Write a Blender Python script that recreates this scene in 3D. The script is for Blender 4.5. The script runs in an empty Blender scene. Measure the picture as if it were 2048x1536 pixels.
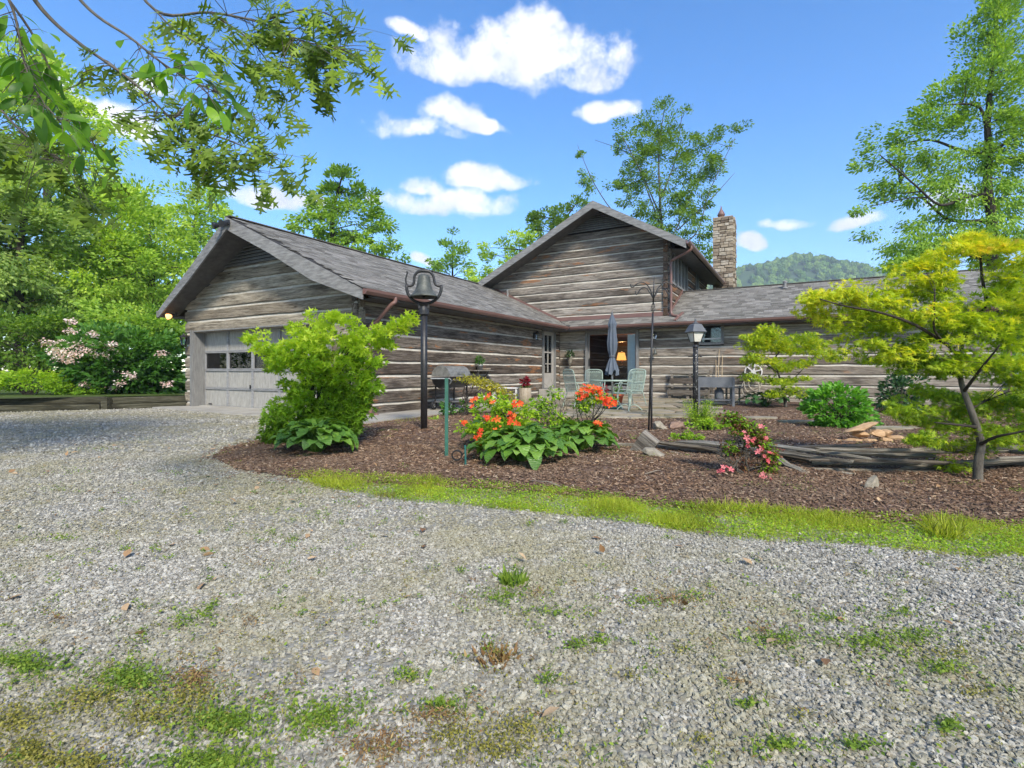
import bpy, math, random
import numpy as np
from mathutils import Vector, Matrix, Euler
R_ = math.radians
rng = np.random.default_rng(7)
rnd = random.Random(11)
S = bpy.context.scene
COL = S.collection

# ------------------------------------------------------------------ camera
FPX, CX, HY, CAMH = 1011.0, 1024.0, 742.0, 1.05      # focal length and horizon measured in the photograph
cam = bpy.data.cameras.new('camera'); cam_ob = bpy.data.objects.new('camera', cam); COL.objects.link(cam_ob)
cam_ob.location = (0, 0, CAMH); cam_ob.rotation_euler = (R_(90), 0, 0)
cam.sensor_width = 36; cam.lens = 36 * FPX / 2048; cam.shift_y = -(768 - HY) / 2048
cam.clip_start = 0.05; cam.clip_end = 8000
S.camera = cam_ob

# ------------------------------------------------------------------ sky with clouds, sun, exposure
SUN = Vector((0.24, -0.74, 0.63)).normalized()
SUN_EL = math.asin(SUN.z); SUN_AZ = math.atan2(SUN.x, SUN.y)
world = bpy.data.worlds.new('World'); S.world = world; world.use_nodes = True
wn, wl = world.node_tree.nodes, world.node_tree.links
wn.clear()

def wnode(t, **kw):
    n = wn.new(t)
    for k, v in kw.items(): setattr(n, k, v)
    return n
def wmath(op, a, b=None, c=None, clamp=False):
    n = wn.new('ShaderNodeMath'); n.operation = op; n.use_clamp = clamp
    for i, v in enumerate((a, b, c)):
        if v is None: continue
        if isinstance(v, (int, float)): n.inputs[i].default_value = v
        else: wl.new(v, n.inputs[i])
    return n.outputs[0]
sky = wnode('ShaderNodeTexSky', sky_type='NISHITA', sun_disc=False)
sky.sun_elevation = SUN_EL; sky.sun_rotation = SUN_AZ
sky.air_density = 1.0; sky.dust_density = 0.05; sky.ozone_density = 2.5; sky.altitude = 600
tc = wnode('ShaderNodeTexCoord')
nrm = wnode('ShaderNodeVectorMath', operation='NORMALIZE'); wl.new(tc.outputs['Generated'], nrm.inputs[0])
def wnoise(scale, detail, rough=0.55):
    n = wnode('ShaderNodeTexNoise'); n.inputs['Scale'].default_value = scale
    n.inputs['Detail'].default_value = detail; n.inputs['Roughness'].default_value = rough
    wl.new(nrm.outputs[0], n.inputs['Vector']); return n
warp = wnoise(9.0, 2.0)
wsub = wnode('ShaderNodeVectorMath', operation='SUBTRACT'); wl.new(warp.outputs['Color'], wsub.inputs[0]); wsub.inputs[1].default_value = (.5, .5, .5)
wsc = wnode('ShaderNodeVectorMath', operation='SCALE'); wl.new(wsub.outputs[0], wsc.inputs[0]); wsc.inputs['Scale'].default_value = 0.06
wad = wnode('ShaderNodeVectorMath', operation='ADD'); wl.new(nrm.outputs[0], wad.inputs[0]); wl.new(wsc.outputs[0], wad.inputs[1])
# fair-weather cumulus: heading and height of each cloud as seen from the drive, half width, half height (degrees-like units)
CLOUDS = [(1040, 125, 225, 85), (1150, 150, 110, 62), (930, 140, 120, 58), (1040, 70, 110, 50), (815, 62, 44, 26),
          (830, 268, 110, 40), (905, 240, 70, 48), (965, 262, 60, 24), (1212, 226, 74, 34), (905, 408, 140, 42), (960, 362, 92, 30),
          (845, 372, 48, 26), (520, 402, 105, 36), (610, 410, 60, 26), (245, 250, 75, 55), (160, 225, 70, 40), (300, 165, 45, 28),
          (1492, 494, 32, 20), (1702, 450, 56, 24), (1575, 450, 62, 22), (842, 520, 30, 16), (1900, 400, 60, 40),
          (740, 395, 20, 18), (100, 180, 50, 60)]
# heading and height above the horizon of the (slightly rippled) view direction
sp_ = wnode('ShaderNodeSeparateXYZ'); wl.new(wad.outputs[0], sp_.inputs[0])
AZ = wmath('ARCTAN2', sp_.outputs['X'], sp_.outputs['Y']); EL = wmath('ARCSINE', sp_.outputs['Z'])
acc = None
for (px, py, hw, hh) in CLOUDS:
    c = Vector(((px - CX) / FPX, 1, (HY - py) / FPX)); L = c.length; ce = math.hypot(c.x, c.y)
    az = math.atan2(c.x, c.y); el = math.atan2(c.z, ce)
    w = hw / FPX / (1 + c.x * c.x) * 1.02; h = hh / FPX * ce / (L * L) * 1.02
    x = wmath('MULTIPLY_ADD', AZ, 1 / w, -az / w); y = wmath('MULTIPLY_ADD', EL, 1 / h, -el / h)
    y = wmath('MAXIMUM', y, wmath('MULTIPLY', y, -1.75))
    q = wmath('MULTIPLY_ADD', x, x, wmath('MULTIPLY', y, y))
    acc = q if acc is None else wmath('MINIMUM', acc, q)
acc = wmath('SUBTRACT', 1.0, acc)
# unseen cloud round the rest of the sky, thickened to whiten the ambient light
sep = wnode('ShaderNodeSeparateXYZ'); wl.new(nrm.outputs[0], sep.inputs[0])
far = wnoise(2.6, 2.0)
rest = wmath('MULTIPLY', wmath('SUBTRACT', far.outputs['Fac'], 0.47), 6.0)
rest = wmath('SUBTRACT', rest, wmath('MULTIPLY', wmath('ADD', sep.outputs['Y'], 0.05, clamp=True), 14.0))
acc = wmath('MAXIMUM', wmath('MAXIMUM', acc, rest), -1.5)
fb = wnoise(15.0, 7.0, 0.64)
dens = wmath('ADD', acc, wmath('MULTIPLY', wmath('SUBTRACT', fb.outputs['Fac'], 0.50), 3.2))
mr = wnode('ShaderNodeMapRange', interpolation_type='SMOOTHSTEP'); wl.new(dens, mr.inputs[0])
mr.inputs[1].default_value = -0.10; mr.inputs[2].default_value = 0.95
sh = wnoise(13.0, 4.0)
shr = wnode('ShaderNodeMapRange'); wl.new(sh.outputs['Fac'], shr.inputs[0]); shr.inputs[1].default_value = .3; shr.inputs[2].default_value = .62
cc = wnode('ShaderNodeMix', data_type='RGBA'); wl.new(shr.outputs[0], cc.inputs[0])
SKY_STR = 0.14
cc.inputs[6].default_value = (2.9, 3.1, 3.7, 1); cc.inputs[7].default_value = (4.7, 4.7, 4.8, 1)
hs = wnode('ShaderNodeHueSaturation'); hs.inputs['Hue'].default_value = .504; hs.inputs['Saturation'].default_value = 1.30; hs.inputs['Value'].default_value = 1.0
wl.new(sky.outputs[0], hs.inputs['Color'])
mx = wnode('ShaderNodeMix', data_type='RGBA'); wl.new(mr.outputs[0], mx.inputs[0]); wl.new(hs.outputs[0], mx.inputs[6]); wl.new(cc.outputs[2], mx.inputs[7])
bg = wnode('ShaderNodeBackground'); wl.new(mx.outputs[2], bg.inputs[0]); bg.inputs[1].default_value = SKY_STR
wo = wnode('ShaderNodeOutputWorld'); wl.new(bg.outputs[0], wo.inputs[0])
world.cycles.sampling_method = 'MANUAL'; world.cycles.sample_map_resolution = 512

sl = bpy.data.lights.new('sun', 'SUN'); sl.energy = 2.9; sl.angle = R_(9.0); sl.color = (1.0, 0.92, 0.79)
so = bpy.data.objects.new('sun', sl); COL.objects.link(so); so.location = SUN * 60
so.rotation_euler = SUN.to_track_quat('Z', 'Y').to_euler()
S.view_settings.view_transform = 'Standard'; S.view_settings.look = 'None'
S.view_settings.exposure = 1.12; S.view_settings.gamma = 1.0; S.view_settings.use_curve_mapping = False
S.cycles.max_bounces = 6; S.cycles.transparent_max_bounces = 8; S.cycles.volume_bounces = 0
S.cycles.diffuse_bounces = 3; S.cycles.glossy_bounces = 3; S.cycles.transmission_bounces = 4
S.cycles.use_adaptive_sampling = True; S.cycles.adaptive_threshold = 0.02
S.cycles.use_denoising = True

# ------------------------------------------------------------------ measuring helpers (photograph pixel -> place in the world)
def G(px, py, z=0.0):
    Y = (CAMH - z) * FPX / (py - HY); return Vector(((px - CX) / FPX * Y, Y, z))
def P(px, py, Y): return Vector(((px - CX) / FPX * Y, Y, CAMH + (HY - py) / FPX * Y))

# ------------------------------------------------------------------ mesh helpers
def link(o, parent=None):
    COL.objects.link(o)
    if parent is not None: o.parent = parent
    return o
def mk(name, V, F, mat, parent=None, smooth=False, attr=None):
    me = bpy.data.meshes.new(name); me.from_pydata([tuple(v) for v in V], [], [tuple(f) for f in F])
    if smooth: me.polygons.foreach_set('use_smooth', [True] * len(me.polygons))
    if mat: me.materials.append(mat)
    if attr is not None: setattr_(me, attr)
    me.update()
    return link(bpy.data.objects.new(name, me), parent)
def setattr_(me, vals, name='rnd'):
    a = me.attributes.new(name, 'FLOAT', 'POINT'); a.data.foreach_set('value', np.asarray(vals, dtype=np.float32))
def mk_np(name, V, T, mat, parent=None, attr=None, smooth=False):
    V = np.asarray(V, dtype=np.float32); T = np.asarray(T, dtype=np.int32); k = T.shape[1]
    me = bpy.data.meshes.new(name); me.vertices.add(len(V)); me.vertices.foreach_set('co', V.ravel())
    me.loops.add(T.size); me.loops.foreach_set('vertex_index', T.ravel())
    me.polygons.add(len(T)); me.polygons.foreach_set('loop_start', np.arange(0, T.size, k, dtype=np.int32))
    if smooth: me.polygons.foreach_set('use_smooth', np.ones(len(T), dtype=bool))
    me.update(calc_edges=True)
    if mat: me.materials.append(mat)
    if attr is not None: setattr_(me, attr)
    return link(bpy.data.objects.new(name, me), parent)
def tag(o, label=None, cat=None, group=None, kind=None):
    if label: o['label'] = label
    if cat: o['category'] = cat
    if group: o['group'] = group
    if kind: o['kind'] = kind
    return o
def empty(name, loc=(0, 0, 0), rz=0.0, label=None, cat=None, group=None):
    o = bpy.data.objects.new(name, None); COL.objects.link(o); o.location = loc; o.rotation_euler = (0, 0, rz)
    o.empty_display_size = .2
    return tag(o, label, cat, group)
def copy_tree(o, parent=None):
    c = o.copy(); COL.objects.link(c); c.parent = parent
    for ch in o.children: copy_tree(ch, c)
    return c

class MB:
    """collects shapes that belong to ONE part"""
    def __init__(s): s.V = []; s.F = []
    def add(s, V, F):
        n = len(s.V); s.V += [Vector(v) for v in V]; s.F += [tuple(i + n for i in f) for f in F]; return s
    def box(s, c, d, rot=None, bev=0.0):
        hx, hy, hz = d[0] / 2, d[1] / 2, d[2] / 2; c = Vector(c)
        if bev <= 0:
            V = [Vector((x, y, z)) for x in (-hx, hx) for y in (-hy, hy) for z in (-hz, hz)]
            F = [(0, 1, 3, 2), (4, 6, 7, 5), (0, 4, 5, 1), (2, 3, 7, 6), (0, 2, 6, 4), (1, 5, 7, 3)]
        else:
            b = min(bev, hx * .9, hy * .9, hz * .9); V = []; F = []
            def ring(z, ins):
                X, Y = hx - ins, hy - ins
                return [(-X, -Y + (b if ins == 0 else 0) * 0, z), (X, -Y, z), (X, Y, z), (-X, Y, z)]
            for z, ins in ((-hz, b), (-hz + b, 0), (hz - b, 0), (hz, b)): V += [Vector(v) for v in ring(z, ins)]
            F = [(3, 2, 1, 0), (12, 13, 14, 15)]
            for k in range(3):
                for i in range(4): F.append((k * 4 + i, k * 4 + (i + 1) % 4, k * 4 + 4 + (i + 1) % 4, k * 4 + 4 + i))
        if rot is not None: V = [rot @ v for v in V]
        return s.add([c + v for v in V], F)
    def bar(s, a, b, w, h, up=(0, 0, 1), bev=0.0):
        a, b = Vector(a), Vector(b); d = b - a; L = d.length; x = d / L; u = Vector(up)
        y = u.cross(x)
        if y.length < 1e-5: y = Vector((1, 0, 0)).cross(x)
        y.normalize(); z = x.cross(y)
        return s.box((a + b) / 2, (L, w, h), Matrix((x, y, z)).transposed(), bev)
    def tube(s, pts, rad, n=8, cap=True):
        pts = [Vector(p) for p in pts]
        if isinstance(rad, (int, float)): rad = [rad] * len(pts)
        V = []; F = []; prev = None
        for i, p in enumerate(pts):
            t = (pts[min(i + 1, len(pts) - 1)] - pts[max(i - 1, 0)])
            if t.length < 1e-9: t = Vector((0, 0, 1))
            t.normalize()
            if prev is None:
                x = t.orthogonal().normalized()
            else:
                x = prev - t * prev.dot(t)
                if x.length < 1e-6: x = t.orthogonal()
                x.normalize()
            prev = x; y = t.cross(x)
            for k in range(n):
                a = 2 * math.pi * k / n; V.append(p + (x * math.cos(a) + y * math.sin(a)) * rad[i])
        for i in range(len(pts) - 1):
            for k in range(n): F.append((i * n + k, i * n + (k + 1) % n, (i + 1) * n + (k + 1) % n, (i + 1) * n + k))
        if cap: F.append(tuple(range(n - 1, -1, -1))); F.append(tuple((len(pts) - 1) * n + k for k in range(n)))
        return s.add(V, F)
    def lathe(s, prof, c=(0, 0, 0), n=20, cap=True):
        c = Vector(c); V = []; F = []
        for r, z in prof:
            for k in range(n):
                a = 2 * math.pi * k / n; V.append(c + Vector((r * math.cos(a), r * math.sin(a), z)))
        for i in range(len(prof) - 1):
            for k in range(n): F.append((i * n + k, i * n + (k + 1) % n, (i + 1) * n + (k + 1) % n, (i + 1) * n + k))
        if cap: F.append(tuple(range(n - 1, -1, -1))); F.append(tuple((len(prof) - 1) * n + k for k in range(n)))
        return s.add(V, F)
    def prism(s, poly, ext):
        poly = [Vector(p) for p in poly]; e = Vector(ext); n = len(poly)
        V = poly + [p + e for p in poly]
        F = [tuple(range(n - 1, -1, -1)), tuple(range(n, 2 * n))] + [(i, (i + 1) % n, n + (i + 1) % n, n + i) for i in range(n)]
        return s.add(V, F)
    def build(s, name, mat, parent=None, smooth=False):
        return mk(name, s.V, s.F, mat, parent, smooth)
def smooth_path(pts, n=6):
    pts = [Vector(p) for p in pts]; out = []
    for i in range(len(pts) - 1):
        p0, p1, p2, p3 = pts[max(i - 1, 0)], pts[i], pts[i + 1], pts[min(i + 2, len(pts) - 1)]
        for k in range(n):
            t = k / n
            out.append(.5 * ((2 * p1) + (p2 - p0) * t + (2 * p0 - 5 * p1 + 4 * p2 - p3) * t * t + (3 * p1 - p0 - 3 * p2 + p3) * t ** 3))
    out.append(pts[-1]); return out

# ------------------------------------------------------------------ materials
class NT:
    def __init__(s, name):
        s.m = bpy.data.materials.new(name); s.m.use_nodes = True; s.n = s.m.node_tree.nodes; s.l = s.m.node_tree.links
        s.b = s.n['Principled BSDF']; s.o = s.n['Material Output']
    def node(s, t, ins=None, **kw):
        n = s.n.new(t)
        for k, v in kw.items(): setattr(n, k, v)
        for k, v in (ins or {}).items(): s.put(n.inputs[k], v)
        return n
    def put(s, sock, v):
        if hasattr(v, 'is_output') or isinstance(v, bpy.types.NodeSocket): s.l.new(v, sock)
        else: sock.default_value = v
    def coord(s, kind='Object', scale=(1, 1, 1), loc=(0, 0, 0), rnd_off=False):
        c = s.node('ShaderNodeTexCoord').outputs[kind]
        if rnd_off:
            oi = s.node('ShaderNodeObjectInfo')
            mu = s.node('ShaderNodeMath', {0: oi.outputs['Random'], 1: 37.0}, operation='MULTIPLY')
            c = s.node('ShaderNodeVectorMath', {0: c, 1: mu.outputs[0]}, operation='ADD').outputs[0]
        return s.node('ShaderNodeMapping', {'Vector': c, 'Scale': scale, 'Location': loc}).outputs[0]
    def noise(s, vec, scale, detail=4, rough=.55, dist=0.0):
        return s.node('ShaderNodeTexNoise', {'Vector': vec, 'Scale': scale, 'Detail': detail, 'Roughness': rough, 'Distortion': dist}).outputs['Fac']
    def ramp(s, fac, stops, interp='LINEAR'):
        r = s.node('ShaderNodeValToRGB', {'Fac': fac}); cr = r.color_ramp; cr.interpolation = interp
        while len(cr.elements) < len(stops): cr.elements.new(.5)
        for e, (p, c) in zip(cr.elements, stops):
            e.position = p; e.color = c if len(c) == 4 else (*c, 1)
        return r.outputs['Color']
    def mix(s, fac, a, b, mode='MIX'):
        m = s.node('ShaderNodeMix', data_type='RGBA', blend_type=mode)
        s.put(m.inputs[0], fac)
        s.put(m.inputs[6], a if not isinstance(a, tuple) or len(a) == 4 else (*a, 1))
        s.put(m.inputs[7], b if not isinstance(b, tuple) or len(b) == 4 else (*b, 1))
        return m.outputs[2]
    def math(s, op, a, b=0.0, clamp=False):
        n = s.node('ShaderNodeMath', {0: a, 1: b}, operation=op); n.use_clamp = clamp; return n.outputs[0]
    def step(s, v, lo, hi):
        return s.node('ShaderNodeMapRange', {0: v, 1: lo, 2: hi}, interpolation_type='SMOOTHSTEP').outputs[0]
    def bump(s, h, strength=.4, dist=.02):
        s.put(s.b.inputs['Normal'], s.node('ShaderNodeBump', {'Height': h, 'Strength': strength, 'Distance': dist}).outputs[0])
    def base(s, c, rough=.8, metal=0.0, spec=.3):
        s.put(s.b.inputs['Base Color'], c if not isinstance(c, tuple) or len(c) == 4 else (*c, 1))
        s.put(s.b.inputs['Roughness'], rough); s.put(s.b.inputs['Metallic'], metal); s.put(s.b.inputs['Specular IOR Level'], spec)
        return s.m
    def attr(s, name='rnd'): return s.node('ShaderNodeAttribute', attribute_name=name).outputs['Fac']
    def orand(s): return s.node('ShaderNodeObjectInfo').outputs['Random']

def m_plain(name, c1, c2, scale=8.0, rough=.7, bump=.15, metal=0.0, spec=.3, stretch=(1, 1, 1), fine=60):
    t = NT(name); v = t.coord('Object', stretch)
    n1 = t.noise(v, scale, 6, .6); n2 = t.noise(v, fine, 3)
    col = t.ramp(t.math('ADD', t.math('MULTIPLY', n1, .7), t.math('MULTIPLY', n2, .3)), [(.32, c1), (.66, c2)])
    t.base(col, rough, metal, spec); t.bump(t.math('ADD', n2, n1), bump, .01); return t.m

def m_log(name, axis, cd, cm, cl, orange=.5, o_lo=.60, wet=1.0):
    t = NT(name)
    sa = [11, 11, 11]; sa[axis] = .55
    sb = [2.2, 2.2, 2.2]; sb[axis] = .5
    sc_ = [3.2, 3.2, 3.2]; sc_[axis] = .7
    v = t.coord('Object', tuple(sa), rnd_off=True); g = t.noise(v, 2.2, 8, .68, .4)
    fine = t.noise(v, 9.0, 4, .6)
    vb = t.coord('Object', tuple(sb), rnd_off=True); big = t.noise(vb, 1.6, 5, .6)
    f = t.math('ADD', t.math('MULTIPLY', g, .62), t.math('MULTIPLY', fine, .38))
    col = t.ramp(f, [(.36, cd), (.49, cm), (.63, cl)])
    tint = t.ramp(t.orand(), [(0, (.55, .50, .47)), (.35, (.88, .85, .81)), (.7, (1.05, 1.03, 1.0)), (1, (1.35, 1.33, 1.29))])
    col = t.mix(1.0, col, tint, 'MULTIPLY')
    # dark weather staining along the log
    st = t.step(big, .48, .70); col = t.mix(t.math('MULTIPLY', st, .7), col, (cd[0] * .75, cd[1] * .7, cd[2] * .68))
    # patches where the grey surface has flaked away to fresh wood
    vo = t.coord('Object', tuple(sc_), (3.1, 7.7, 1.3), rnd_off=True); on = t.noise(vo, 1.1, 7, .66)
    om = t.math('MULTIPLY', t.step(on, o_lo, o_lo + .05), t.step(fine, .38, .52))
    oc = t.ramp(g, [(.3, (.20, .075, .028)), (.55, (.36, .16, .06)), (.75, (.46, .26, .13))])
    col = t.mix(t.math('MULTIPLY', om, orange), col, oc)
    # knots and cracks
    vk = [7, 7, 7]; vk[axis] = 2.2
    vo2 = t.node('ShaderNodeTexVoronoi', {'Vector': t.coord('Object', tuple(vk), rnd_off=True), 'Scale': .5}).outputs['Distance']
    col = t.mix(t.math('MULTIPLY', t.step(vo2, .10, .03), .85), col, (.03, .02, .015))
    t.base(col, .88, 0, .15)
    adze = t.noise(t.coord('Object', tuple(3.0 if i == axis else 9.0 for i in range(3)), rnd_off=True), 2.5, 3)
    t.bump(t.math('ADD', f, t.math('MULTIPLY', adze, .6)), .75, .03); return t.m

def m_leaf(name, stops, trans=.35, rough=.55, spec=.3, obj=False, vein=False, gain=1.30):
    t = NT(name)
    fac = t.attr('rnd') if not obj else t.orand()
    nz = t.noise(t.coord('Object', (1, 1, 1)), 2.3, 3)
    f2 = t.math('ADD', t.math('MULTIPLY', fac, .8), t.math('MULTIPLY', t.math('SUBTRACT', nz, .4), .55), clamp=True)
    col = t.ramp(f2, [(p_, tuple(min(.85, v_ * gain) for v_ in c_)) for p_, c_ in stops])
    if vein:
        w = t.node('ShaderNodeTexWave', {'Vector': t.coord('Generated', (1, 1, 0)), 'Scale': 3.2, 'Distortion': .6}, bands_direction='Y', wave_profile='SIN').outputs['Fac']
        t.bump(w, .5, .01)
        col = t.mix(t.math('MULTIPLY', w, .25), col, (.25, .40, .10))
    t.base(col, rough, 0, spec)
    tr = t.node('ShaderNodeBsdfTranslucent', {'Color': t.mix(1.0, col, (1.5, 1.45, .6), 'MULTIPLY')})
    ms = t.node('ShaderNodeMixShader', {0: trans, 1: t.b.outputs[0], 2: tr.outputs[0]})
    t.l.new(ms.outputs[0], t.o.inputs['Surface']); return t.m

M = {}
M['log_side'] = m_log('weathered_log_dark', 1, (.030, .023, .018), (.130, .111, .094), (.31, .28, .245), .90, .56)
M['log_front'] = m_log('weathered_log_bleached', 0, (.06, .050, .038), (.265, .237, .188), (.47, .43, .355), .30, .62)
M['log_main'] = m_log('weathered_log_grey', 0, (.05, .041, .033), (.22, .194, .164), (.42, .385, .335), .45, .60)
M['log_gable'] = m_log('weathered_log_gable', 0, (.045, .038, .032), (.215, .194, .172), (.43, .40, .36), .80, .585)
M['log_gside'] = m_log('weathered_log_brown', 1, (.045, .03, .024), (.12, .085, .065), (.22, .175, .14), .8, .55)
M['chink'] = m_plain('mortar_chinking', (.36, .335, .28), (.58, .55, .48), 5, .9, .3)
M['trim'] = m_plain('grey_painted_trim', (.13, .13, .128), (.24, .238, .23), 4, .75, .3, stretch=(6, 6, 1))
M['barge'] = m_plain('weathered_barge_board', (.10, .10, .10), (.30, .30, .295), 3, .8, .35, stretch=(1.2, 6, 6))
M['soffit'] = m_plain('grey_soffit_board', (.075, .072, .07), (.14, .135, .13), 6, .85, .2)
M['roofdeck'] = m_plain('roof_edge', (.025, .024, .024), (.05, .048, .047), 10, .9, .2)
M['gutter'] = m_plain('brown_gutter_metal', (.145, .075, .062), (.20, .115, .098), 2, .42, .03, .0, .5)
M['black'] = m_plain('black_painted_iron', (.008, .008, .009), (.03, .03, .032), 22, .42, .25, 0, .5)
M['glass'] = None
def m_shingle():
    t = NT('asphalt_shingle')
    f = t.math('FRACT', t.math('ADD', t.attr('rnd'), 0.0))
    col = t.ramp(f, [(0, (.125, .119, .110)), (.35, (.180, .172, .160)), (.7, (.220, .211, .197)), (1, (.275, .264, .247))])
    g = t.noise(t.coord('Object'), 260, 2); b = t.noise(t.coord('Object'), 1.1, 4)
    col = t.mix(.55, col, t.ramp(g, [(.3, (.5, .5, .5)), (.7, (1.4, 1.4, 1.4))]), 'MULTIPLY')
    col = t.mix(1.0, col, t.ramp(b, [(.3, (.90, .91, .88)), (.7, (1.07, 1.06, 1.04))]), 'MULTIPLY')
    t.base(col, .92, 0, .2); t.bump(g, .4, .004); return t.m
M['shingle'] = m_shingle()
def m_glass(name='window_glass', tint=(.9, .95, .95)):
    t = NT(name)
    gl = t.node('ShaderNodeBsdfGlossy', {'Color': (1, 1, 1, 1), 'Roughness': .02})
    tr = t.node('ShaderNodeBsdfTransparent', {'Color': (*tint, 1)})
    fr = t.node('ShaderNodeFresnel', {'IOR': 1.5})
    ms = t.node('ShaderNodeMixShader', {0: fr.outputs[0], 1: tr.outputs[0], 2: gl.outputs[0]})
    t.l.new(ms.outputs[0], t.o.inputs['Surface']); return t.m
M['glass'] = m_glass()
M['screen'] = m_glass('screened_glass', (.16, .16, .19))
M['dark'] = m_plain('dark_interior', (.012, .011, .010), (.03, .026, .022), 3, .9, .1)
M['white'] = m_plain('white_paint', (.55, .54, .52), (.72, .71, .69), 5, .6, .08)
M['door'] = m_plain('garage_door_paint', (.24, .235, .215), (.40, .385, .35), 5, .75, .25, stretch=(5, 5, 1))
M['doorframe'] = m_plain('garage_door_rail_paint', (.19, .195, .20), (.33, .33, .33), 5, .75, .25, stretch=(1, 5, 5))
M['taupe'] = m_plain('taupe_door_paint', (.30, .285, .26), (.38, .36, .33), 5, .6, .05)
M['concrete'] = m_plain('worn_concrete', (.25, .235, .205), (.42, .40, .355), 2.2, .9, .3)
M['soil'] = m_plain('soil', (.05, .04, .03), (.10, .085, .06), 5, .95, .4)
# ================================================================== the log house (local axes: x along the front, y away from the drive)
HX, HYo = -3.43, 11.29
RX, RY, AX, AY = .869, -.495, .495, .869
HROT = math.atan2(RY, RX)
def HW(r, a, z=0): return Vector((HX + RX * r + AX * a, HYo + RY * r + AY * a, z))
def r_at(px, a):
    k = (px - CX) / FPX; return (k * (HYo + AY * a) - HX - AX * a) / (RX - RY * k)
def a_at(px, r):
    k = (px - CX) / FPX; return (k * (HYo + RY * r) - HX - RX * r) / (AX - AY * k)
def z_at(py, r, a): return CAMH + (HY - py) / FPX * (HYo + RY * r + AY * a)

house = empty('log_house', (HX, HYo, 0), HROT, 'weathered grey log house with white chinking, garage wing and stone chimney', 'house')
COURSE, LOGH, CH0 = .333, .274, .205          # log spacing, log height, underside of the lowest chink
AW = 10.9                                      # the wall round the patio
ROOF_P = .488
def garage_roof_z(r): return 4.80 - ROOF_P * abs(r + 3.5)
def main_roof_z(a): return 2.80 + .484 * (a - 10.3)
APR, APZ = 1.75, 7.52
def gable_roof_z(r): return APZ - (.565 if r > APR else .508) * abs(r - APR)

def log_mesh(lo, hi, z0, z1, n_div, depth, mapper, seed, gap=0.0):
    """one hewn log; lo/hi give the end position at a height, mapper takes (along, out, z)"""
    q = random.Random(seed); h = z1 - z0; c = .022
    sec = [(-depth, z0), (-.016, z0), (0, z0 + c), (.004, z0 + h * .5), (0, z1 - c), (-.016, z1), (-depth, z1)]
    V = []; F = []; n = len(sec)
    wob = [(q.uniform(-.010, .010), q.uniform(-.010, .010), q.uniform(-.012, .008)) for _ in range(n_div + 1)]
    for i in range(n_div + 1):
        t = i / n_div; wb, wt, wo = wob[i]
        for k, (o, z) in enumerate(sec):
            zz = z + (wb if k in (1, 2) else wt if k in (4, 5) else 0)
            oo = o + (wo if 1 <= k <= 5 else 0)
            s = lo(z) + (hi(z) - lo(z)) * t
            V.append(mapper(s, oo, zz))
    for i in range(n_div):
        for k in range(n): F.append((i * n + k, i * n + (k + 1) % n, (i + 1) * n + (k + 1) % n, (i + 1) * n + k))
    F.append(tuple(range(n - 1, -1, -1))); F.append(tuple(n_div * n + k for k in range(n)))
    return V, F

def log_wall(label, mapper, lo, hi, z_from, z_to, mat, openings=(), zoff=0.0, depth=.16, ext=(0, 0), flip=False):
    """a wall of hewn logs: the mortar is the wall, every log is a piece of it"""
    mort = MB(); logs = []
    k0 = int(math.floor((z_from - CH0) / COURSE)) - 1
    for k in range(k0, 40):
        zc = CH0 + zoff + k * COURSE            # chink underside
        zl0, zl1 = zc + (COURSE - LOGH), zc + COURSE
        if zl0 >= z_to: break
        for kind, za, zb in (('c', zc - .012, zl0 + .012), ('l', zl0, zl1)):
            za, zb = max(za, z_from), min(zb, z_to)
            if zb - za < .03: continue
            zm = (za + zb) / 2
            if hi(zm) - lo(zm) < .15: continue
            cuts = sorted((o[0], o[1]) for o in openings if o[2] < zm < o[3])
            segs = []; cur = None
            for c0, c1 in cuts:
                segs.append((cur, c0)); cur = c1
            segs.append((cur, None))
            for s0, s1 in segs:
                e0, e1 = (ext if kind == 'l' else (0, 0))
                fl = (lambda z, v=s0, e=e0: lo(z) - e) if s0 is None else (lambda z, v=s0: v)
                fh = (lambda z, v=s1, e=e1: hi(z) + e) if s1 is None else (lambda z, v=s1: v)
                if fh(zm) - fl(zm) < .06: continue
                if kind == 'l':
                    nd = max(2, int((fh(zm) - fl(zm)) / .45)); logs.append(log_mesh(fl, fh, za, zb, nd, depth, mapper, sum(map(ord, label)) * 31 + k * 101 + int(abs(fl(zm)) * 100)))
                else:
                    # mortar slopes outwards to its lower edge
                    q = [(fl(za), -depth + .02, za), (fl(za), -.020, za), (fl(zb), -.045, zb), (fl(zb), -depth + .02, zb)]
                    p = [(fh(za), -depth + .02, za), (fh(za), -.020, za), (fh(zb), -.045, zb), (fh(zb), -depth + .02, zb)]
                    V = [mapper(*v) for v in q + p]
                    mort.add(V, [(3, 2, 1, 0), (4, 5, 6, 7), (0, 1, 5, 4), (1, 2, 6, 5), (2, 3, 7, 6), (3, 0, 4, 7)])
    w = mort.build('log_wall', M['chink'], house); w['label'] = label
    for V, F in logs: mk('log', V, F, mat, w)
    return w

mp_front = lambda a0: (lambda s, o, z: Vector((s, a0 - o, z)))        # faces the drive
mp_side = lambda r0: (lambda s, o, z: Vector((r0 + o, s, z)))         # faces the patio
# --- garage front with its gable
DO_L, DO_R, DO_T = -6.62, -.92, 2.20
log_wall('bleached log wall round the garage door', mp_front(0), lambda z: max(-7.0, -3.5 - (4.62 - z) / ROOF_P), lambda z: min(0.0, -3.5 + (4.62 - z) / ROOF_P),
         0.02, 3.86, M['log_front'], [(DO_L, DO_R, 0, DO_T)], zoff=-.10, ext=(.05, .05))
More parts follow.
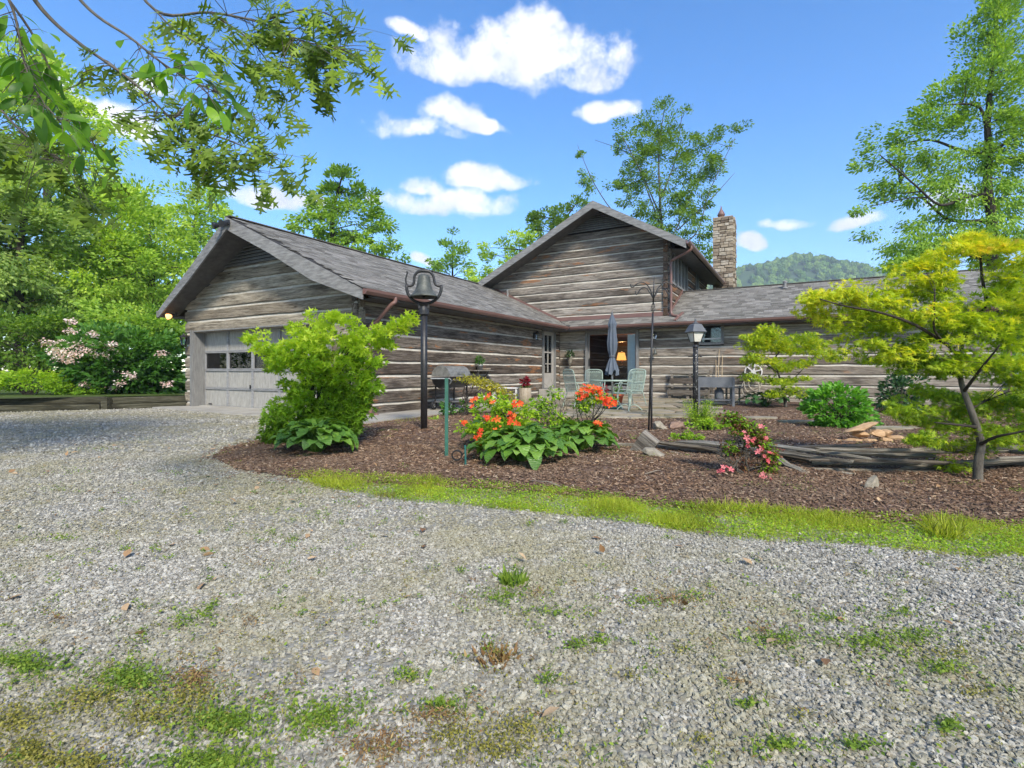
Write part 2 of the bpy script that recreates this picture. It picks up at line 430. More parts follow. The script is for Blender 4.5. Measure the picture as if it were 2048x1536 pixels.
# --- long garage wall beside the walk
dA0, dA1 = 9.28, 10.46
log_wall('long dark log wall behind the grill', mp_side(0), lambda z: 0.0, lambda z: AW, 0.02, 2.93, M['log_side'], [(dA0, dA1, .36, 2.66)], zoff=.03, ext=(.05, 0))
# --- wall behind the patio, running on to the right
sl0, sl1 = r_at(1172, AW), r_at(1278, AW); sw0, sw1 = r_at(1402, AW), r_at(1444, AW)
MR = 13.5
log_wall('grey log wall behind the patio', mp_front(AW), lambda z: 0.0, lambda z: MR, 0.02, 2.93, M['log_main'],
         [(sl0, sl1, .36, 2.62), (sw0 - .06, sw1 + .06, 1.98, 2.74)], zoff=0.0, ext=(0, .06))
# --- upper gable
GA = 10.9; GR = 4.35
log_wall('upper gable wall of grey logs', mp_front(GA), lambda z: max(-3.3, -3.5 + (4.70 - z) / ROOF_P, APR - (7.36 - z) / .508), lambda z: min(GR, APR + (7.36 - z) / .565),
         3.02, 6.62, M['log_gable'], zoff=.04, ext=(0, .07))
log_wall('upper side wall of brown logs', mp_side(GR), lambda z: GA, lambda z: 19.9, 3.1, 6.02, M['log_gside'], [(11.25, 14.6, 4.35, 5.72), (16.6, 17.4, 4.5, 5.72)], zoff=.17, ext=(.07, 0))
# plain walls on the sides the drive does not see
mb = MB(); mb.box((-6.92, 5.5, 1.4), (.12, 10.9, 2.75)); mb.box((MR - .12, 13.5, 1.4), (.12, 5.0, 2.75)); mb.box((MR - .12, 13.5, 3.3), (.12, 2.6, 1.1))
mb.box((5.0, 16.05, 1.4), (17.0, .12, 2.75)); mb.box((-3.42, 15.4, 2.35), (.12, 9.0, 4.7)); mb.box((APR - .6, 19.9, 3.0), (6.2, .12, 5.9))
mb.prism([(-3.4, 19.84, 4.6), (APR, 19.84, 7.3), (GR, 19.84, 5.7)], (0, .12, 0)); mb.box((-5.2, 11.0, 1.4), (3.4, .12, 2.75))
mb.build('rear_wall', M['log_main'], house)
mb = MB(); mb.box((6.7, AW + 2.5, .16), (13.4, 4.9, .2)); mb.box((-3.5, 5.5, .03), (6.8, 10.7, .05)); mb.build('floor_slab', M['concrete'], house)
# plinth under the logs
mb = MB(); mb.box((MR / 2, AW + .12, .03), (MR, .12, .12)); mb.box((-.12, AW / 2, .03), (.12, AW, .12)); mb.build('foundation', M['concrete'], house)

# --- roofs -------------------------------------------------------------------------------------------------------
def slab(name, poly, th, mat, parent=house): return MB().prism([Vector(p) - Vector((0, 0, th)) for p in poly], (0, 0, th - .012)).build(name, mat, parent)
EV = .60
right_poly = [(-3.5, -.88, 4.80), (EV, -.45, 2.80), (EV, 10.3, 2.80), (-.08, AW, 3.13), (-3.5, AW + .02, 4.80)]
left_poly = [(-7.6, -.45, 2.80), (-3.5, -.88, 4.80), (-3.5, 16.0, 4.80), (-7.6, 16.0, 2.80)]
roof_g = slab('roof', right_poly, .13, M['roofdeck']); roof_g['label'] = 'long grey shingle slope of the garage wing'
slab('roof', left_poly, .13, M['roofdeck'])
main_poly = [(EV, 10.3, 2.80), (14.1, 10.3, 2.80), (14.1, 13.4, 4.30), (GR - .1, 13.4, 4.30), (GR - .1, AW + .05, 3.10), (-.05, AW + .05, 3.13)]
roof_m = slab('roof', main_poly, .13, M['roofdeck']); roof_m['label'] = 'brown grey shingle roof over the right wing'
slab('roof', [(GR - .1, 13.4, 4.30), (14.1, 13.4, 4.30), (14.1, 16.6, 2.75), (GR - .1, 16.6, 2.75)], .13, M['roofdeck'])
gl, gr_ = -3.45, 5.15
slab('roof', [(gl, 10.05, gable_roof_z(gl)), (APR, 10.05, APZ), (APR, 20.4, APZ), (gl, 20.4, gable_roof_z(gl))], .14, M['roofdeck'])
slab('roof', [(APR, 10.05, APZ), (gr_, 10.05, gable_roof_z(gr_)), (gr_, 19.9, gable_roof_z(gr_)), (APR, 19.9, APZ)], .14, M['roofdeck'])
# soffit boards under the overhangs
def soffit(poly, th=.02): MB().prism(poly, (0, 0, -th)).build('soffit', M['soffit'], house)
soffit([(-3.5, -.86, 4.655), (-7.55, -.44, 2.68), (-7.55, .05, 2.68), (-3.5, .05, 4.655)])
soffit([(-3.5, -.86, 4.655), (EV - .04, -.44, 2.68), (EV - .04, .05, 2.68), (-3.5, .05, 4.655)])
soffit([(0.0, 0.06, 2.66), (EV - .05, .06, 2.66), (EV - .05, 10.32, 2.66), (0.0, AW, 2.66)])
soffit([(0.05, AW, 2.658), (EV, 10.35, 2.658), (14.05, 10.35, 2.658), (14.05, AW, 2.658)])
soffit([(gl + .05, 10.07, gable_roof_z(gl) - .16), (APR, 10.07, APZ - .16), (APR, GA + .05, APZ - .16), (gl + .05, GA + .05, gable_roof_z(gl) - .16)])
soffit([(APR, 10.07, APZ - .16), (gr_ - .05, 10.07, gable_roof_z(gr_) - .16), (gr_ - .05, GA + .05, gable_roof_z(gr_) - .16), (APR, GA + .05, APZ - .16)])
soffit([(GR - .05, GA + .05, 5.60), (gr_ - .05, GA + .05, 5.44), (gr_ - .05, 19.9, 5.44), (GR - .05, 19.9, 5.60)])
# barge boards
def barge(top0, top1, drops, a_th=.045):
    t0, t1 = Vector(top0), Vector(top1); n = len(drops)
    top = [t0.lerp(t1, s) for s, d in drops]; bot = [t0.lerp(t1, s) - Vector((0, 0, d)) for s, d in drops]
    return MB().prism(top + bot[::-1], (0, -a_th, 0)).build('barge_board', M['barge'], house)
barge((-3.5, -.86, 4.775), (EV, -.43, 2.775), [(0, .30), (.35, .31), (.66, .40), (1, .22)])
barge((-3.5, -.86, 4.775), (-7.6, -.43, 2.775), [(0, .30), (.5, .30), (1, .20)])
barge((APR, 10.06, APZ - .02), (gr_, 10.06, gable_roof_z(gr_) - .02), [(0, .28), (1, .28)])
barge((APR, 10.06, APZ - .02), (gl, 10.06, gable_roof_z(gl) - .02), [(0, .28), (1, .28)])
mb = MB(); mb.box((-7.58, 7.5, 2.70), (.04, 16, .18)); mb.box((gl - .0, 15, gable_roof_z(gl) - .12), (.04, 9.6, .2)); mb.build('fascia', M['barge'], house)

# shingles: every tab is a thin wedge; the largest in view are pieces of their own, the rest one mass
def tab(o, es, et, n, s, t, w, hgt, thick):
    b = [o + es * s + et * t, o + es * (s + w) + et * t, o + es * (s + w) + et * (t + hgt), o + es * s + et * (t + hgt)]
    V = [b[0], b[1], b[2], b[3], b[0] + n * thick, b[1] + n * thick, b[2] + n * .003, b[3] + n * .003]
    return V, [(4, 5, 6, 7), (0, 1, 5, 4), (1, 2, 6, 5), (3, 0, 4, 7)]
tabs = []
def lay(roof, O, es, et, ns, nt, expo, wmin, wmax, inside):
    O, es, et = Vector(O), Vector(es).normalized(), Vector(et).normalized(); n = es.cross(et)
    if n.z < 0: n = -n
    q = random.Random(5); t = 0.0; row = 0
    while t < nt:
        s = -q.uniform(0, .3)
        while s < ns:
            w = q.uniform(wmin, wmax); c = O + es * (s + w / 2) + et * (t + expo / 2)
            if inside(c):
                V, F = tab(O, es, et, n, s, t + q.uniform(-.004, .004), w - .006, expo + .012, q.choice((.007, .010, .016)))
                wp = HW(c.x, c.y, c.z); d = wp - Vector((0, 0, CAMH))
                nw = Vector((RX * n.x + AX * n.y, RY * n.x + AY * n.y, n.z))
                px = CX + FPX * d.x / d.y
                score = w * abs(nw.dot(d.normalized())) / d.length_squared * (1 if px < 2040 else 0)
                tabs.append((score, roof, V, F, q.random()))
            s += w
        t += expo; row += 1
ge = Vector((-4.1, 0, 2.0)).normalized()
def in_garage(c):
    f = (c.x + 3.5) / 4.1                       # 0 ridge .. 1 eave
    a0 = -.88 + .43 * f + .08
    a1 = AW if c.x < -.08 else AW - (c.x + .08) * .88
    return -3.45 < c.x < EV + .05 and a0 < c.y < a1
lay(roof_g, (EV + .03, -.9, 2.79), (0, 1, 0), ge, 12.2, 4.52, .14, .16, .34, in_garage)
me_ = Vector((0, 3.1, 1.5)).normalized()
def in_main(c):
    if c.y > 13.38 or c.x > 14.08: return False
    if c.y > AW - .04 and c.x < GR + .02: return False
    return c.x > EV - (c.y - 10.3) * 1.13 + .05
lay(roof_m, (-.4, 10.27, 2.787), (1, 0, 0), me_, 14.6, 3.42, .14, .16, .36, in_main)
tabs.sort(key=lambda e: -e[0])
for sc_, roof, V, F, q in tabs[:300]: mk('shingle', V, F, M['shingle'], roof, attr=[q] * 8)
for roof in (roof_g, roof_m):
    Vs = []; Fs = []; At = []
    for sc_, rf, V, F, q in tabs[300:]:
        if rf is roof:
            n = len(Vs); Vs += V; Fs += [tuple(i + n for i in f) for f in F]; At += [q] * 8
    tag(mk('shingles', Vs, Fs, M['shingle'], roof, attr=At), kind='stuff')
# ridge caps
mb = MB(); mb.bar((-3.5, -.88, 4.805), (-3.5, AW, 4.805), .22, .022); mb.build('ridge_cap', M['shingle'], house)
mb = MB(); mb.bar((GR, 13.4, 4.305), (14.1, 13.4, 4.305), .22, .022); mb.build('ridge_cap', M['shingle'], house)
# brown flashing where the gable stands on the roofs
mb = MB(); mb.bar((-.1, AW - .035, 3.165), (GR + .02, AW - .035, 3.165), .03, .15); mb.build('flashing', M['gutter'], house)
mb = MB(); mb.bar((-3.1, AW - .03, garage_roof_z(-3.1) + .03), (-.08, AW - .03, garage_roof_z(-.08) + .03), .05, .13); mb.build('flashing', M['gutter'], house)
mb = MB(); mb.bar((GR + .045, AW - .1, main_roof_z(AW - .1) + .05), (GR + .045, 13.4, main_roof_z(13.4) + .05), .03, .10); mb.build('flashing', M['gutter'], house)

# --- gutters and downspouts
def gutter(p0, p1, out):
    p0, p1, out = Vector(p0), Vector(p1), Vector(out); mb = MB()
    sec = [(0, .02), (0, -.10), (.075, -.10), (.115, -.045), (.125, .012), (.112, .012), (.100, -.04), (.068, -.088), (.012, -.088), (.012, .02)]
    V = [p + out * d + Vector((0, 0, h)) for p in (p0, p1) for d, h in sec]; n = len(sec)
    mb.add(V, [tuple(range(n - 1, -1, -1)), tuple(range(n, 2 * n))] + [(i, (i + 1) % n, n + (i + 1) % n, n + i) for i in range(n)])
    return mb.build('gutter', M['gutter'], house)
gutter((EV + .01, -.46, 2.765), (EV + .01, 10.29 - .13, 2.765), (1, 0, 0))
gutter((EV + .14, 10.285, 2.765), (14.12, 10.285, 2.765), (0, -1, 0))
gutter((gr_ + .01, 10.0, gable_roof_z(gr_) - .05), (gr_ + .01, 19.6, gable_roof_z(gr_) - .05), (1, 0, 0))
mb = MB(); mb.box((EV - .02, 5.0, 2.70), (.03, 10.5, .15)); mb.box((7.4, 10.32, 2.70), (13.4, .03, .15)); mb.build('fascia', M['soffit'], house)
def spout(pts, w=.085):
    mb = MB(); mb.tube(smooth_path(pts, 4), w / 2 * 1.15, 8); return mb.build('downspout', M['gutter'], house, True)
a1 = a_at(790, EV + .07); a2 = .28
spout([(EV + .07, a1, 2.70), (EV + .07, a1, 2.60), (EV - .02, a1 - .05, 2.52), (.20, a2 + .1, 2.20), (.09, a2, 2.08), (.085, a2, 1.9), (.085, a2, 1.0), (.085, a2, .15), (.16, a2, .06), (.30, a2, .05)])
ga = 10.55
spout([(gr_ + .07, ga, 5.48), (gr_ + .07, ga, 5.36), (gr_ - .05, ga + .02, 5.28), (GR + .22, ga + .2, 5.10), (GR + .13, ga + .25, 5.0), (GR + .13, ga + .25, 4.6), (GR + .13, ga + .25, 3.6), (GR + .13, ga + .25, 3.22), (GR + .2, ga + .2, 3.08), (GR + .42, ga + .1, 3.03)])
mb = MB(); mb.bar((GR + .50, ga + .45, main_roof_z(ga + .45) + .05), (GR + .36, 10.33, main_roof_z(10.33) + .04), .10, .045, bev=.01); mb.build('splash_channel', M['gutter'], house)
spout([(13.6, 10.22, 2.70), (13.6, 10.22, 2.58), (13.6, 10.3, 2.50), (13.6, 10.75, 2.25), (13.6, 10.82, 2.1), (13.6, 10.82, .6), (13.6, 10.82, .08)])
# --- gable vents: louvre boards
def vent(mapper, ap, zb, zt, wfun, nsl):
    v = MB()
    hw = wfun(zb); v.add([mapper(ap - hw, -.09, zb), mapper(ap + hw, -.09, zb), mapper(ap, -.09, zt)], [(0, 1, 2)])
    vo = v.build('gable_vent', M['dark'], house)
    st = (zt - zb) / nsl
    for i in range(nsl - 1):
        z0 = zb + st * i; z1 = z0 + st * .80; w0, w1 = wfun(z0), wfun(z1)
        if w1 < .08: continue
        q = [mapper(ap - w0, .01, z0), mapper(ap + w0, .01, z0), mapper(ap + w1, -.05, z1), mapper(ap - w1, -.05, z1)]
        n = (q[1] - q[0]).cross(q[2] - q[0]).normalized() * .018
        MB().prism(q, n).build('louvre', M['trim'], vo)
vent(mp_front(-.02), -3.5, 3.86, 4.62, lambda z: (4.62 - z) / ROOF_P, 9)
vent(mp_front(GA - .02), APR, 6.62, 7.36, lambda z: (7.36 - z) / .54, 9)

# --- garage door
gd = MB(); D0 = .34
gd.box(((DO_L + DO_R) / 2, D0 + .05, DO_T / 2), (DO_R - DO_L, .03, DO_T - .02)); gdo = gd.build('garage_door', M['dark'], house)
gdo['label'] = 'grey panelled overhead garage door with a row of windows'
rows = [(.06, .52), (.585, 1.045), (1.12, 1.565), (1.64, 2.17)]
ncol = 5; cw = (DO_R - DO_L) / ncol
for ri, (z0, z1) in enumerate(rows):
    for ci in range(ncol):
        x0 = DO_L + cw * ci + .045; x1 = DO_L + cw * (ci + 1) - .045
        if ri == 2:
            MB().box(((x0 + x1) / 2, D0 + .022, (z0 + z1) / 2), (x1 - x0, .006, z1 - z0)).build('pane', M['glass'], gdo)
        else:
            MB().box(((x0 + x1) / 2, D0 + .012, (z0 + z1) / 2), (x1 - x0, .014, z1 - z0), None, .004).build('door_panel', M['door'], gdo)
    for ci in range(ncol + 1):
        x = DO_L + cw * ci; hw = .045
        MB().box((x + (hw / 2 if ci == 0 else -hw / 2 if ci == ncol else 0), D0 - .006, (z0 + z1) / 2), ((hw if ci in (0, ncol) else 2 * hw - .004), .04, z1 - z0), None, .004).build('stile', M['doorframe'], gdo)
for z0, z1 in ((.0, .06), (.52, .552), (.555, .585), (1.045, 1.080), (1.083, 1.12), (1.565, 1.60), (1.603, 1.64), (2.17, 2.2)):
    MB().box(((DO_L + DO_R) / 2, D0 - .008, (z0 + z1) / 2), (DO_R - DO_L, .042, z1 - z0 - .003), None, .004).build('rail', M['doorframe'], gdo)
MB().box((-4.4, D0 - .045, .62), (.03, .03, .10)).build('handle', M['black'], gdo); MB().box((-6.3, D0 - .045, .10), (.12, .03, .03)).build('handle', M['black'], gdo)
fr = MB(); fr.box((DO_L + .012, .155, DO_T / 2), (.04, .35, DO_T), None, .004); fr.box((DO_R - .012, .155, DO_T / 2), (.04, .35, DO_T), None, .004)
fr.box(((DO_L + DO_R) / 2, .155, DO_T - .014), (DO_R - DO_L - .06, .34, .04), None, .004); fr.box((DO_L - .045, -.035, DO_T / 2), (.09, .03, DO_T + .04)); fr.box((DO_R + .045, -.035, DO_T / 2), (.09, .03, DO_T + .04))
fr.build('garage_door_frame', M['trim'], house)

# --- side door by the inner corner
sd = empty('side_door'); sd.parent = house; sd['label'] = 'narrow taupe storm door with glass panes'
W_ = dA1 - dA0; zb, zt = .38, 2.60
mb = MB(); mb.box((-.03, dA0 + .05, (zb + zt) / 2), (.12, .10, zt - zb)); mb.box((-.03, dA1 - .05, (zb + zt) / 2), (.12, .10, zt - zb)); mb.box((-.03, (dA0 + dA1) / 2, zt + .03), (.12, W_, .09)); mb.box((0.0, (dA0 + dA1) / 2, zb - .03), (.22, W_, .06)); mb.build('door_frame', M['trim'], sd)
mb = MB(); y0, y1 = dA0 + .11, dA1 - .11
mb.box((-.05, y0 + .07, (zb + zt) / 2), (.045, .14, zt - zb - .02)); mb.box((-.05, y1 - .07, (zb + zt) / 2), (.045, .14, zt - zb - .02))
mb.box((-.05, (y0 + y1) / 2, zt - .08), (.044, y1 - y0 - .28, .14)); mb.box((-.05, (y0 + y1) / 2, zb + .30), (.044, y1 - y0 - .28, .58)); mb.box((-.05, (y0 + y1) / 2, 1.78), (.044, y1 - y0 - .28, .05))
mb.box((-.052, (y0 + y1) / 2, 1.75), (.03, .045, 1.5)); mb.box((-.052, (y0 + y1) / 2, 1.33), (.03, y1 - y0 - .28, .035)); mb.build('door_leaf', M['taupe'], sd)
for za, zb2 in ((.98, 1.31), (1.35, 1.75), (1.81, 2.44)):
    for ya, yb in ((y0 + .14, (y0 + y1) / 2 - .024), ((y0 + y1) / 2 + .024, y1 - .14)):
        MB().box((-.06, (ya + yb) / 2, (za + zb2) / 2), (.006, yb - ya, zb2 - za)).build('pane', M['glass'], sd)
MB().tube(smooth_path([(-.02, y0 + .05, 1.32), (.04, y0 + .05, 1.36), (.04, y0 + .05, 1.52), (-.02, y0 + .05, 1.56)], 4), .012, 6).build('handle', M['black'], sd)
MB().box((-.5, (dA0 + dA1) / 2, 1.4), (.8, W_ + .4, 2.6)).build('dark_hall', M['dark'], sd)
st = empty('entry_steps'); st.parent = house
for i, (d, h) in enumerate(((1.05, .13), (.72, .25), (.40, .36))):
    for j in range(3):
        q = random.Random(i * 5 + j); w3 = (W_ + .7) / 3
        MB().box((d / 2 + .02, dA0 - .35 + w3 * (j + .5), h - .06), (d, w3 - .02, .12 + .012 * j), None, .015).build('step_stone', M['concrete'], st)

# --- sliding patio door
sp = empty('sliding_door'); sp.parent = house; sp['label'] = 'wide glass sliding door with grey frame behind the umbrella'
zb, zt = .38, 2.56; ym = AW + .02
mb = MB(); 
for x in (sl0 + .045, sl1 - .045): mb.box((x, ym - .03, (zb + zt) / 2), (.10, .16, zt - zb))
mb.box(((sl0 + sl1) / 2, ym - .03, zt + .035), (sl1 - sl0, .16, .09)); mb.box(((sl0 + sl1) / 2, ym - .03, zb - .03), (sl1 - sl0, .18, .06)); mb.build('door_frame', M['trim'], sp)
xm = sl0 + (sl1 - sl0) * .50
def sash(x0, x1, y, name, mat, gmat):
    mb = MB()
    for x in (x0 + .03, x1 - .03): mb.box((x, y, (zb + zt) / 2), (.06, .04, zt - zb - .01))
    for z in (zb + .05, zt - .04): mb.box(((x0 + x1) / 2, y, z), (x1 - x0 - .124, .04, .08))
    mb.build(name, mat, sp); MB().box(((x0 + x1) / 2, y, (zb + zt) / 2), (x1 - x0 - .13, .008, zt - zb - .18)).build('pane', gmat, sp)
sash(sl0 + .10, xm + .05, ym - .02, 'sash', M['trim'], M['screen']); sash(xm - .05, sl1 - .10, ym + .035, 'sash', M['trim'], M['glass'])
MB().bar((sl0 + .16, ym - .065, 1.25), (sl0 + .16, ym - .065, 1.55), .03, .03).build('handle', M['black'], sp)
# the room behind it
M['inwood'] = m_plain('varnished_pine', (.16, .075, .03), (.30, .15, .06), 4, .5, .1, stretch=(1, 6, 6))
M['fabric_w'] = m_plain('white_curtain', (.62, .66, .70), (.78, .81, .84), 6, .9, .1, stretch=(8, 1, 1))
rm = empty('room'); rm.parent = house
rx0, rx1, ry1 = sl0 - .8, sl1 + .9, AW + 4.6
mb = MB(); mb.box(((rx0 + rx1) / 2, AW + 2.5, .30), (rx1 - rx0, 4.4, .05)); mb.box((rx0, AW + 2.5, 1.5), (.06, 4.5, 2.4)); mb.box((rx1, AW + 2.5, 1.5), (.06, 4.5, 2.4)); mb.box(((rx0 + rx1) / 2, AW + 2.5, 2.72), (rx1 - rx0, 4.4, .05))
bx0, bx1 = r_at(1222, ry1), r_at(1262, ry1)
mb.box(((rx0 + bx0) / 2, ry1, 1.5), (bx0 - rx0, .06, 2.4)); mb.box(((rx1 + bx1) / 2, ry1, 1.5), (rx1 - bx1, .06, 2.4)); mb.box(((bx0 + bx1) / 2, ry1, .6), (bx1 - bx0, .06, .6)); mb.box(((bx0 + bx1) / 2, ry1, 2.5), (bx1 - bx0, .06, .5))
mb.build('panelling', M['inwood'], rm)
cu = MB(); x0c, x1c = xm + (sl1 - xm) * .55, sl1 - .11; V = []; n = 28
for i in range(n + 1):
    x = x0c + (x1c - x0c) * i / n; y = AW + .13 + .025 * math.sin(i * 1.7)
    V += [(x, y, zb + .02), (x, y, zt - .1)]
cu.add(V, [(2 * i, 2 * i + 2, 2 * i + 3, 2 * i + 1) for i in range(n)]); cu.build('curtain', M['fabric_w'], rm, True)
mb = MB(); mb.box((xm + .35, AW + 1.5, 2.36), (1.4, .16, .20)); mb.build('ceiling_beam', M['inwood'], rm)
tl = NT('lamp_shade_lit'); tl.base((.5, .22, .06), .8); tl.b.inputs['Emission Color'].default_value = (1, .40, .09, 1); tl.b.inputs['Emission Strength'].default_value = .9
ly = AW + 2.2; lx = r_at(1243, ly)
mb = MB(); mb.lathe([(.14, 1.84), (.21, 1.52)], (lx, ly, 0), 16, False); mb.build('lamp_shade', tl.m, rm, True)
mb = MB(); mb.lathe([(.08, .975), (.09, 1.0), (.05, 1.08), (.09, 1.22), (.03, 1.36), (.02, 1.56)], (lx, ly, 0), 12); mb.build('lamp_base', M['black'], rm)
mb = MB(); mb.box((lx, ly, .95), (.9, .5, .05)); 
for sx in (-.4, .4):
    for sy in (-.2, .2): mb.box((lx + sx, ly + sy, .63), (.05, .05, .62))
mb.build('side_table', M['inwood'], rm)
mb = MB(); mb.box((lx + .1, AW + .9, .75), (1.0, .5, .16), None, .05); mb.box((lx + .1, AW + 1.15, 1.0), (1.0, .14, .5), None, .05); mb.box((lx + .1, AW + .9, .5), (.9, .4, .36)); mb.build('armchair', M['dark'], rm)
lb = bpy.data.lights.new('lamp_bulb', 'POINT'); lb.energy = 30; lb.color = (1, .55, .22); lb.shadow_soft_size = .05
lbo = link(bpy.data.objects.new('lamp_bulb', lb), rm); lbo.location = (lx, ly, 1.92)

# --- high window in the patio wall
wi = empty('small_window'); wi.parent = house
z0, z1 = 2.05, 2.66; x0, x1 = sw0, sw1; y = AW - .02
mb = MB()
for x in (x0 - .02, x1 + .02): mb.box((x, y, (z0 + z1) / 2), (.09, .12, z1 - z0 + .12))
for z in (z0 - .03, z1 + .03): mb.box(((x0 + x1) / 2, y, z), (x1 - x0 - .05, .118, .08))
mb.build('window_frame', M['trim'], wi)
mb = MB(); mb.box(((x0 + x1) / 2, y + .02, z0 + .14), (x1 - x0 - .06, .03, .05)); mb.build('sash_rail', M['white'], wi)
MB().box(((x0 + x1) / 2, y + .04, (z0 + z1) / 2), (x1 - x0 - .05, .006, z1 - z0)).build('pane', M['glass'], wi)
MB().box(((x0 + x1) / 2, y + .42, (z0 + z1) / 2), (x1 - x0 + .1, .6, z1 - z0 + .1)).build('dark_room', M['dark'], wi)
# --- upper window row
for (y0, y1, z0, z1, n) in ((11.27, 14.58, 4.37, 5.70, 5), (16.62, 17.38, 4.52, 5.70, 1)):
    cwid = (y1 - y0) / n
    for i in range(n):
        w = empty('window'); w.parent = house; ya, yb = y0 + cwid * i, y0 + cwid * (i + 1); mb = MB()
        for yy in (ya + .05, yb - .05): mb.box((GR - .03, yy, (z0 + z1) / 2), (.11, .095, z1 - z0))
        for zz in (z0 + .04, z1 - .04): mb.box((GR - .03, (ya + yb) / 2, zz), (.108, cwid - .195, .08))
        mb.build('window_frame', M['trim'], w)
        MB().box((GR - .04, (ya + yb) / 2, (z0 + z1) / 2), (.006, cwid - .2, z1 - z0 - .16)).build('pane', M['glass'], w)
        MB().box((GR - .065, (ya + yb) / 2, (z0 + z1) / 2 - (.18 if i < 3 and n > 1 else 0)), (.01, cwid - .14, z1 - z0 - .1 - (.36 if i < 3 and n > 1 else 0))).build('blind', M['white'] if (i < 3 and n > 1) else M['dark'], w)
# --- vent pipe on the right roof, chimney
vp = r_at(1570, 12.9); mb = MB(); mb.lathe([(.05, 0), (.05, .22), (.075, .22), (.075, .27), (.03, .30)], (vp, 12.9, main_roof_z(12.9)), 12); mb.lathe([(.11, 0), (.09, .05), (.055, .07)], (vp, 12.9, main_roof_z(12.9)), 12); mb.build('vent_pipe', M['barge'], house)
vq = a_at(1003, -2.2); mb = MB(); mb.lathe([(.04, 0), (.04, .32)], (-2.25, 10.5, garage_roof_z(-2.25)), 10); mb.build('vent_pipe', M['barge'], house)
M['stone'] = m_plain('fieldstone', (.20, .165, .12), (.46, .40, .31), 3.5, .9, .5)
def m_stone():
    t = NT('chimney_stone'); col = t.ramp(t.orand(), [(0, (.13, .10, .075)), (.35, (.25, .205, .155)), (.7, (.37, .31, .235)), (1, (.46, .42, .36))])
    n = t.noise(t.coord('Object', rnd_off=True), 9, 6, .65); col = t.mix(.7, col, t.ramp(n, [(.3, (.55, .52, .5)), (.7, (1.35, 1.33, 1.28))]), 'MULTIPLY')
    t.base(col, .92, 0, .15); t.bump(n, .7, .03); return t.m
M['cstone'] = m_stone()
ch = MB(); cx0, cx1, cy0, cy1, czt = 4.62, 5.60, 19.95, 21.0, 9.0
ch.box(((cx0 + cx1) / 2, (cy0 + cy1) / 2, czt / 2 + .2), (cx1 - cx0 - .10, cy1 - cy0 - .10, czt - .45))
cho = ch.build('chimney', M['soil'], house); cho['label'] = 'tall chimney of stacked tan fieldstones with copper cap'
def stone_mesh(c, d, seed):
    q = random.Random(seed); V = []
    for sx in (-1, 1):
        for sy in (-1, 1):
            for sz in (-1, 1):
                V.append(Vector(c) + Vector((sx * d[0] / 2 * q.uniform(.88, 1.0), sy * d[1] / 2 * q.uniform(.88, 1.0), sz * d[2] / 2 * q.uniform(.72, 1.0))))
    V2 = V; F = [(0, 1, 3, 2), (4, 6, 7, 5), (0, 4, 5, 1), (2, 3, 7, 6), (0, 2, 6, 4), (1, 5, 7, 3)]
    return V2, F
q = random.Random(3); z = 3.6
while z < czt - .05:
    h = q.choice((.10, .13, .16, .20)); h = min(h, czt - z)
    x = cx0
    while x < cx1 - .05:
        w = min(q.uniform(.18, .42), cx1 - x); w = w if cx1 - x - w > .12 else cx1 - x
        V, F = stone_mesh((x + w / 2, cy0 + .05 + q.uniform(-.025, .015), z + h / 2), (w - .008, .22, h - .006), q.random()); mk('stone', V, F, M['cstone'], cho)
        x += w
    y = cy0 + .17
    while y < cy1 - .05:
        w = min(q.uniform(.22, .5), cy1 - y); w = w if cy1 - y - w > .12 else cy1 - y
        V, F = stone_mesh((cx1 - .05 + q.uniform(-.015, .025), y + w / 2, z + h / 2), (.2, w - .008, h - .006), q.random()); mk('stone', V, F, M['cstone'], cho)
        y += w
    z += h
mb = MB(); mb.box(((cx0 + cx1) / 2, (cy0 + cy1) / 2, czt), (cx1 - cx0 - .06, cy1 - cy0 - .06, .08), None, .02); mb.build('chimney_crown', M['cstone'], cho)
mb = MB(); mb.lathe([(.17, 0), (.17, .16), (.20, .18), (.16, .28), (.05, .48), (.015, .66)], (cx0 + .36, cy0 + .4, czt + .04), 12); mb.build('chimney_cap', M['gutter'], cho, True)

# --- outside lamps
def m_emit(name, col, st):
    t = NT(name); t.base(col, .5); t.b.inputs['Emission Color'].default_value = (*col, 1); t.b.inputs['Emission Strength'].default_value = st; return t.m
M['bulb'] = m_emit('lit_warm_bulb', (1, .45, .16), 1.1)
M['milk'] = m_plain('frosted_lamp_glass', (.55, .53, .46), (.72, .70, .62), 8, .4, .05)
fl = empty('floodlight'); fl.parent = house
for dx in (-.13, .13):
    mb = MB(); c = Vector((-3.5 + dx, -.99, 4.58)); ax = Vector((dx * 2, -.8, -.25)).normalized()
    mb.tube([c - ax * .02, c + ax * .04, c + ax * .12, c + ax * .15], [.035, .055, .085, .088], 12); mb.build('lamp_head', M['black'], fl)
mb = MB(); mb.box((-3.5, -.94, 4.62), (.34, .05, .12), None, .01); mb.build('mount', M['black'], fl)
fl = empty('floodlight'); fl.parent = house; fl['label'] = 'small lit floodlight under the left eave'
mb = MB(); c = Vector((-7.1, -.22, 2.70)); mb.tube([c + Vector((0, 0, .04)), c + Vector((0, 0, -.03)), c + Vector((-.03, -.10, -.06))], [.05, .03, .05], 10); mb.build('mount', M['black'], fl)
mb = MB(); ax = Vector((-.35, -.85, -.3)).normalized(); c2 = c + Vector((-.03, -.10, -.06)); mb.tube([c2, c2 + ax * .05, c2 + ax * .12, c2 + ax * .15], [.03, .07, .085, .06], 14); mb.build('bulb', M['bulb'], fl, True)
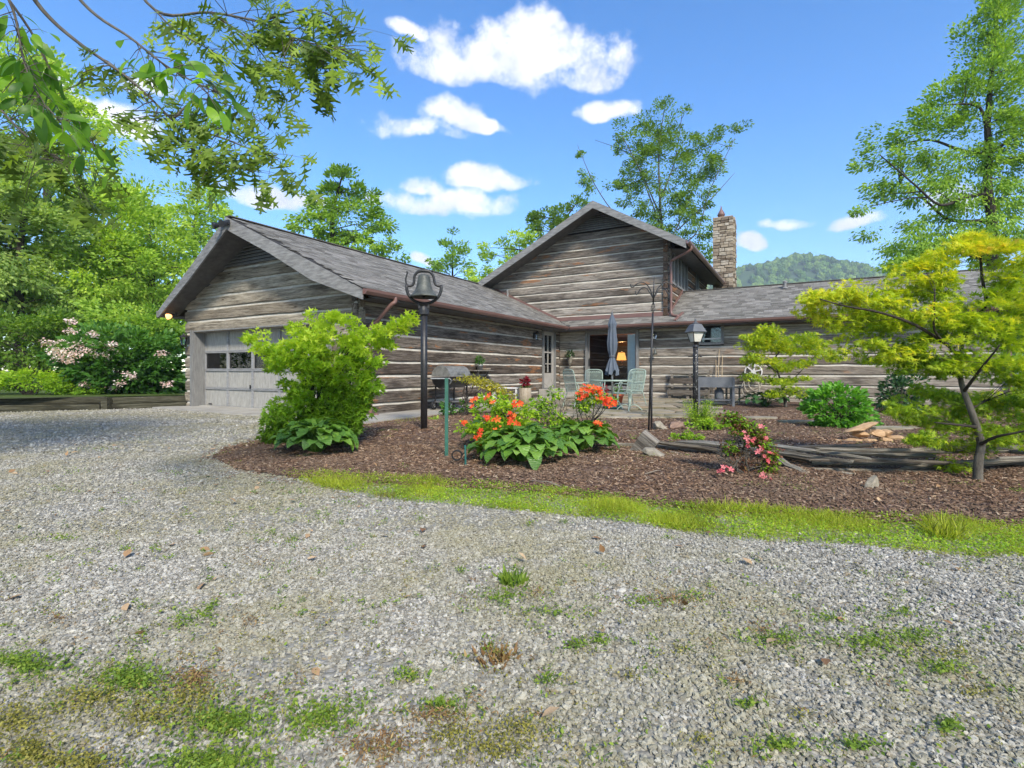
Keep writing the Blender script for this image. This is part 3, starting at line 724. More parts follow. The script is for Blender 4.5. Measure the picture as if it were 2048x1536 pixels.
def wall_lantern(r, a, z, n, s=1.0):
    o = empty('wall_lantern', (r, a, z)); o.parent = house; n = Vector(n); c = n * .15 * s
    mb = MB(); mb.box(n * .02, (.10 * s if n.x == 0 else .03, .10 * s if n.y == 0 else .03, .22 * s)); mb.tube([n * .03 + Vector((0, 0, .05 * s)), n * .10 * s + Vector((0, 0, .18 * s)), c + Vector((0, 0, .14 * s))], .012, 6); mb.build('bracket', M['black'], o)
    mb = MB(); mb.lathe([(.10 * s, .06 * s), (.105 * s, .075 * s), (.03 * s, .14 * s), (.012 * s, .17 * s)], c, 6); mb.lathe([(.04 * s, -.17 * s), (.062 * s, -.15 * s), (.062 * s, -.14 * s)], c, 6)
    for k in range(6):
        an = k * math.pi / 3; e = Vector((math.cos(an), math.sin(an), 0)); mb.bar(c + e * .062 * s + Vector((0, 0, -.14 * s)), c + e * .09 * s + Vector((0, 0, .065 * s)), .008, .008)
    mb.build('cage', M['black'], o); mb = MB(); mb.lathe([(.055 * s, -.138 * s), (.083 * s, .055 * s)], c, 6); mb.build('lamp_glass', M['glass'], o); return o
wall_lantern(-6.82, -.0, 1.95, (0, -1, 0), 1.05)
wall_lantern(0.0, 8.55, 2.36, (1, 0, 0), 1.0)
wall_lantern(r_at(1311, AW), AW, 2.36, (0, -1, 0), .9)
# ================================================================== ground, drive, bed, patio
def poly_sheet(name, pts, z, mat, kind='structure', res=None, zfun=None):
    """a flat sheet cut into a grid inside the outline so that it can undulate"""
    if res is None:
        o = mk(name, [(x, y, z) for x, y in pts], [tuple(range(len(pts)))], mat)
    else:
        xs = [p[0] for p in pts]; ys = [p[1] for p in pts]
        nx = int((max(xs) - min(xs)) / res) + 1; ny = int((max(ys) - min(ys)) / res) + 1
        X = np.linspace(min(xs), max(xs), nx); Y = np.linspace(min(ys), max(ys), ny)
        gx, gy = np.meshgrid(X, Y); gz = zfun(gx, gy)
        V = np.stack([gx.ravel(), gy.ravel(), gz.ravel()], 1)
        i = np.arange((ny - 1) * (nx - 1)); r = i // (nx - 1); c = i % (nx - 1); b = r * nx + c
        o = mk_np(name, V, np.stack([b, b + 1, b + nx + 1, b + nx], 1), mat, smooth=True)
    return tag(o, kind=kind)
def inside(px, py, poly):
    """vectorised point-in-polygon"""
    px = np.asarray(px); py = np.asarray(py); r = np.zeros(px.shape, bool); n = len(poly)
    for i in range(n):
        x0, y0 = poly[i]; x1, y1 = poly[(i + 1) % n]
        if y0 == y1: continue
        c = ((y0 > py) != (y1 > py)) & (px < (x1 - x0) * (py - y0) / (y1 - y0) + x0); r ^= c
    return r
def edge_dist(px, py, poly):
    d = np.full(np.shape(px), 1e9); n = len(poly)
    for i in range(n):
        a = np.array(poly[i]); b = np.array(poly[(i + 1) % n]); ab = b - a; L = (ab ** 2).sum()
        t = np.clip(((px - a[0]) * ab[0] + (py - a[1]) * ab[1]) / L, 0, 1)
        d = np.minimum(d, np.hypot(px - a[0] - t * ab[0], py - a[1] - t * ab[1]))
    return d
def vnoise(x, y, s, seed=0):
    """smooth value noise, plain numpy"""
    x = np.asarray(x) * s; y = np.asarray(y) * s; xi = np.floor(x).astype(int); yi = np.floor(y).astype(int); fx = x - xi; fy = y - yi
    def h(a, b): return (np.sin(a * 127.1 + b * 311.7 + seed * 74.7) * 43758.5453) % 1.0
    u = fx * fx * (3 - 2 * fx); v = fy * fy * (3 - 2 * fy)
    return (h(xi, yi) * (1 - u) + h(xi + 1, yi) * u) * (1 - v) + (h(xi, yi + 1) * (1 - u) + h(xi + 1, yi + 1) * u) * v

def m_gravel():
    t = NT('crushed_gravel'); v = t.coord('Object')
    vo = t.node('ShaderNodeTexVoronoi', {'Vector': v, 'Scale': 60.0, 'Randomness': 1.0}); c = vo.outputs['Color']; d = vo.outputs['Distance']
    sx = t.node('ShaderNodeSeparateColor', {0: c}).outputs[0]
    col = t.ramp(sx, [(0, (.19, .183, .158)), (.3, (.265, .255, .225)), (.65, (.34, .328, .29)), (1, (.44, .425, .38))])
    dust = t.noise(v, .55, 5, .6)
    col = t.mix(t.math('MULTIPLY', t.step(dust, .42, .64), .6), col, (.27, .25, .16))
    moss = t.math('MULTIPLY', t.step(t.noise(v, .9, 6, .65), .55, .66), t.step(t.noise(v, 14, 3), .42, .58))
    col = t.mix(t.math('MULTIPLY', moss, .55), col, (.13, .15, .035))
    dark = t.math('MULTIPLY', t.step(d, .30, .6), .28); col = t.mix(dark, col, (.10, .095, .08))
    t.base(col, .92, 0, .2); t.bump(t.math('SUBTRACT', 1.0, d), .6, .012); return t.m
def m_mulch():
    t = NT('bark_mulch'); v = t.coord('Object')
    vo = t.node('ShaderNodeTexVoronoi', {'Vector': t.node('ShaderNodeMapping', {'Vector': v, 'Scale': (1, 1, 1), 'Rotation': (0, 0, .5)}).outputs[0], 'Scale': 38.0})
    sx = t.node('ShaderNodeSeparateColor', {0: vo.outputs['Color']}).outputs[0]
    col = t.ramp(sx, [(0, (.07, .043, .031)), (.5, (.16, .10, .074)), (.85, (.25, .165, .12)), (1, (.36, .27, .20))])
    n = t.noise(v, .8, 5); col = t.mix(t.math('MULTIPLY', t.step(n, .45, .7), .5), col, (.14, .085, .055))
    t.base(col, .95, 0, .15); t.bump(t.math('ADD', t.math('SUBTRACT', 1.0, vo.outputs['Distance']), t.noise(v, 90, 3)), .9, .03); return t.m
def m_lawn():
    t = NT('grassy_ground'); v = t.coord('Object'); n = t.noise(v, .35, 6); f = t.noise(v, 30, 4)
    t.base(t.ramp(t.math('ADD', t.math('MULTIPLY', n, .6), t.math('MULTIPLY', f, .4)), [(.3, (.045, .06, .018)), (.55, (.075, .115, .025)), (.75, (.11, .15, .04))]), .95, 0, .15); t.bump(f, .6, .05); return t.m
M['gravel'] = m_gravel(); M['mulch'] = m_mulch(); M['lawn'] = m_lawn()

# land falls away flat to the horizon
n = 41; ex = np.concatenate([-np.geomspace(4000, 30, 14), np.linspace(-24, 24, 13), np.geomspace(30, 4000, 14)])
gx, gy = np.meshgrid(ex, ex); V = np.stack([gx.ravel(), gy.ravel(), np.full(gx.size, -.06)], 1)
i = np.arange(40 * 40); b = (i // 40) * 41 + i % 40
tag(mk_np('ground', V, np.stack([b, b + 1, b + 42, b + 41], 1), M['lawn']), kind='structure')
# raised bank behind the timber edging on the left
bank = [(-9.6, 14.95), (-13.0, 13.05), (-30, 9.5), (-60, 12), (-60, 60), (-9.3, 60), (-9.65, 24)]
poly_sheet('bank', bank, .34, M['lawn'])
# gravel drive
drive = [(-30, -9), (22, -9), (22, 3.2), (8.5, 3.25), (0, 4.9), (-2.0, 6.1), (-3.0, 9.6), (-4.4, 11.2), (-9.6, 14.6), (-13.0, 12.8), (-30, 9.0)]
def z_drive(x, y): return (vnoise(x, y, .7, 1) - .5) * .03 + (vnoise(x, y, 2.5, 2) - .5) * .012 - np.clip((edge_dist(x, y, drive) < .001) * 1.0, 0, 1) * .0
def sheet_clip(name, poly, mat, res, zfun):
    """grid sheet whose cells lie inside the outline"""
    xs = [p[0] for p in poly]; ys = [p[1] for p in poly]
    X = np.arange(min(xs), max(xs) + res, res); Y = np.arange(min(ys), max(ys) + res, res); gx, gy = np.meshgrid(X, Y); nx, ny = len(X), len(Y)
    V = np.stack([gx.ravel(), gy.ravel(), zfun(gx, gy).ravel()], 1)
    i = np.arange((ny - 1) * (nx - 1)); b = (i // (nx - 1)) * nx + i % (nx - 1)
    cx = gx.ravel()[b] + res / 2; cy = gy.ravel()[b] + res / 2; k = inside(cx, cy, poly); b = b[k]
    T = np.stack([b, b + 1, b + nx + 1, b + nx], 1); used = np.unique(T); mp = np.zeros(len(V), int); mp[used] = np.arange(len(used))
    return mk_np(name, V[used], mp[T], mat, smooth=True)
tag(sheet_clip('gravel_drive', drive, M['gravel'], .16, z_drive), kind='structure')

# mulch bed: outline as seen from the drive
bed_front = [(425, 915), (470, 940), (540, 950), (620, 958), (720, 965), (850, 975), (1044, 985), (1226, 1004), (1409, 1026), (1653, 1036), (1850, 1046), (2120, 1056)]
bed = [tuple(G(x, y)[:2]) for x, y in bed_front] + [(8.6, 3.5), (9.8, 6.0), (13.0, 11.0), (14.2, 14.0)]
wallp = [HW(r, AW - .05) for r in (13.4, 10, 7.4)]
bed += [(p.x, p.y) for p in wallp]
bed += [(5.6, 14.6), (4.9, 12.2), (4.1, 10.95), (2.5, 10.75), (.9, 10.9), (-.2, 12.6)] + [(HW(1.22, a).x, HW(1.22, a).y) for a in (1.9, .5, -1.2)] + [tuple(G(600, 868)[:2]), tuple(G(520, 882)[:2]), tuple(G(450, 898)[:2])]
def z_bed(x, y):
    d = edge_dist(x, y, bed); ins = inside(x, y, bed); e = np.where(ins, d, -d)
    return np.clip(e * .14, -.05, .05) + .012 + (vnoise(x, y, 1.3, 5) - .5) * .05 * np.clip(e, 0, 1) + (vnoise(x, y, 4, 6) - .5) * .02
def bed_z(x, y): return float(z_bed(np.array([x]), np.array([y]))[0])
big_bed = bed
tag(sheet_clip('mulch_bed', [tuple(p) for p in bed], M['mulch'], .12, z_bed), kind='structure')
# grass verge between drive and bed
ver_lo = [(545, 945), (640, 975), (800, 1003), (950, 1016), (1092, 1031), (1287, 1052), (1531, 1085), (1714, 1092), (1957, 1118), (2150, 1112)]
ver_hi = [(2150, 1052), (2048, 1050), (1850, 1040), (1653, 1029), (1409, 1018), (1226, 996), (1044, 975), (850, 965), (720, 955), (620, 948)]
verge = [tuple(G(x, y)[:2]) for x, y in ver_lo + ver_hi]

# concrete walk beside the garage, apron in front of its door
def hpoly(pts): return [HW(r, a) for r, a in pts]
def slab_g(name, pts, z0, z1, mat):
    o = MB().prism([Vector((p.x, p.y, z0)) for p in hpoly(pts)], (0, 0, z1 - z0)).build(name, mat); return tag(o, kind='structure')
slab_g('walkway', [(.06, -.62), (1.22, -1.25), (1.22, 2.0), (1.22, 9.0), (.06, 9.0)], -.05, .06, M['concrete'])
slab_g('apron', [(-7.2, .33), (-7.3, -.75), (-3.5, -.95), (.055, -.66), (.055, -.04), (-.95, -.04), (-.95, .33)], -.05, .035, M['concrete'])
# flagstone patio
patio = [(.9, 10.95), (2.5, 10.75), (4.2, 11.0), (5.0, 12.2), (5.9, 14.3), (HW(7.6, AW - .06).x, HW(7.6, AW - .06).y), (HW(.05, AW - .06).x, HW(.05, AW - .06).y), (HW(1.24, 9.1).x, HW(1.24, 9.1).y), (HW(1.24, 1.9).x, HW(1.24, 1.9).y), (-.2, 12.6)]
def m_flag():
    t = NT('flagstone'); col = t.ramp(t.orand(), [(0, (.18, .15, .11)), (.4, (.28, .245, .19)), (.75, (.33, .30, .25)), (1, (.33, .25, .165))])
    v = t.coord('Object', rnd_off=True); n = t.noise(v, 3, 6, .6); col = t.mix(.7, col, t.ramp(n, [(.3, (.6, .6, .57)), (.7, (1.3, 1.28, 1.2))]), 'MULTIPLY')
    mo = t.step(t.noise(t.coord('Object'), 1.4, 5, .65), .44, .62); col = t.mix(t.math('MULTIPLY', mo, .68), col, (.19, .165, .075))
    t.base(col, .9, 0, .2); t.bump(n, .5, .02); return t.m
M['flag'] = m_flag(); M['joint'] = m_plain('mossy_joint', (.06, .055, .03), (.12, .12, .045), 9, .95, .4)
pb = MB().prism([(x, y, -.05) for x, y in patio], (0, 0, .10)).build('patio', M['joint']); tag(pb, kind='structure')
q = random.Random(21); gs = .62; cells = {}
for i in range(-3, 14):
    for j in range(14, 40): cells[(i, j)] = (i * gs + q.uniform(-.2, .2) + (.3 if j % 2 else 0), j * gs * .9 + q.uniform(-.17, .17) - 1.6)
for (i, j), p in list(cells.items()):
    ks = [(i, j), (i + 1, j), (i + 1, j + 1), (i, j + 1)]
    if not all(k in cells for k in ks): continue
    c4 = [Vector((*cells[k], 0)) for k in ks]; c = sum(c4, Vector()) / 4
    if not inside(np.array([c.x]), np.array([c.y]), patio)[0] or edge_dist(np.array([c.x]), np.array([c.y]), patio)[0] < .10: continue
    pts = []
    for k in range(4):
        a, b2 = c4[k], c4[(k + 1) % 4]
        for t_ in (.12, .5, .88):
            p_ = a.lerp(b2, t_) + Vector((q.uniform(-.025, .025), q.uniform(-.025, .025), 0)); pts.append(c + (p_ - c) * .93)
    MB().prism([(p_.x, p_.y, .045) for p_ in pts], (0, 0, .03 + q.uniform(0, .012))).build('flagstone', M['flag'], pb)
# rough edging stones along the front of the patio
x = .75
while x < 4.4:
    w = q.uniform(.35, .7); yy = 10.86 - .14 * math.exp(-((x - 2.4) / 1.0) ** 2) + (max(0, x - 3.4) * .25)
    MB().box((x + w / 2, yy, .035), (w - .02, .26, .10), Matrix.Rotation(q.uniform(-.08, .08), 3, 'Z'), .02).build('edging_stone', M['flag'], pb); x += w
# stepping stones through the mulch
for (px, py, w, d) in ((1517, 837, .75, .4), (1600, 845, .85, .38), (1792, 858, .9, .4), (1450, 829, .6, .35)):
    g = G(px, py, .06); nn = 9; pts = [(g.x + w / 2 * math.cos(k * 2 * math.pi / nn) * q.uniform(.85, 1.1), g.y + d / 2 * math.sin(k * 2 * math.pi / nn) * q.uniform(.85, 1.1), 0.02) for k in range(nn)]
    o = MB().prism(pts, (0, 0, .075)).build('stepping_stone', M['flag'])
    tag(o, {1517: 'flat tan stepping stone in the mulch right of the patio, second from it', 1600: 'flat stepping stone left of the rounded hydrangea', 1792: 'flat stepping stone right of the tan rock heap', 1450: 'flat stepping stone at the right edge of the patio'}[px], 'stepping stone', 'stepping stones')
# timber edging, left: two courses with a post between
M['timber'] = m_log('mossy_timber', 0, (.018, .018, .012), (.055, .054, .036), (.13, .128, .095), .1, .7)
def timber(mb_parent, a, b, z, h, w, seed):
    a, b = Vector((*a, z)), Vector((*b, z)); d = (b - a); L = d.length; o = empty; ang = math.atan2(d.y, d.x)
    V, F = log_mesh(lambda zz: 0, lambda zz: L, 0, h, max(3, int(L / .5)), w, lambda s, o_, zz: Vector((s, -o_, zz)), seed)
    ob = mk('timber', V, F, M['timber'], mb_parent); ob.location = a; ob.rotation_euler = (0, 0, ang); return ob
tw = empty('timber_edging', (-11.0, 13.95, 0), 0, 'low mossy timber edging in front of the hedge and laurel', 'edging')
def off(p): return (p[0] + 11.0, p[1] - 13.95)
for a, b, z, h, s in (((-16.6, 12.25), (-11.25, 13.78), -.04, .19, 1), ((-16.8, 12.3), (-11.2, 13.86), .155, .19, 2), ((-11.0, 13.9), (-9.5, 14.72), -.04, .17, 3), ((-11.05, 13.95), (-9.45, 14.8), .14, .18, 4)):
    timber(tw, off(a), off(b), z, h, .2, s)
ob = MB().box((-.1, -.12, .14), (.17, .17, .38), None, .02).build('post', M['timber'], tw)
# ================================================================== things on the patio and in the bed
def m_sh(name, c, rough=.5, metal=0.0, spec=.4, sc=14): return m_plain(name, tuple(x * .75 for x in c), tuple(min(1, x * 1.25) for x in c), sc, rough, .12, metal, spec)
M['patina'] = m_plain('patinated_bell_iron', (.025, .028, .026), (.13, .14, .125), 9, .55, .3, .2, .5)
M['green_post'] = m_sh('green_painted_metal', (.03, .115, .085), .45)
M['mint'] = m_sh('mint_green_metal', (.29, .365, .31), .5)
M['umbrella'] = m_plain('grey_umbrella_cloth', (.075, .095, .125), (.125, .15, .185), 6, .9, .15)
M['wood_grey'] = m_log('grey_bench_wood', 0, (.07, .062, .052), (.17, .155, .135), (.29, .27, .24), .1, .7)
M['wood_post'] = m_log('split_rail_wood', 0, (.05, .045, .036), (.19, .175, .145), (.38, .36, .31), .1, .72)
M['slate'] = m_plain('blue_grey_painted_wood', (.085, .095, .11), (.14, .15, .165), 5, .7, .15)
M['galv'] = m_plain('galvanised_metal', (.22, .23, .24), (.38, .39, .40), 12, .45, .1, .6, .5)
M['terracotta'] = m_sh('terracotta', (.42, .10, .05), .8)
M['teal'] = m_sh('teal_plastic', (.02, .11, .10), .5)
M['rubber'] = m_sh('black_rubber', (.012, .012, .013), .8)
M['hose'] = m_sh('pale_hose', (.42, .38, .30), .6)
M['straw'] = m_plain('pale_stick', (.32, .24, .15), (.50, .40, .27), 8, .8, .2)
M['stump'] = m_plain('tree_stump_bark', (.20, .16, .11), (.40, .34, .26), 6, .95, .5, stretch=(3, 3, 1))

# --- cast bell on a black post
b0 = G(848, 868); bp = empty('bell_post', b0, 0, 'old cast iron farm bell on a tall black post in the mulch', 'bell')
mb = MB(); mb.tube([(0, 0, -.03), (0, 0, 1.0), (0, 0, 2.02)], .056, 16); mb.build('post', M['black'], bp, True)
mb = MB(); mb.lathe([(.064, 1.98), (.085, 1.99), (.085, 2.06), (.075, 2.12), (.10, 2.16), (.06, 2.18)], (0, 0, 0), 14); mb.box((0, 0, 2.13), (.18, .10, .10), None, .01); mb.build('collar', M['black'], bp)
yk = [(math.sin(t) * .285, 0, 2.44 - math.cos(t) * .27) for t in np.linspace(-1.75, 1.75, 19)]
mb = MB(); mb.tube(yk, .026, 8); mb.build('cradle', M['black'], bp, True)
yk = smooth_path([(-.29, 0, 2.47), (-.20, 0, 2.47), (-.165, 0, 2.53), (-.155, 0, 2.63), (-.10, 0, 2.70), (0, 0, 2.72), (.10, 0, 2.70), (.155, 0, 2.63), (.175, 0, 2.53), (.21, 0, 2.48), (.29, 0, 2.47)], 4)
mb = MB(); mb.tube(yk, [.020 + .012 * math.exp(-(p.x / .12) ** 2) for p in yk], 8); mb.tube([(0, 0, 2.73), (0, 0, 2.77)], .012, 6); mb.build('yoke', M['black'], bp, True)
mb = MB(); mb.tube(smooth_path([(-.28, 0, 2.47), (-.30, 0, 2.56), (-.285, 0, 2.64), (-.27, 0, 2.69), (-.29, 0, 2.70)], 4), [.014] * 17, 6); mb.build('crank_arm', M['black'], bp, True)
mb = MB(); mb.lathe([(.05, 2.66), (.085, 2.645), (.10, 2.61), (.108, 2.55), (.118, 2.48), (.145, 2.40), (.19, 2.335), (.232, 2.30), (.236, 2.28), (.22, 2.275), (.17, 2.33), (.12, 2.42), (.05, 2.6)], (0, 0, 0), 28); mb.build('bell', M['patina'], bp, True)
mb = MB(); mb.tube([(0, 0, 2.55), (0, 0, 2.30)], .012, 6); mb.lathe([(.0, 2.32), (.03, 2.30), (.03, 2.27), (0, 2.25)], (0, 0, 0), 10); mb.build('clapper', M['black'], bp)
bp.rotation_euler = (0, 0, R_(6))

# --- green square post with a bracket
g0 = G(893, 925); o = empty('green_post', g0, R_(8), 'short green square metal post with thin top arm beside orange azalea', 'post')
MB().box((0, 0, .47), (.040, .040, 1.0), None, .004).build('post', M['green_post'], o)
mb = MB(); mb.box((-.07, 0, .965), (.22, .035, .012)); mb.tube(smooth_path([(.03, 0, .96), (.05, 0, .95), (.05, 0, .92), (.035, 0, .90)], 3), .004, 5); mb.build('arm', M['galv'], o)
# --- low stake with a coil of drip line
g0 = G(931, 942); o = empty('garden_stake', g0, 0, 'thin dark blue garden stake with coiled drip line in mulch', 'stake')
MB().tube([(0, 0, -.03), (0, 0, .12), (-.004, 0, .27)], .011, 8).build('stake', M['teal'], o)
pts = [(-.09 + .055 * math.cos(t) * (1 - t * .01), .03 * math.sin(t * .5), .165 + .05 * math.sin(t)) for t in np.linspace(0, 14, 60)]
MB().tube([(0, 0, .2)] + pts, .006, 5).build('drip_line', M['rubber'], o, True)
# --- shepherd's crook with two double hooks, and the short rod beside it
g0 = G(1297, 868); o = empty('plant_hanger', g0, 0, 'tall black shepherd pole with twin curled plant hooks', 'plant hanger')
tilt = .09
def tl_(x, z, y=0): return (x + tilt * z / 2.5, y, z)
MB().tube([tl_(0, -.05), tl_(0, 1.2), tl_(0, 2.0)], .016, 8).build('pole', M['black'], o, True)
mb = MB()
for k in range(4):
    mb.tube([tl_(.032 * math.sin(math.pi * t) * math.cos(k * 1.57 + t * 3.1), 2.0 + .20 * t, .032 * math.sin(math.pi * t) * math.sin(k * 1.57 + t * 3.1)) for t in np.linspace(0, 1, 9)], .006, 5)
mb.tube([tl_(0, 2.2), tl_(0, 2.40), tl_(0, 2.62)], [.014, .012, .004], 8); mb.build('twisted_finial', M['black'], o, True)
for sx in (-1, 1):
    for (w, zt, ze, sy) in ((.36, 2.52, 2.47, .0), (.27, 2.44, 2.36, .05)):
        mb = MB(); mb.tube(smooth_path([tl_(0, 2.25), tl_(sx * w * .18, zt - .10, sy * .3), tl_(sx * w * .45, zt, sy * .7), tl_(sx * w * .75, zt - .01, sy), tl_(sx * w * .95, ze - .02, sy), tl_(sx * w * 1.05, ze - .02, sy), tl_(sx * w * 1.08, ze + .03, sy)], 5), .009, 6); mb.build('hook', M['black'], o, True)
g1 = G(1303, 866); o = MB().tube([(0, 0, -.05), (0, 0, .5), (.01, 0, .93)], .017, 8).build('short_rod', M['black'], None, True); o.location = g1; tag(o, 'short black rod standing beside the tall plant hanger', 'rod')
# --- lamp post
g0 = G(1391, 850); o = empty('lamp_post', g0, R_(12), 'black lamp post with flaking paint and frosted lantern', 'lamp post')
def m_flake():
    t = NT('flaking_black_paint'); n = t.noise(t.coord('Object'), 26, 5, .7); col = t.mix(t.step(n, .58, .63), (.012, .012, .013), (.42, .42, .40)); t.base(col, .5, 0, .4); t.bump(n, .3, .01); return t.m
M['flake'] = m_flake()
mb = MB(); mb.tube([(0, 0, -.05), (0, 0, .9), (0, 0, 1.52)], [.052, .05, .045], 14); mb.lathe([(.07, 0), (.07, .10), (.055, .14)], (0, 0, 0), 14); mb.build('post', M['flake'], o, True)
MB().tube([(-.15, 0, 1.33), (.15, 0, 1.33)], .010, 6).build('ladder_bar', M['flake'], o)
mb = MB(); mb.lathe([(.045, 1.50), (.055, 1.52), (.03, 1.56), (.05, 1.60), (.075, 1.615)], (0, 0, 0), 12); mb.build('socket', M['black'], o)
mb = MB(); q4 = [(math.cos(k * math.pi / 2 + .785), math.sin(k * math.pi / 2 + .785)) for k in range(4)]
zb_, zt_ = 1.615, 1.80
for c_, s_ in q4: mb.bar((c_ * .10, s_ * .10, zb_), (c_ * .165, s_ * .165, zt_), .012, .012)
mb.build('lantern_frame', M['black'], o)
mb = MB(); mb.lathe([(.093, zb_ + .004), (.155, zt_ - .004)], (0, 0, 0), 4); ob = mb.build('lantern_glass', M['milk'], o); ob.rotation_euler = (0, 0, R_(45))
mb = MB(); mb.lathe([(.205, zt_), (.215, zt_ + .012), (.20, zt_ + .02), (.12, zt_ + .15), (.085, zt_ + .165)], (0, 0, 0), 4); mb.lathe([(.05, zt_ + .165), (.06, zt_ + .185), (.02, zt_ + .20), (.022, zt_ + .24), (.006, zt_ + .27)], (0, 0, 0), 12); ob = mb.build('lantern_roof', M['slate'], o); ob.rotation_euler = (0, 0, R_(45))

# --- umbrella, table and chairs
PZ = .085
t0 = P(1222, 815, 13.2); t0.z = PZ
o = empty('patio_table', t0, 0, 'round mint green metal patio table under the folded umbrella', 'table')
mb = MB(); mb.lathe([(.53, .70), (.545, .71), (.545, .725), (.53, .735)], (0, 0, 0), 40, False); mb.build('rim', M['mint'], o, True)
mb = MB()
for k in range(-9, 10):
    x = k * .055; h = math.sqrt(max(0, .53 ** 2 - x * x)); mb.bar((x, -h, .72), (x, h, .72), .006, .006); mb.bar((-h, x, .722), (h, x, .722), .006, .006)
mb.build('mesh_top', M['mint'], o)
for k in range(4):
    a = k * math.pi / 2 + .6; e = Vector((math.cos(a), math.sin(a), 0))
    MB().tube(smooth_path([e * .42 + Vector((0, 0, .71)), e * .30 + Vector((0, 0, .5)), e * .22 + Vector((0, 0, .3)), e * .34 + Vector((0, 0, .08)), e * .42], 5), .013, 6).build('leg', M['mint'], o, True)
u = empty('umbrella', t0 + Vector((.03, 0, 0)), 0, 'folded blue grey patio umbrella standing through the green table', 'umbrella')
MB().lathe([(.24, 0), (.25, .03), (.22, .07), (.05, .10), (.045, .28), (.03, .30)], (0, 0, 0), 20).build('base', M['teal'], u, True)
MB().tube([(0, 0, .05), (0, 0, 1.0), (0, 0, 2.46)], .023, 10).build('pole', M['galv'], u, True)
V = []; nn, prof = 48, [(2.44, .03, 0), (2.36, .07, .1), (2.20, .13, .25), (2.185, .135, .25), (2.1, .105, .4), (1.9, .125, .45), (1.7, .145, .5), (1.5, .125, .5), (1.36, .075, .3), (1.33, .07, .25), (1.28, .085, .35), (1.15, .13, .55), (1.0, .17, .6), (.90, .19, .6)]
F = []
for i, (z, r, am) in enumerate(prof):
    for k in range(nn):
        a = 2 * math.pi * k / nn; w = 1 + am * .45 * math.sin(a * 8 + .5 * math.sin(a * 3 + i * .2)); zz = z + (.06 * math.sin(a * 4 + 1) + .04 * math.sin(a * 8) if i == len(prof) - 1 else 0)
        V.append((.84 * r * w * math.cos(a), .84 * r * w * math.sin(a), zz))
for i in range(len(prof) - 1):
    for k in range(nn): F.append((i * nn + k, i * nn + (k + 1) % nn, (i + 1) * nn + (k + 1) % nn, (i + 1) * nn + k))
mk('canopy', V, F, M['umbrella'], u, True)
MB().lathe([(.035, 2.43), (.03, 2.47), (.012, 2.50), (.004, 2.56)], (0, 0, 0), 10).build('finial', M['slate'], u); MB().lathe([(.082, 1.33), (.085, 1.35), (.082, 1.37)], (0, 0, 0), 16, False).build('tie', M['slate'], u)

def chair(loc, rz, label, spring=False):
    c = empty('patio_chair', loc, rz, label, 'chair', 'mint green patio chairs')
    def bk(x, t): return Vector((x, -.22 - .12 * t, .42 + .56 * t))      # backrest leans away
    mb = MB(); mb.tube(smooth_path([(-.24, -.22, .42), bk(-.25, .5), bk(-.24, .92), bk(-.17, 1.03), bk(0, 1.05), bk(.17, 1.03), bk(.24, .92), bk(.25, .5), (.24, -.22, .42)], 4), .013, 6); mb.build('back_frame', M['mint'], c, True)
    mb = MB()
    for i in range(-9, 10): mb.bar(bk(i * .026, .0), bk(i * .026, 1.0 if abs(i) < 8 else .95), .0055, .0055)
    for j in range(0, 15): mb.bar(bk(-.245, j / 15), bk(.245, j / 15), .0055, .0055)
    for i in range(-3, 4):
        ctr = bk(i * .06, .93); mb.tube([ctr + Vector((.028 * math.cos(t), -.005, .028 * math.sin(t))) for t in np.linspace(0, 6.28, 9)], .005, 4)
    mb.build('mesh_back', M['mint'], c)
    mb = MB(); mb.tube(smooth_path([(-.24, -.22, .42), (-.26, .0, .42), (-.25, .24, .43), (0, .27, .43), (.25, .24, .43), (.26, 0, .42), (.24, -.22, .42)], 4), .013, 6); mb.build('seat_frame', M['mint'], c, True)
    mb = MB()
    for i in range(-9, 10): mb.bar((i * .026, -.22, .42), (i * .026, .255, .43), .0055, .0055)
    for j in range(0, 15): mb.bar((-.25, -.21 + j * .032, .42), (.25, -.21 + j * .032, .42), .0055, .0055)
    mb.build('mesh_seat', M['mint'], c)
    for sx in (-1, 1):
        mb = MB(); mb.tube(smooth_path([bk(sx * .25, .42), (sx * .29, -.08, .66), (sx * .30, .12, .65), (sx * .29, .2, .56), (sx * .26, .2, .43)], 4), .012, 6); mb.build('armrest', M['mint'], c, True)
        if not spring:
            MB().tube(smooth_path([(sx * .25, .22, .43), (sx * .26, .25, .2), (sx * .27, .27, 0)], 3), .013, 6).build('leg', M['mint'], c, True)
            MB().tube(smooth_path([(sx * .24, -.2, .42), (sx * .25, -.27, .2), (sx * .26, -.33, 0)], 3), .013, 6).build('leg', M['mint'], c, True)
    if spring:
        MB().tube([(0, -.05, .41), (0, -.05, .05)], [.03, .03], 10).build('pedestal', M['mint'], c, True)
        for k in range(4):
            a = k * math.pi / 2 + .8; e = Vector((math.cos(a), math.sin(a), 0)); o_ = Vector((0, -.05, 0))
            MB().tube(smooth_path([o_ + Vector((0, 0, .10)), o_ + e * .12 + Vector((0, 0, .15)), o_ + e * .26 + Vector((0, 0, .06)), o_ + e * .30 + Vector((0, 0, .012))], 4), .012, 6).build('foot', M['mint'], c, True)
    return c
c1 = P(1256, 820, 12.35); c1.z = PZ; chair(c1, R_(28), 'mint green mesh chair right of the umbrella, its back to the drive', True)
c2 = P(1157, 818, 13.5); c2.z = PZ; chair(c2, R_(-62), 'leftmost mint green mesh chair at the patio table')
c3 = P(1188, 812, 14.5); c3.z = PZ; chair(c3, R_(172), 'mint green mesh chair behind the patio table, left of the umbrella')
c4 = P(1262, 812, 14.3); c4.z = PZ; chair(c4, R_(120), 'mint green mesh chair farthest right, behind the front spring chair')
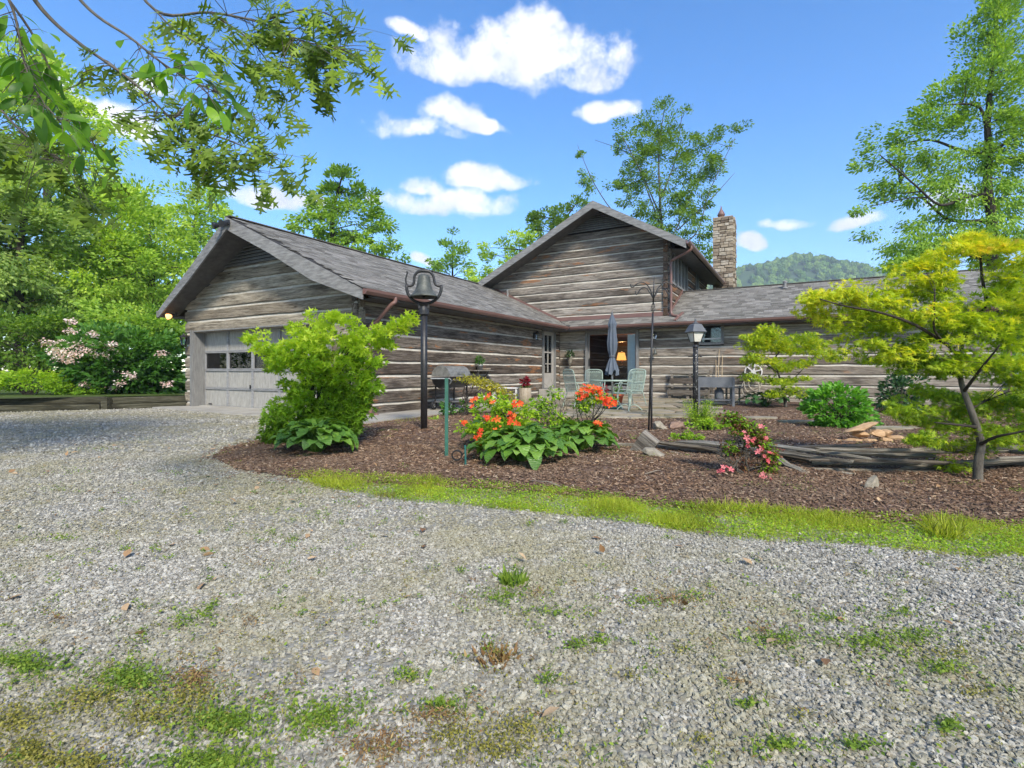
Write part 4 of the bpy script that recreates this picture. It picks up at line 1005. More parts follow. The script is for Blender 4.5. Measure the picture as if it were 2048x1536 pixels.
def pot(name, loc, r, h, mat, label, cat='flower pot'):
    o = empty(name, loc, 0, label, cat); MB().lathe([(r * .7, 0), (r * .95, h * .8), (r * 1.05, h * .82), (r * 1.05, h), (r * .9, h), (r * .88, h * .9)], (0, 0, 0), 18).build('pot', mat, o, True); return o

# --- charcoal grill with a barrel lid on the walk
gp = HW(.68, 2.55, .06); o = empty('barrel_grill', gp, HROT + R_(90), 'black barrel grill with grey lid and wheels beside the log wall', 'grill')
M['lid'] = m_plain('faded_grill_lid', (.12, .12, .11), (.30, .30, .28), 9, .5, .2, .3, .5)
def half(r, z0, a0, a1, L, n=14): return [(x, r * math.cos(t), z0 + r * math.sin(t)) for x in (-L / 2, L / 2) for t in np.linspace(a0, a1, n)], n
for nm, a0, a1, mt in (('lid', 0.03, math.pi - .03, 'lid'), ('firebox', math.pi + .03, 2 * math.pi - .03, 'black')):
    V, n_ = half(.29, .84, a0, a1, .92); F = [(i, i + 1, n_ + i + 1, n_ + i) for i in range(n_ - 1)] + [tuple(range(n_)), tuple(range(2 * n_ - 1, n_ - 1, -1)), (0, n_, 2 * n_ - 1, n_ - 1)]
    mk(nm, V, F, M[mt], o)
MB().tube([(-.15, -.31, .96), (-.15, -.34, .97), (.15, -.34, .97), (.15, -.31, .96)], .012, 6).build('handle', M['galv'], o)
for sx in (-.40, .40):
    for sy in (-.20, .20): MB().bar((sx, sy, .66), (sx, sy * 1.1, .10 if sx < 0 else 0), .03, .03).build('leg', M['black'], o)
mb = MB(); mb.box((0, 0, .20), (.84, .44, .02)); mb.build('lower_shelf', M['galv'], o)
MB().box((-.68, 0, .80), (.40, .44, .03), None, .005).build('side_shelf', M['black'], o)
MB().box((0, -.43, .76), (.84, .24, .025), None, .005).build('front_shelf', M['wood_grey'], o)
for sy in (-.26, .26):
    w = MB(); w.lathe([(.05, -.025), (.10, -.03), (.115, -.015), (.115, .015), (.10, .03), (.05, .025)], (0, 0, 0), 20); ob = w.build('wheel', M['rubber'], o, True); ob.location = (-.40, sy, .115); ob.rotation_euler = (R_(90), 0, 0)
    hb = MB(); hb.lathe([(.0, -.028), (.05, -.027), (.05, .027), (0, .028)], (0, 0, 0), 14).build('rim', M['galv'], ob)

# --- shelf with a potted plant on the long wall
sa = a_at(962, .15); o = empty('wall_shelf', HW(0.01, sa, 1.06), HROT, 'small wooden bracket shelf on the long log wall', 'shelf')
MB().box((.13, 0, 0), (.26, 1.15, .03), None, .004).build('board', M['wood_grey'], o)
for dy in (-.2, .35): MB().bar((.02, dy, -.26), (.20, dy, -.02), .03, .04).build('bracket', M['wood_grey'], o)
potA = pot('potted_herb', HW(.14, sa - .05, 1.076), .10, .16, M['galv'], 'wispy green herb in a grey pot on the wall shelf', 'potted plant')
MB().lathe([(.13, 0), (.16, .03), (.15, .05)], HW(.14, sa + .28, 1.077), 14).build('dish', M['stump'], None); tag(bpy.data.objects['dish'], 'shallow brown dish on the wall shelf beside the herb', 'dish')
# --- stump planter with a red plant, white stool
sp0 = P(1050, 806, 14.6); sp0.z = PZ; potB = empty('stump_planter', sp0, 0, 'pale tree stump planter with dark red plant near the door', 'planter')
MB().lathe([(.20, 0), (.185, .2), (.18, .48), (.15, .48), (.14, .42)], (0, 0, 0), 16).build('stump', M['stump'], potB, True)
st0 = P(1012, 806, 15.0); st0.z = PZ
o = empty('garden_bench', st0, R_(-20), 'low white wooden garden bench left of the stump planter', 'bench')
MB().box((0, 0, .46), (.85, .28, .04), None, .006).build('seat', M['white'], o)
for sx in (-.36, .36): MB().box((sx, 0, .22), (.05, .24, .44), None, .005).build('leg', M['white'], o)
# --- red pots behind the table
potC = pot('geranium_pot', Vector((P(1207, 0, 16.2).x, 16.2, PZ)), .16, .26, M['terracotta'], 'terracotta pot with red flowers behind the table, left one')
potD = pot('geranium_pot', Vector((P(1236, 0, 15.4).x, 15.4, PZ)), .17, .26, M['terracotta'], 'terracotta pot with leafy plant behind the table, right one')
# --- wooden bench against the wall
br = r_at(1377, AW - .45); o = empty('wooden_bench', HW(br, AW - .42, PZ - .01), HROT, 'weathered grey plank bench against the log wall', 'bench')
BL = r_at(1424, AW - .45) - r_at(1336, AW - .45)
MB().box((0, -.05, .43), (BL, .36, .045), None, .006).build('seat', M['wood_grey'], o); MB().box((-.02, -.20, .22), (BL * .92, .03, .17), None, .006).build('front_board', M['wood_grey'], o)
MB().box((-.02, .22, .62), (BL * .9, .035, .20), None, .006).build('back_slat', M['wood_grey'], o); MB().box((-.02, .25, .96), (BL * .9, .035, .16), None, .006).build('back_slat', M['wood_grey'], o)
for sx in (-.42, 0, .42):
    MB().box((sx * BL, -.14, .205), (.09, .07, .405)).build('leg', M['wood_grey'], o); MB().bar((sx * BL, .20, 0), (sx * BL, .275, 1.0), .08, .05).build('leg', M['wood_grey'], o)
# --- slate-blue potting table, milk can below, small box table
pr = r_at(1428, AW - 1.3); tb0 = P(1430, 812, 14.6); tb0.z = PZ - .03
o = empty('potting_table', tb0, R_(-16), 'blue grey painted potting table with high apron and lower shelf', 'table')
MB().box((0, 0, .80), (.96, .50, .03), None, .004).build('top', M['slate'], o)
for sy in (-.24, .24): MB().box((0, sy, .66), (.90, .025, .26)).build('apron', M['slate'], o)
for sx in (-.45, .45): MB().box((sx, 0, .66), (.025, .44, .26)).build('apron', M['slate'], o)
for sx in (-.46, .46):
    for sy in (-.24, .24): MB().box((sx, sy, .385), (.065, .06, .80), None, .004).build('leg', M['slate'], o)
MB().box((0, 0, .17), (.90, .44, .025)).build('lower_shelf', M['slate'], o)
mc = MB(); mc.lathe([(.12, 0), (.125, .03), (.125, .24), (.07, .30), (.065, .34), (.085, .36), (.085, .38), (.03, .39)], (0, 0, 0), 20); ob = mc.build('milk_can', M['slate'], None, True); ob.location = tb0 + Vector((.12, 0, .186)); tag(ob, 'dark metal milk can on the lower shelf of the potting table', 'can')
o = empty('box_table', P(1467, 806, 15.6) * 1.0, R_(-25), 'small dark wooden box table right of the potting table', 'table'); o.location.z = .04
MB().box((0, 0, .50), (.5, .42, .04), None, .005).build('top', M['wood_grey'], o)
for sx in (-.20, .17): MB().box((sx, 0, .24), (.05, .38, .48)).build('leg', M['wood_post'], o)
# --- sticks leaning on the wall
for i, (px, lean, lab) in enumerate(((1433, -.03, 'left of the three pale walking sticks leaning on the wall'), (1437.5, 0.0, 'tallest, middle walking stick leaning on the wall'), (1442, .03, 'right, bent walking stick leaning on the wall'))):
    r = r_at(px, AW - .1); h = (1.38, 1.75, 1.55)[i]
    ob = MB().tube([Vector((0, -.30, 0)), Vector((lean * .3 + (.03 if i == 2 else 0), -.16, h * .5)), Vector((lean, -.012, h))], [.015, .014, .010], 7).build('walking_stick', M['straw'], None, True)
    ob.location = HW(r, AW, .06); ob.rotation_euler = (0, 0, HROT); tag(ob, lab, 'stick', 'sticks leaning on the wall')
# --- hose reel on the wall
hr = r_at(1507, AW - .1); o = empty('hose_reel', HW(hr, AW - .01, 1.02), HROT, 'white wall hose reel with looped pale hose', 'hose reel')
for yy in (-.24, -.04):
    mb = MB(); mb.tube([(.26 * math.cos(t), yy, .26 * math.sin(t)) for t in np.linspace(0, 2 * math.pi, 25)], .014, 6, False)
    for k in range(6): a = k * math.pi / 3 + .3; mb.bar((.05 * math.cos(a), yy, .05 * math.sin(a)), (.26 * math.cos(a), yy, .26 * math.sin(a)), .03, .05, up=(0, 1, 0))
    mb.tube([(0, yy - .02, 0), (0, yy + .02, 0)], .07, 12); mb.build('wheel', M['white'], o)
MB().tube([(0, -.25, 0), (0, 0, 0)], .05, 10).build('hub', M['white'], o)
for k, (rr, dz, dx) in enumerate(((.26, -.30, 0), (.31, -.42, -.03), (.24, -.38, .05), (.34, -.55, -.08))):
    MB().tube([(dx + rr * .8 * math.cos(t), -.14 - .02 * k, dz + rr * math.sin(t)) for t in np.linspace(0, 2 * math.pi, 22)], .013, 6, False).build('hose_loop', M['hose'], o, True)
# --- wall basket and wall bell
wb = r_at(1141, AW - .1); o = empty('wall_basket', HW(wb, AW - .01, 1.55), HROT, 'dark cone wall basket with white flowers beside the door', 'basket')
mb = MB(); mb.lathe([(.02, -.34), (.08, -.12), (.14, .10), (.12, .10), (.06, -.1)], (0, -.15, 0), 12); mb.build('cone', M['wood_post'], o, True); basketO = o
wd = r_at(1311, AW - .1); o = empty('wall_ornament', HW(wd, AW - .01, 1.72), HROT, 'small dark dinner bell ornament on the patio wall', 'ornament')
MB().tube(smooth_path([(0, 0, .16), (0, -.10, .20), (0, -.14, .12)], 4), .008, 6).build('bracket', M['black'], o); MB().lathe([(.015, .12), (.05, .08), (.06, 0), (.085, -.06), (.08, -.06)], (0, -.14, 0), 14).build('bell', M['patina'], o, True)

# --- split rail fence lying in a low zigzag stack
fence = empty('split_rail_fence', (3.4, 5.3, 0), 0, 'low stacked split rail fence across the mulch bed', 'fence')
line = [G(1195, 901), G(1405, 916), G(1530, 928), G(1660, 950), G(1850, 955), G(2070, 950), G(2230, 950)]
q = random.Random(4)
def rail(a, b, z0, z1, th, seed):
    a, b = Vector((a[0], a[1], z0)), Vector((b[0], b[1], z1)); d = b - a; L = d.length; qq = random.Random(seed)
    nd = max(4, int(L / .3)); n = 7; prof = [(math.cos(k * 2 * math.pi / n + .3) * qq.uniform(.7, 1.15), math.sin(k * 2 * math.pi / n + .3) * qq.uniform(.45, .75)) for k in range(n)]
    V = []; F = []; off_ = [(qq.uniform(-.015, .015), qq.uniform(-.010, .010)) for _ in range(nd + 1)]
    for i in range(nd + 1):
        t = i / nd; w = th * (1 - .35 * (2 * abs(t - .5)) ** 3)
        for (py_, pz_) in prof: V.append((L * t + (qq.uniform(-.05, .05) if i in (0, nd) else 0), py_ * w + off_[i][0], pz_ * w + off_[i][1]))
    for i in range(nd):
        for k in range(n): F.append((i * n + k, i * n + (k + 1) % n, (i + 1) * n + (k + 1) % n, (i + 1) * n + k))
    F += [tuple(range(n - 1, -1, -1)), tuple(nd * n + k for k in range(n))]
    ob = mk('rail', V, F, M['wood_post'], fence); ob.location = a - Vector((3.4, 5.3, 0)); ob.rotation_euler = Vector((1, 0, 0)).rotation_difference(d).to_euler(); return ob
for i in range(len(line) - 1):
    a, b = line[i], line[i + 1]; d = (b - a).normalized(); nrm_ = Vector((-d.y, d.x, 0))
    lay_n = (2, 3, 4, 5, 5, 4)[i]
    for k in range(lay_n):
        e = .10 + q.uniform(0, .25); sh = q.uniform(-.05, .10) + (.10 if k % 2 else 0)
        rail(a - d * e + nrm_ * (sh + q.uniform(-.05, .05)), b + d * e + nrm_ * (sh + q.uniform(-.05, .05)), .04 + k * .058 + q.uniform(-.01, .015), .04 + k * .058 + q.uniform(-.01, .015), q.uniform(.036, .05), q.random())
rail(P(1305, 882, 6.35), P(1480, 905, 5.95), .165, .085, .04, 71); rail(P(1560, 897, 5.7), P(1745, 888, 5.35), .18, .275, .042, 72); rail(G(1545, 940), G(1612, 958), .14, .04, .05, 73)
# --- tilted timber block and rocks
def rock(name, loc, d, seed, mat, label, cat='rock', rot=(0, 0, 0), group=None, sub=2):
    import bmesh
    bm = bmesh.new(); bmesh.ops.create_icosphere(bm, subdivisions=sub, radius=.5); qq = random.Random(seed)
    pl = [(Vector((qq.gauss(0, 1), qq.gauss(0, 1), qq.gauss(0, 1))).normalized(), qq.uniform(.26, .42)) for _ in range(9)]
    for v in bm.verts:
        for n_, dd in pl:
            e = v.co.dot(n_) - dd
            if e > 0: v.co -= n_ * e
        v.co += Vector((qq.uniform(-.02, .02),) * 3)
    me = bpy.data.meshes.new(name); bm.to_mesh(me); bm.free(); me.materials.append(mat); ob = bpy.data.objects.new(name, me); link(ob)
    ob.location = loc; ob.scale = d; ob.rotation_euler = rot; return tag(ob, label, cat, group)
M['tan_rock'] = m_plain('tan_sandstone', (.34, .20, .10), (.55, .38, .22), 5, .9, .4); M['grey_rock'] = m_plain('lichen_rock', (.16, .14, .10), (.38, .34, .27), 6, .92, .5); M['red_rock'] = m_plain('reddish_rock', (.16, .10, .08), (.33, .23, .17), 6, .92, .5)
g = G(1287, 915); o = MB().box((0, 0, 0), (.22, .11, .36), None, .006).build('timber_block', M['wood_grey']); o.location = g + Vector((0, 0, .125)); o.rotation_euler = (R_(12), R_(36), R_(-28)); tag(o, 'short weathered timber block leaning at an angle in the mulch', 'timber')
g = G(1318, 925); rock('split_stump_piece', g + Vector((0, 0, .06)), (.42, .24, .20), 8, M['grey_rock'], 'split lichen grey chunk lying beside the leaning timber block', 'chunk', (0, R_(18), R_(-30)))
g = G(1275, 930); rock('rock', g + Vector((0, 0, .01)), (.26, .16, .10), 9, M['tan_rock'], 'flat ochre rock below the leaning timber block', rot=(0, 0, .2))
rock('rock', G(1318, 864) + Vector((0, 0, .08)), (.34, .24, .22), 12, M['grey_rock'], 'angular pale rock just right of the tall plant hanger', rot=(0, .2, .3))
rock('rock', G(1352, 862) + Vector((0, 0, .08)), (.42, .26, .20), 13, M['red_rock'], 'reddish rock left of the low lime green shrub', rot=(0, -.2, -.1))
g = G(1742, 990); rock('driftwood', g + Vector((0, 0, .07)), (.12, .10, .26), 14, M['grey_rock'], 'jagged grey driftwood stub upright in the front mulch', 'driftwood', (.1, .55, .3)); rock('driftwood', G(1758, 1000) + Vector((0, 0, .015)), (.18, .06, .05), 15, M['grey_rock'], 'small flat driftwood sliver at the foot of the stub', 'driftwood', (0, 0, -.4))
rc = G(1742, 889); heap = [(-.26, .0, .05, .30, .24, .13), (-.05, -.05, .05, .26, .22, .13), (.17, -.02, .05, .28, .22, .14), (.38, .03, .06, .30, .24, .15), (-.12, .06, .14, .26, .2, .12), (.12, .05, .15, .28, .22, .13), (.29, .10, .15, .22, .2, .12), (-.45, .05, .03, .22, .2, .09), (.02, -.18, .03, .2, .14, .08)]
for i, (dx, dy, dz, a, b, c_) in enumerate(heap): rock('heaped_rock', rc + Vector((dx, dy, dz)), (a, b, c_), 30 + i, M['tan_rock'], ('tan sandstone lump at the left of the rock heap', 'tan sandstone lump at the front middle of the rock heap', 'tan sandstone lump right of the middle in the rock heap base', 'large tan sandstone lump at the right end of the rock heap', 'tan sandstone lump in the upper row of the heap, left', 'tan sandstone lump in the upper row of the heap, middle', 'tan sandstone lump in the upper row of the heap, right', 'flat tan sandstone lump apart at the far left of the heap', 'small flat tan lump fallen before the rock heap')[i], 'rock', (0, 0, i * .7), 'tan rocks in the heap')
rock('slab_rock', rc + Vector((-.10, .02, .255)), (.62, .26, .09), 51, M['tan_rock'], 'long tan slab lying across the top of the rock heap', 'rock', (0, R_(-14), .1), 'tan rocks in the heap')
# ================================================================== foliage helpers
T_QUAD = (np.array([(0, 0, 0), (-.27, .45, .07), (0, 1, -.05), (.27, .45, .07)]), np.array([(0, 3, 2), (0, 2, 1)]))
T_OVATE = (np.array([(0, 0, 0), (-.22, .25, .05), (-.27, .55, .05), (0, 1, -.08), (.27, .55, .05), (.22, .25, .05), (0, .5, 0)]), np.array([(0, 6, 1), (1, 6, 2), (2, 6, 3), (3, 6, 4), (4, 6, 5), (5, 6, 0)]))
T_LANCE = (np.array([(0, 0, 0), (-.13, .45, .03), (0, 1, -.06), (.13, .45, .03)]), np.array([(0, 3, 2), (0, 2, 1)]))
def star(n=7, rin=.22):
    V = [(0, .12, 0)]; ang = np.linspace(-2.2, 2.2, n); L = 1 - .38 * (np.abs(ang) / 2.2) ** 1.5
    for i, a in enumerate(ang):
        V.append((math.sin(a) * L[i], .12 + math.cos(a) * L[i], -.10 * L[i]))
        if i < n - 1: m = (a + ang[i + 1]) / 2; V.append((math.sin(m) * rin * 1.3, .12 + math.cos(m) * rin * 1.3, .03))
    V.append((-.05, -.02, 0)); V = np.array(V); F = []
    ring = list(range(1, 2 * n))
    for a, b in zip(ring[:-1], ring[1:]): F.append((0, b, a))
    return V, np.array(F)
T_MAPLE = star(7); T_MAPLE5 = star(5, .26)
T_BLADE = (np.array([(-.028, 0, 0), (.028, 0, 0), (-.018, .55, .10), (.018, .55, .10), (0, 1, .32)]), np.array([(0, 1, 3), (0, 3, 2), (2, 3, 4)]))

def unit(a): return a / np.maximum(np.linalg.norm(a, axis=1, keepdims=True), 1e-9)
def leaves(name, pts, mat, size=.1, tmpl=T_QUAD, parent=None, out=None, up=.8, droop=.25, attr=None, seed=0, jit=.35, kind=None):
    """many leaves as one mesh: each with its own place, heading, tilt, size and tone"""
    g = np.random.default_rng(seed); pts = np.asarray(pts, float); N = len(pts)
    d = g.normal(size=(N, 3)); d[:, 2] *= .5
    if out is not None: d = d * .7 + unit(np.asarray(out, float)) * 1.0
    d[:, 2] -= droop; d = unit(d)
    n = g.normal(size=(N, 3)) * (1 - up); n[:, 2] += up
    n = unit(n - d * (n * d).sum(1, keepdims=True)); x = np.cross(d, n)
    s = size * (1 + jit * g.uniform(-1, 1, N))[:, None, None] if np.isscalar(size) else np.asarray(size)[:, None, None]
    V0, F0 = tmpl; k = len(V0)
    V = (V0[None, :, 0, None] * x[:, None, :] + V0[None, :, 1, None] * d[:, None, :] + V0[None, :, 2, None] * n[:, None, :]) * s + pts[:, None, :]
    T = (F0[None] + (np.arange(N) * k)[:, None, None]).reshape(-1, F0.shape[1])
    a = g.uniform(0, 1, N) if attr is None else np.asarray(attr)
    return tag(mk_np(name, V.reshape(-1, 3), T, mat, parent, attr=np.repeat(a, k)), kind=kind)
def clump_pts(centres, radii, per, flat=.6, seed=0):
    g = np.random.default_rng(seed); c = np.repeat(np.asarray(centres, float), per, 0); r = np.repeat(np.asarray(radii, float), per)
    d = g.normal(size=c.shape); d = unit(d) * (g.uniform(0, 1, len(c)) ** .5)[:, None] * r[:, None]; d[:, 2] *= flat
    return c + d, d
def blob_centres(blobs, Y, n_per_area, depth=.8, seed=0, shell=.35):
    """leaf clump centres inside ellipsoids measured in the photograph at distance Y"""
    g = np.random.default_rng(seed); out = []
    for (px, py, rx, ry, *dy) in blobs:
        c = P(px, py, Y + (dy[0] if dy else 0)); ax = rx * Y / FPX; az = ry * Y / FPX; n = max(2, int(n_per_area * (ax * az) * 3.2))
        d = unit(g.normal(size=(n, 3))) * (g.uniform(shell, 1, n) ** .6)[:, None]
        out.append(np.array([c.x, c.y + g.uniform(-.3, .3) * depth * ax, c.z]) + d * np.array([ax, ax * depth, az]))
    return np.concatenate(out)
def limbs(mb, trunk, tips, r0, sub=.45, seed=0, n=5):
    """thin branches from the nearest suitable point of the trunk to each tip"""
    q = random.Random(seed); tr = [Vector(p) for p in trunk]
    for t in tips:
        t = Vector(t); best = min(tr[1:], key=lambda p: (p - t).length + max(0, p.z - t.z + .1 * (p - t).length) * 1.5)
        L = (t - best).length
        m1 = best.lerp(t, .35) + Vector((q.uniform(-1, 1), q.uniform(-1, 1), q.uniform(0, 1))) * L * .07; m2 = best.lerp(t, .7) + Vector((q.uniform(-1, 1), q.uniform(-1, 1), q.uniform(0, 1))) * L * .06
        r = r0 * (.4 + .6 * min(1, L / 2)) ; mb.tube([best, m1, m2, t], [r, r * .7, r * .45, r * .15], n, False)

LIME = [(0, (.06, .13, .012)), (.45, (.17, .31, .02)), (.8, (.33, .45, .03)), (1, (.46, .53, .07))]
GREEN = [(0, (.022, .065, .012)), (.5, (.055, .15, .022)), (1, (.13, .26, .04))]
DARK = [(0, (.010, .032, .010)), (.5, (.024, .07, .018)), (1, (.05, .12, .03))]
TREE = [(0, (.042, .085, .011)), (.5, (.105, .18, .020)), (1, (.22, .30, .04))]
TREEB = [(0, (.058, .10, .014)), (.5, (.145, .215, .028)), (1, (.29, .35, .065))]
MAPLE = [(0, (.06, .13, .012)), (.3, (.16, .27, .018)), (.65, (.36, .44, .025)), (.9, (.54, .50, .035)), (1, (.56, .32, .06))]
M['lime'] = m_leaf('lime_leaf', LIME, .40); M['green'] = m_leaf('green_leaf', GREEN, .35, .45, .4); M['darkg'] = m_leaf('dark_leaf', DARK, .25, .4, .45)
M['hyd'] = m_leaf('hydrangea_leaf', [(0, (.04, .12, .015)), (.5, (.10, .27, .025)), (1, (.24, .45, .05))], .35, .4, .4); M['tree'] = m_leaf('tree_leaf', TREE, .42, gain=2.15); M['treeb'] = m_leaf('bright_tree_leaf', TREEB, .45, gain=2.5); M['maple'] = m_leaf('japanese_maple_leaf', MAPLE, .42)
M['gold'] = m_leaf('golden_leaf', [(0, (.12, .15, .015)), (.5, (.34, .32, .03)), (1, (.52, .42, .05))], .35)
M['hosta'] = m_leaf('hosta_leaf', [(0, (.04, .115, .014)), (.5, (.095, .215, .022)), (1, (.20, .33, .04))], .30, .38, .45, obj=True, vein=True)
M['hosta_d'] = m_leaf('dark_hosta_leaf', [(0, (.012, .045, .018)), (1, (.035, .11, .035))], .25, .4, .45, obj=True, vein=True)
M['bark'] = m_plain('grey_bark', (.045, .04, .033), (.16, .145, .12), 7, .95, .6, stretch=(2, 2, .7))
M['bark_d'] = m_plain('dark_bark', (.018, .014, .011), (.06, .05, .04), 9, .95, .6)
M['twig'] = m_plain('bare_twig', (.15, .12, .09), (.33, .29, .23), 20, .95, .3)
M['azred'] = m_leaf('reddish_dark_leaf', [(0, (.07, .03, .02)), (.5, (.17, .07, .045)), (1, (.20, .16, .04))], .25); M['orange'] = m_leaf('orange_azalea_petal', [(0, (.55, .035, .015)), (.6, (.80, .09, .03)), (1, (.85, .22, .05))], .35, obj=True)
M['pink'] = m_leaf('pink_azalea_petal', [(0, (.55, .07, .11)), (1, (.80, .28, .30))], .35, obj=True)
M['laurel'] = m_leaf('pale_pink_blossom', [(0, (.60, .36, .37)), (1, (.82, .66, .64))], .3)
M['red'] = m_leaf('dark_red_leaf', [(0, (.10, .006, .012)), (1, (.26, .02, .035))], .25)
M['white_f'] = m_leaf('white_blossom', [(0, (.6, .6, .58)), (1, (.8, .8, .78))], .3)

# --- hosta: a rosette of broad ribbed leaves, every leaf a piece
def hosta_leaf(L, W, bend, seed):
    q = random.Random(seed); nu, nv = 7, 4; V = []; F = []
    for i in range(nu + 1):
        u = i / nu; w = W * (math.sin(math.pi * min(1, (u ** .8) * .93 + .07)) ** .6) if i < nu else .004
        z = .30 * L * math.sin(u * 1.6) - bend * L * u * u
        for j in range(nv + 1):
            v = j / nv * 2 - 1; V.append((v * w, L * u * (1 - .12 * bend * u), z + .16 * w * abs(v) + .008 * math.sin(u * 14 + v * 5) + q.uniform(-.003, .003)))
    for i in range(nu):
        for j in range(nv): a = i * (nv + 1) + j; F.append((a, a + 1, a + nv + 2, a + nv + 1))
    me = bpy.data.meshes.new('hosta_leaf'); me.from_pydata(V, [], F); me.polygons.foreach_set('use_smooth', [True] * len(F)); return me
HL = [hosta_leaf(.225, .088, b, i) for i, b in enumerate((.35, .5, .65, .45, .75))]
HLd = [m.copy() for m in HL]
for m in HL: m.materials.append(M['hosta'])
for m in HLd: m.materials.append(M['hosta_d'])
def hosta(loc, R, n, label, meshes=HL, scale=1.0, hgt=.25, seed=0, sy=1.0):
    o = empty('hosta', loc, 0, label, 'hosta', 'hostas'); q = random.Random(seed); mb = MB(); tips = []
    for i in range(n):
        f = ((i + .5) / n) ** .6; a = i * 2.39996 + q.uniform(-.3, .3); rr = R * f * .72; e = Vector((math.cos(a), math.sin(a) * sy, 0))
        p = e * rr + Vector((0, 0, hgt * (1 - .55 * f * f) + q.uniform(-.03, .03)))
        ob = bpy.data.objects.new('leaf', q.choice(meshes)); link(ob, o); ob.location = p
        ob.rotation_euler = Euler((R_(q.uniform(-34, 8) * f + 28 * (1 - f)), R_(q.uniform(-18, 18)), math.atan2(e.y, e.x) - math.pi / 2 + q.uniform(-.35, .35)), 'XYZ'); ob.scale = (scale * q.uniform(.50, .92),) * 3
        mb.tube([e * .03 + Vector((0, 0, -.02)), e * rr * .5 + Vector((0, 0, p.z * .75)), p], [.008, .006, .004], 4, False)
    mb.build('stems', meshes[0].materials[0], o); return o
def gz(px, py): g = G(px, py); g.z = bed_z(g.x, g.y); return g
hosta(gz(633, 912), .60, 130, 'bright green hosta at the foot of the large lime shrub', seed=1, scale=1.0, hgt=.34)
hosta(gz(1045, 930), .68, 170, 'large bright green hosta below the orange azalea', seed=2, scale=1.0, hgt=.32)
hosta(gz(1160, 908), .52, 85, 'green hosta right of the orange azalea, the smaller of the pair', seed=3, scale=1.05, hgt=.30)
hosta(gz(985, 900), .46, 60, 'green hosta half hidden left behind the orange azalea flowers', seed=4, scale=.95, hgt=.28)
hosta(gz(1530, 816), .75, 46, 'dark green hosta left of the small maple by the wall', HLd, 1.35, .36, 5)
hosta(gz(1632, 816), .60, 30, 'dark green hosta between small maple and hydrangea', HLd, 1.3, .34, 6)
hosta(gz(1790, 832), .52, 30, 'dark hosta at the foot of the glossy shrub by the wall', HLd, 1.2, .26, 7)

# --- big lime shrub left of the bell
SH_Y = 6.9
def shrub(name, label, cat, base, Y, blobs, dens, per, rad, size, mat, tmpl, seed, flat=.7, stems=7, bark='bark_d', up=.42, depth=.8, tone=None, cl_shell=.35, droop=.2):
    o = empty(name, base, 0, label, cat); b = np.array(base)
    C = blob_centres(blobs, Y, dens, depth, seed, cl_shell); g = np.random.default_rng(seed)
    C[:, 2] = np.maximum(C[:, 2], b[2] + .05)
    pts, out = clump_pts(C - b, g.uniform(.6, 1.25, len(C)) * rad, per, flat, seed)
    pts[:, 2] = np.maximum(pts[:, 2], .02)
    outw = pts - np.array([0, 0, pts[:, 2].mean() * .7])
    leaves('foliage', pts, mat, size, tmpl, o, out=outw, up=up, seed=seed, droop=droop, attr=tone(pts, g) if tone else None)
    mb = MB(); q = random.Random(seed); top = C - b
    idx = g.permutation(len(top))[:max(10, len(top) // 3)]
    for i in idx[:60]:
        t = Vector(top[i]); s = Vector((q.uniform(-.08, .08), q.uniform(-.08, .08), -.03)); m = s.lerp(t, .45) + Vector((0, 0, .12 * t.length)) - Vector((t.x, t.y, 0)) * .15
        mb.tube([s, m, t], [.016, .011, .004], 5, False)
    mb.build('stems', M[bark], o); return o
blobs = [(600, 720, 72, 45), (660, 705, 75, 50), (722, 700, 50, 50), (550, 692, 42, 20), (515, 681, 18, 7), (640, 655, 22, 26), (668, 628, 9, 14), (600, 668, 20, 12), (770, 672, 32, 28), (808, 640, 20, 9), (788, 655, 18, 14), (700, 650, 24, 20), (622, 770, 62, 40), (690, 770, 55, 46), (738, 775, 28, 35), (600, 835, 58, 38), (555, 852, 28, 20), (660, 830, 52, 38), (712, 800, 26, 40), (640, 870, 60, 22), (595, 812, 62, 38), (660, 850, 66, 34), (580, 862, 46, 24), (700, 842, 36, 36), (640, 800, 60, 40), (620, 850, 60, 34), (690, 815, 40, 40)]
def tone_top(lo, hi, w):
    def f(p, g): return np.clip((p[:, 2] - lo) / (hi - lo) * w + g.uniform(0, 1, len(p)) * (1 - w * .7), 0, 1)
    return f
sb = G(632, 890); sb.z = .03
shrub('lime_shrub', 'large spreading lime green shrub in front of the garage corner', 'shrub', sb, SH_Y, blobs, 40, 52, .16, .060, M['lime'], T_MAPLE5, 11, tone=tone_top(.3, 1.7, .75))
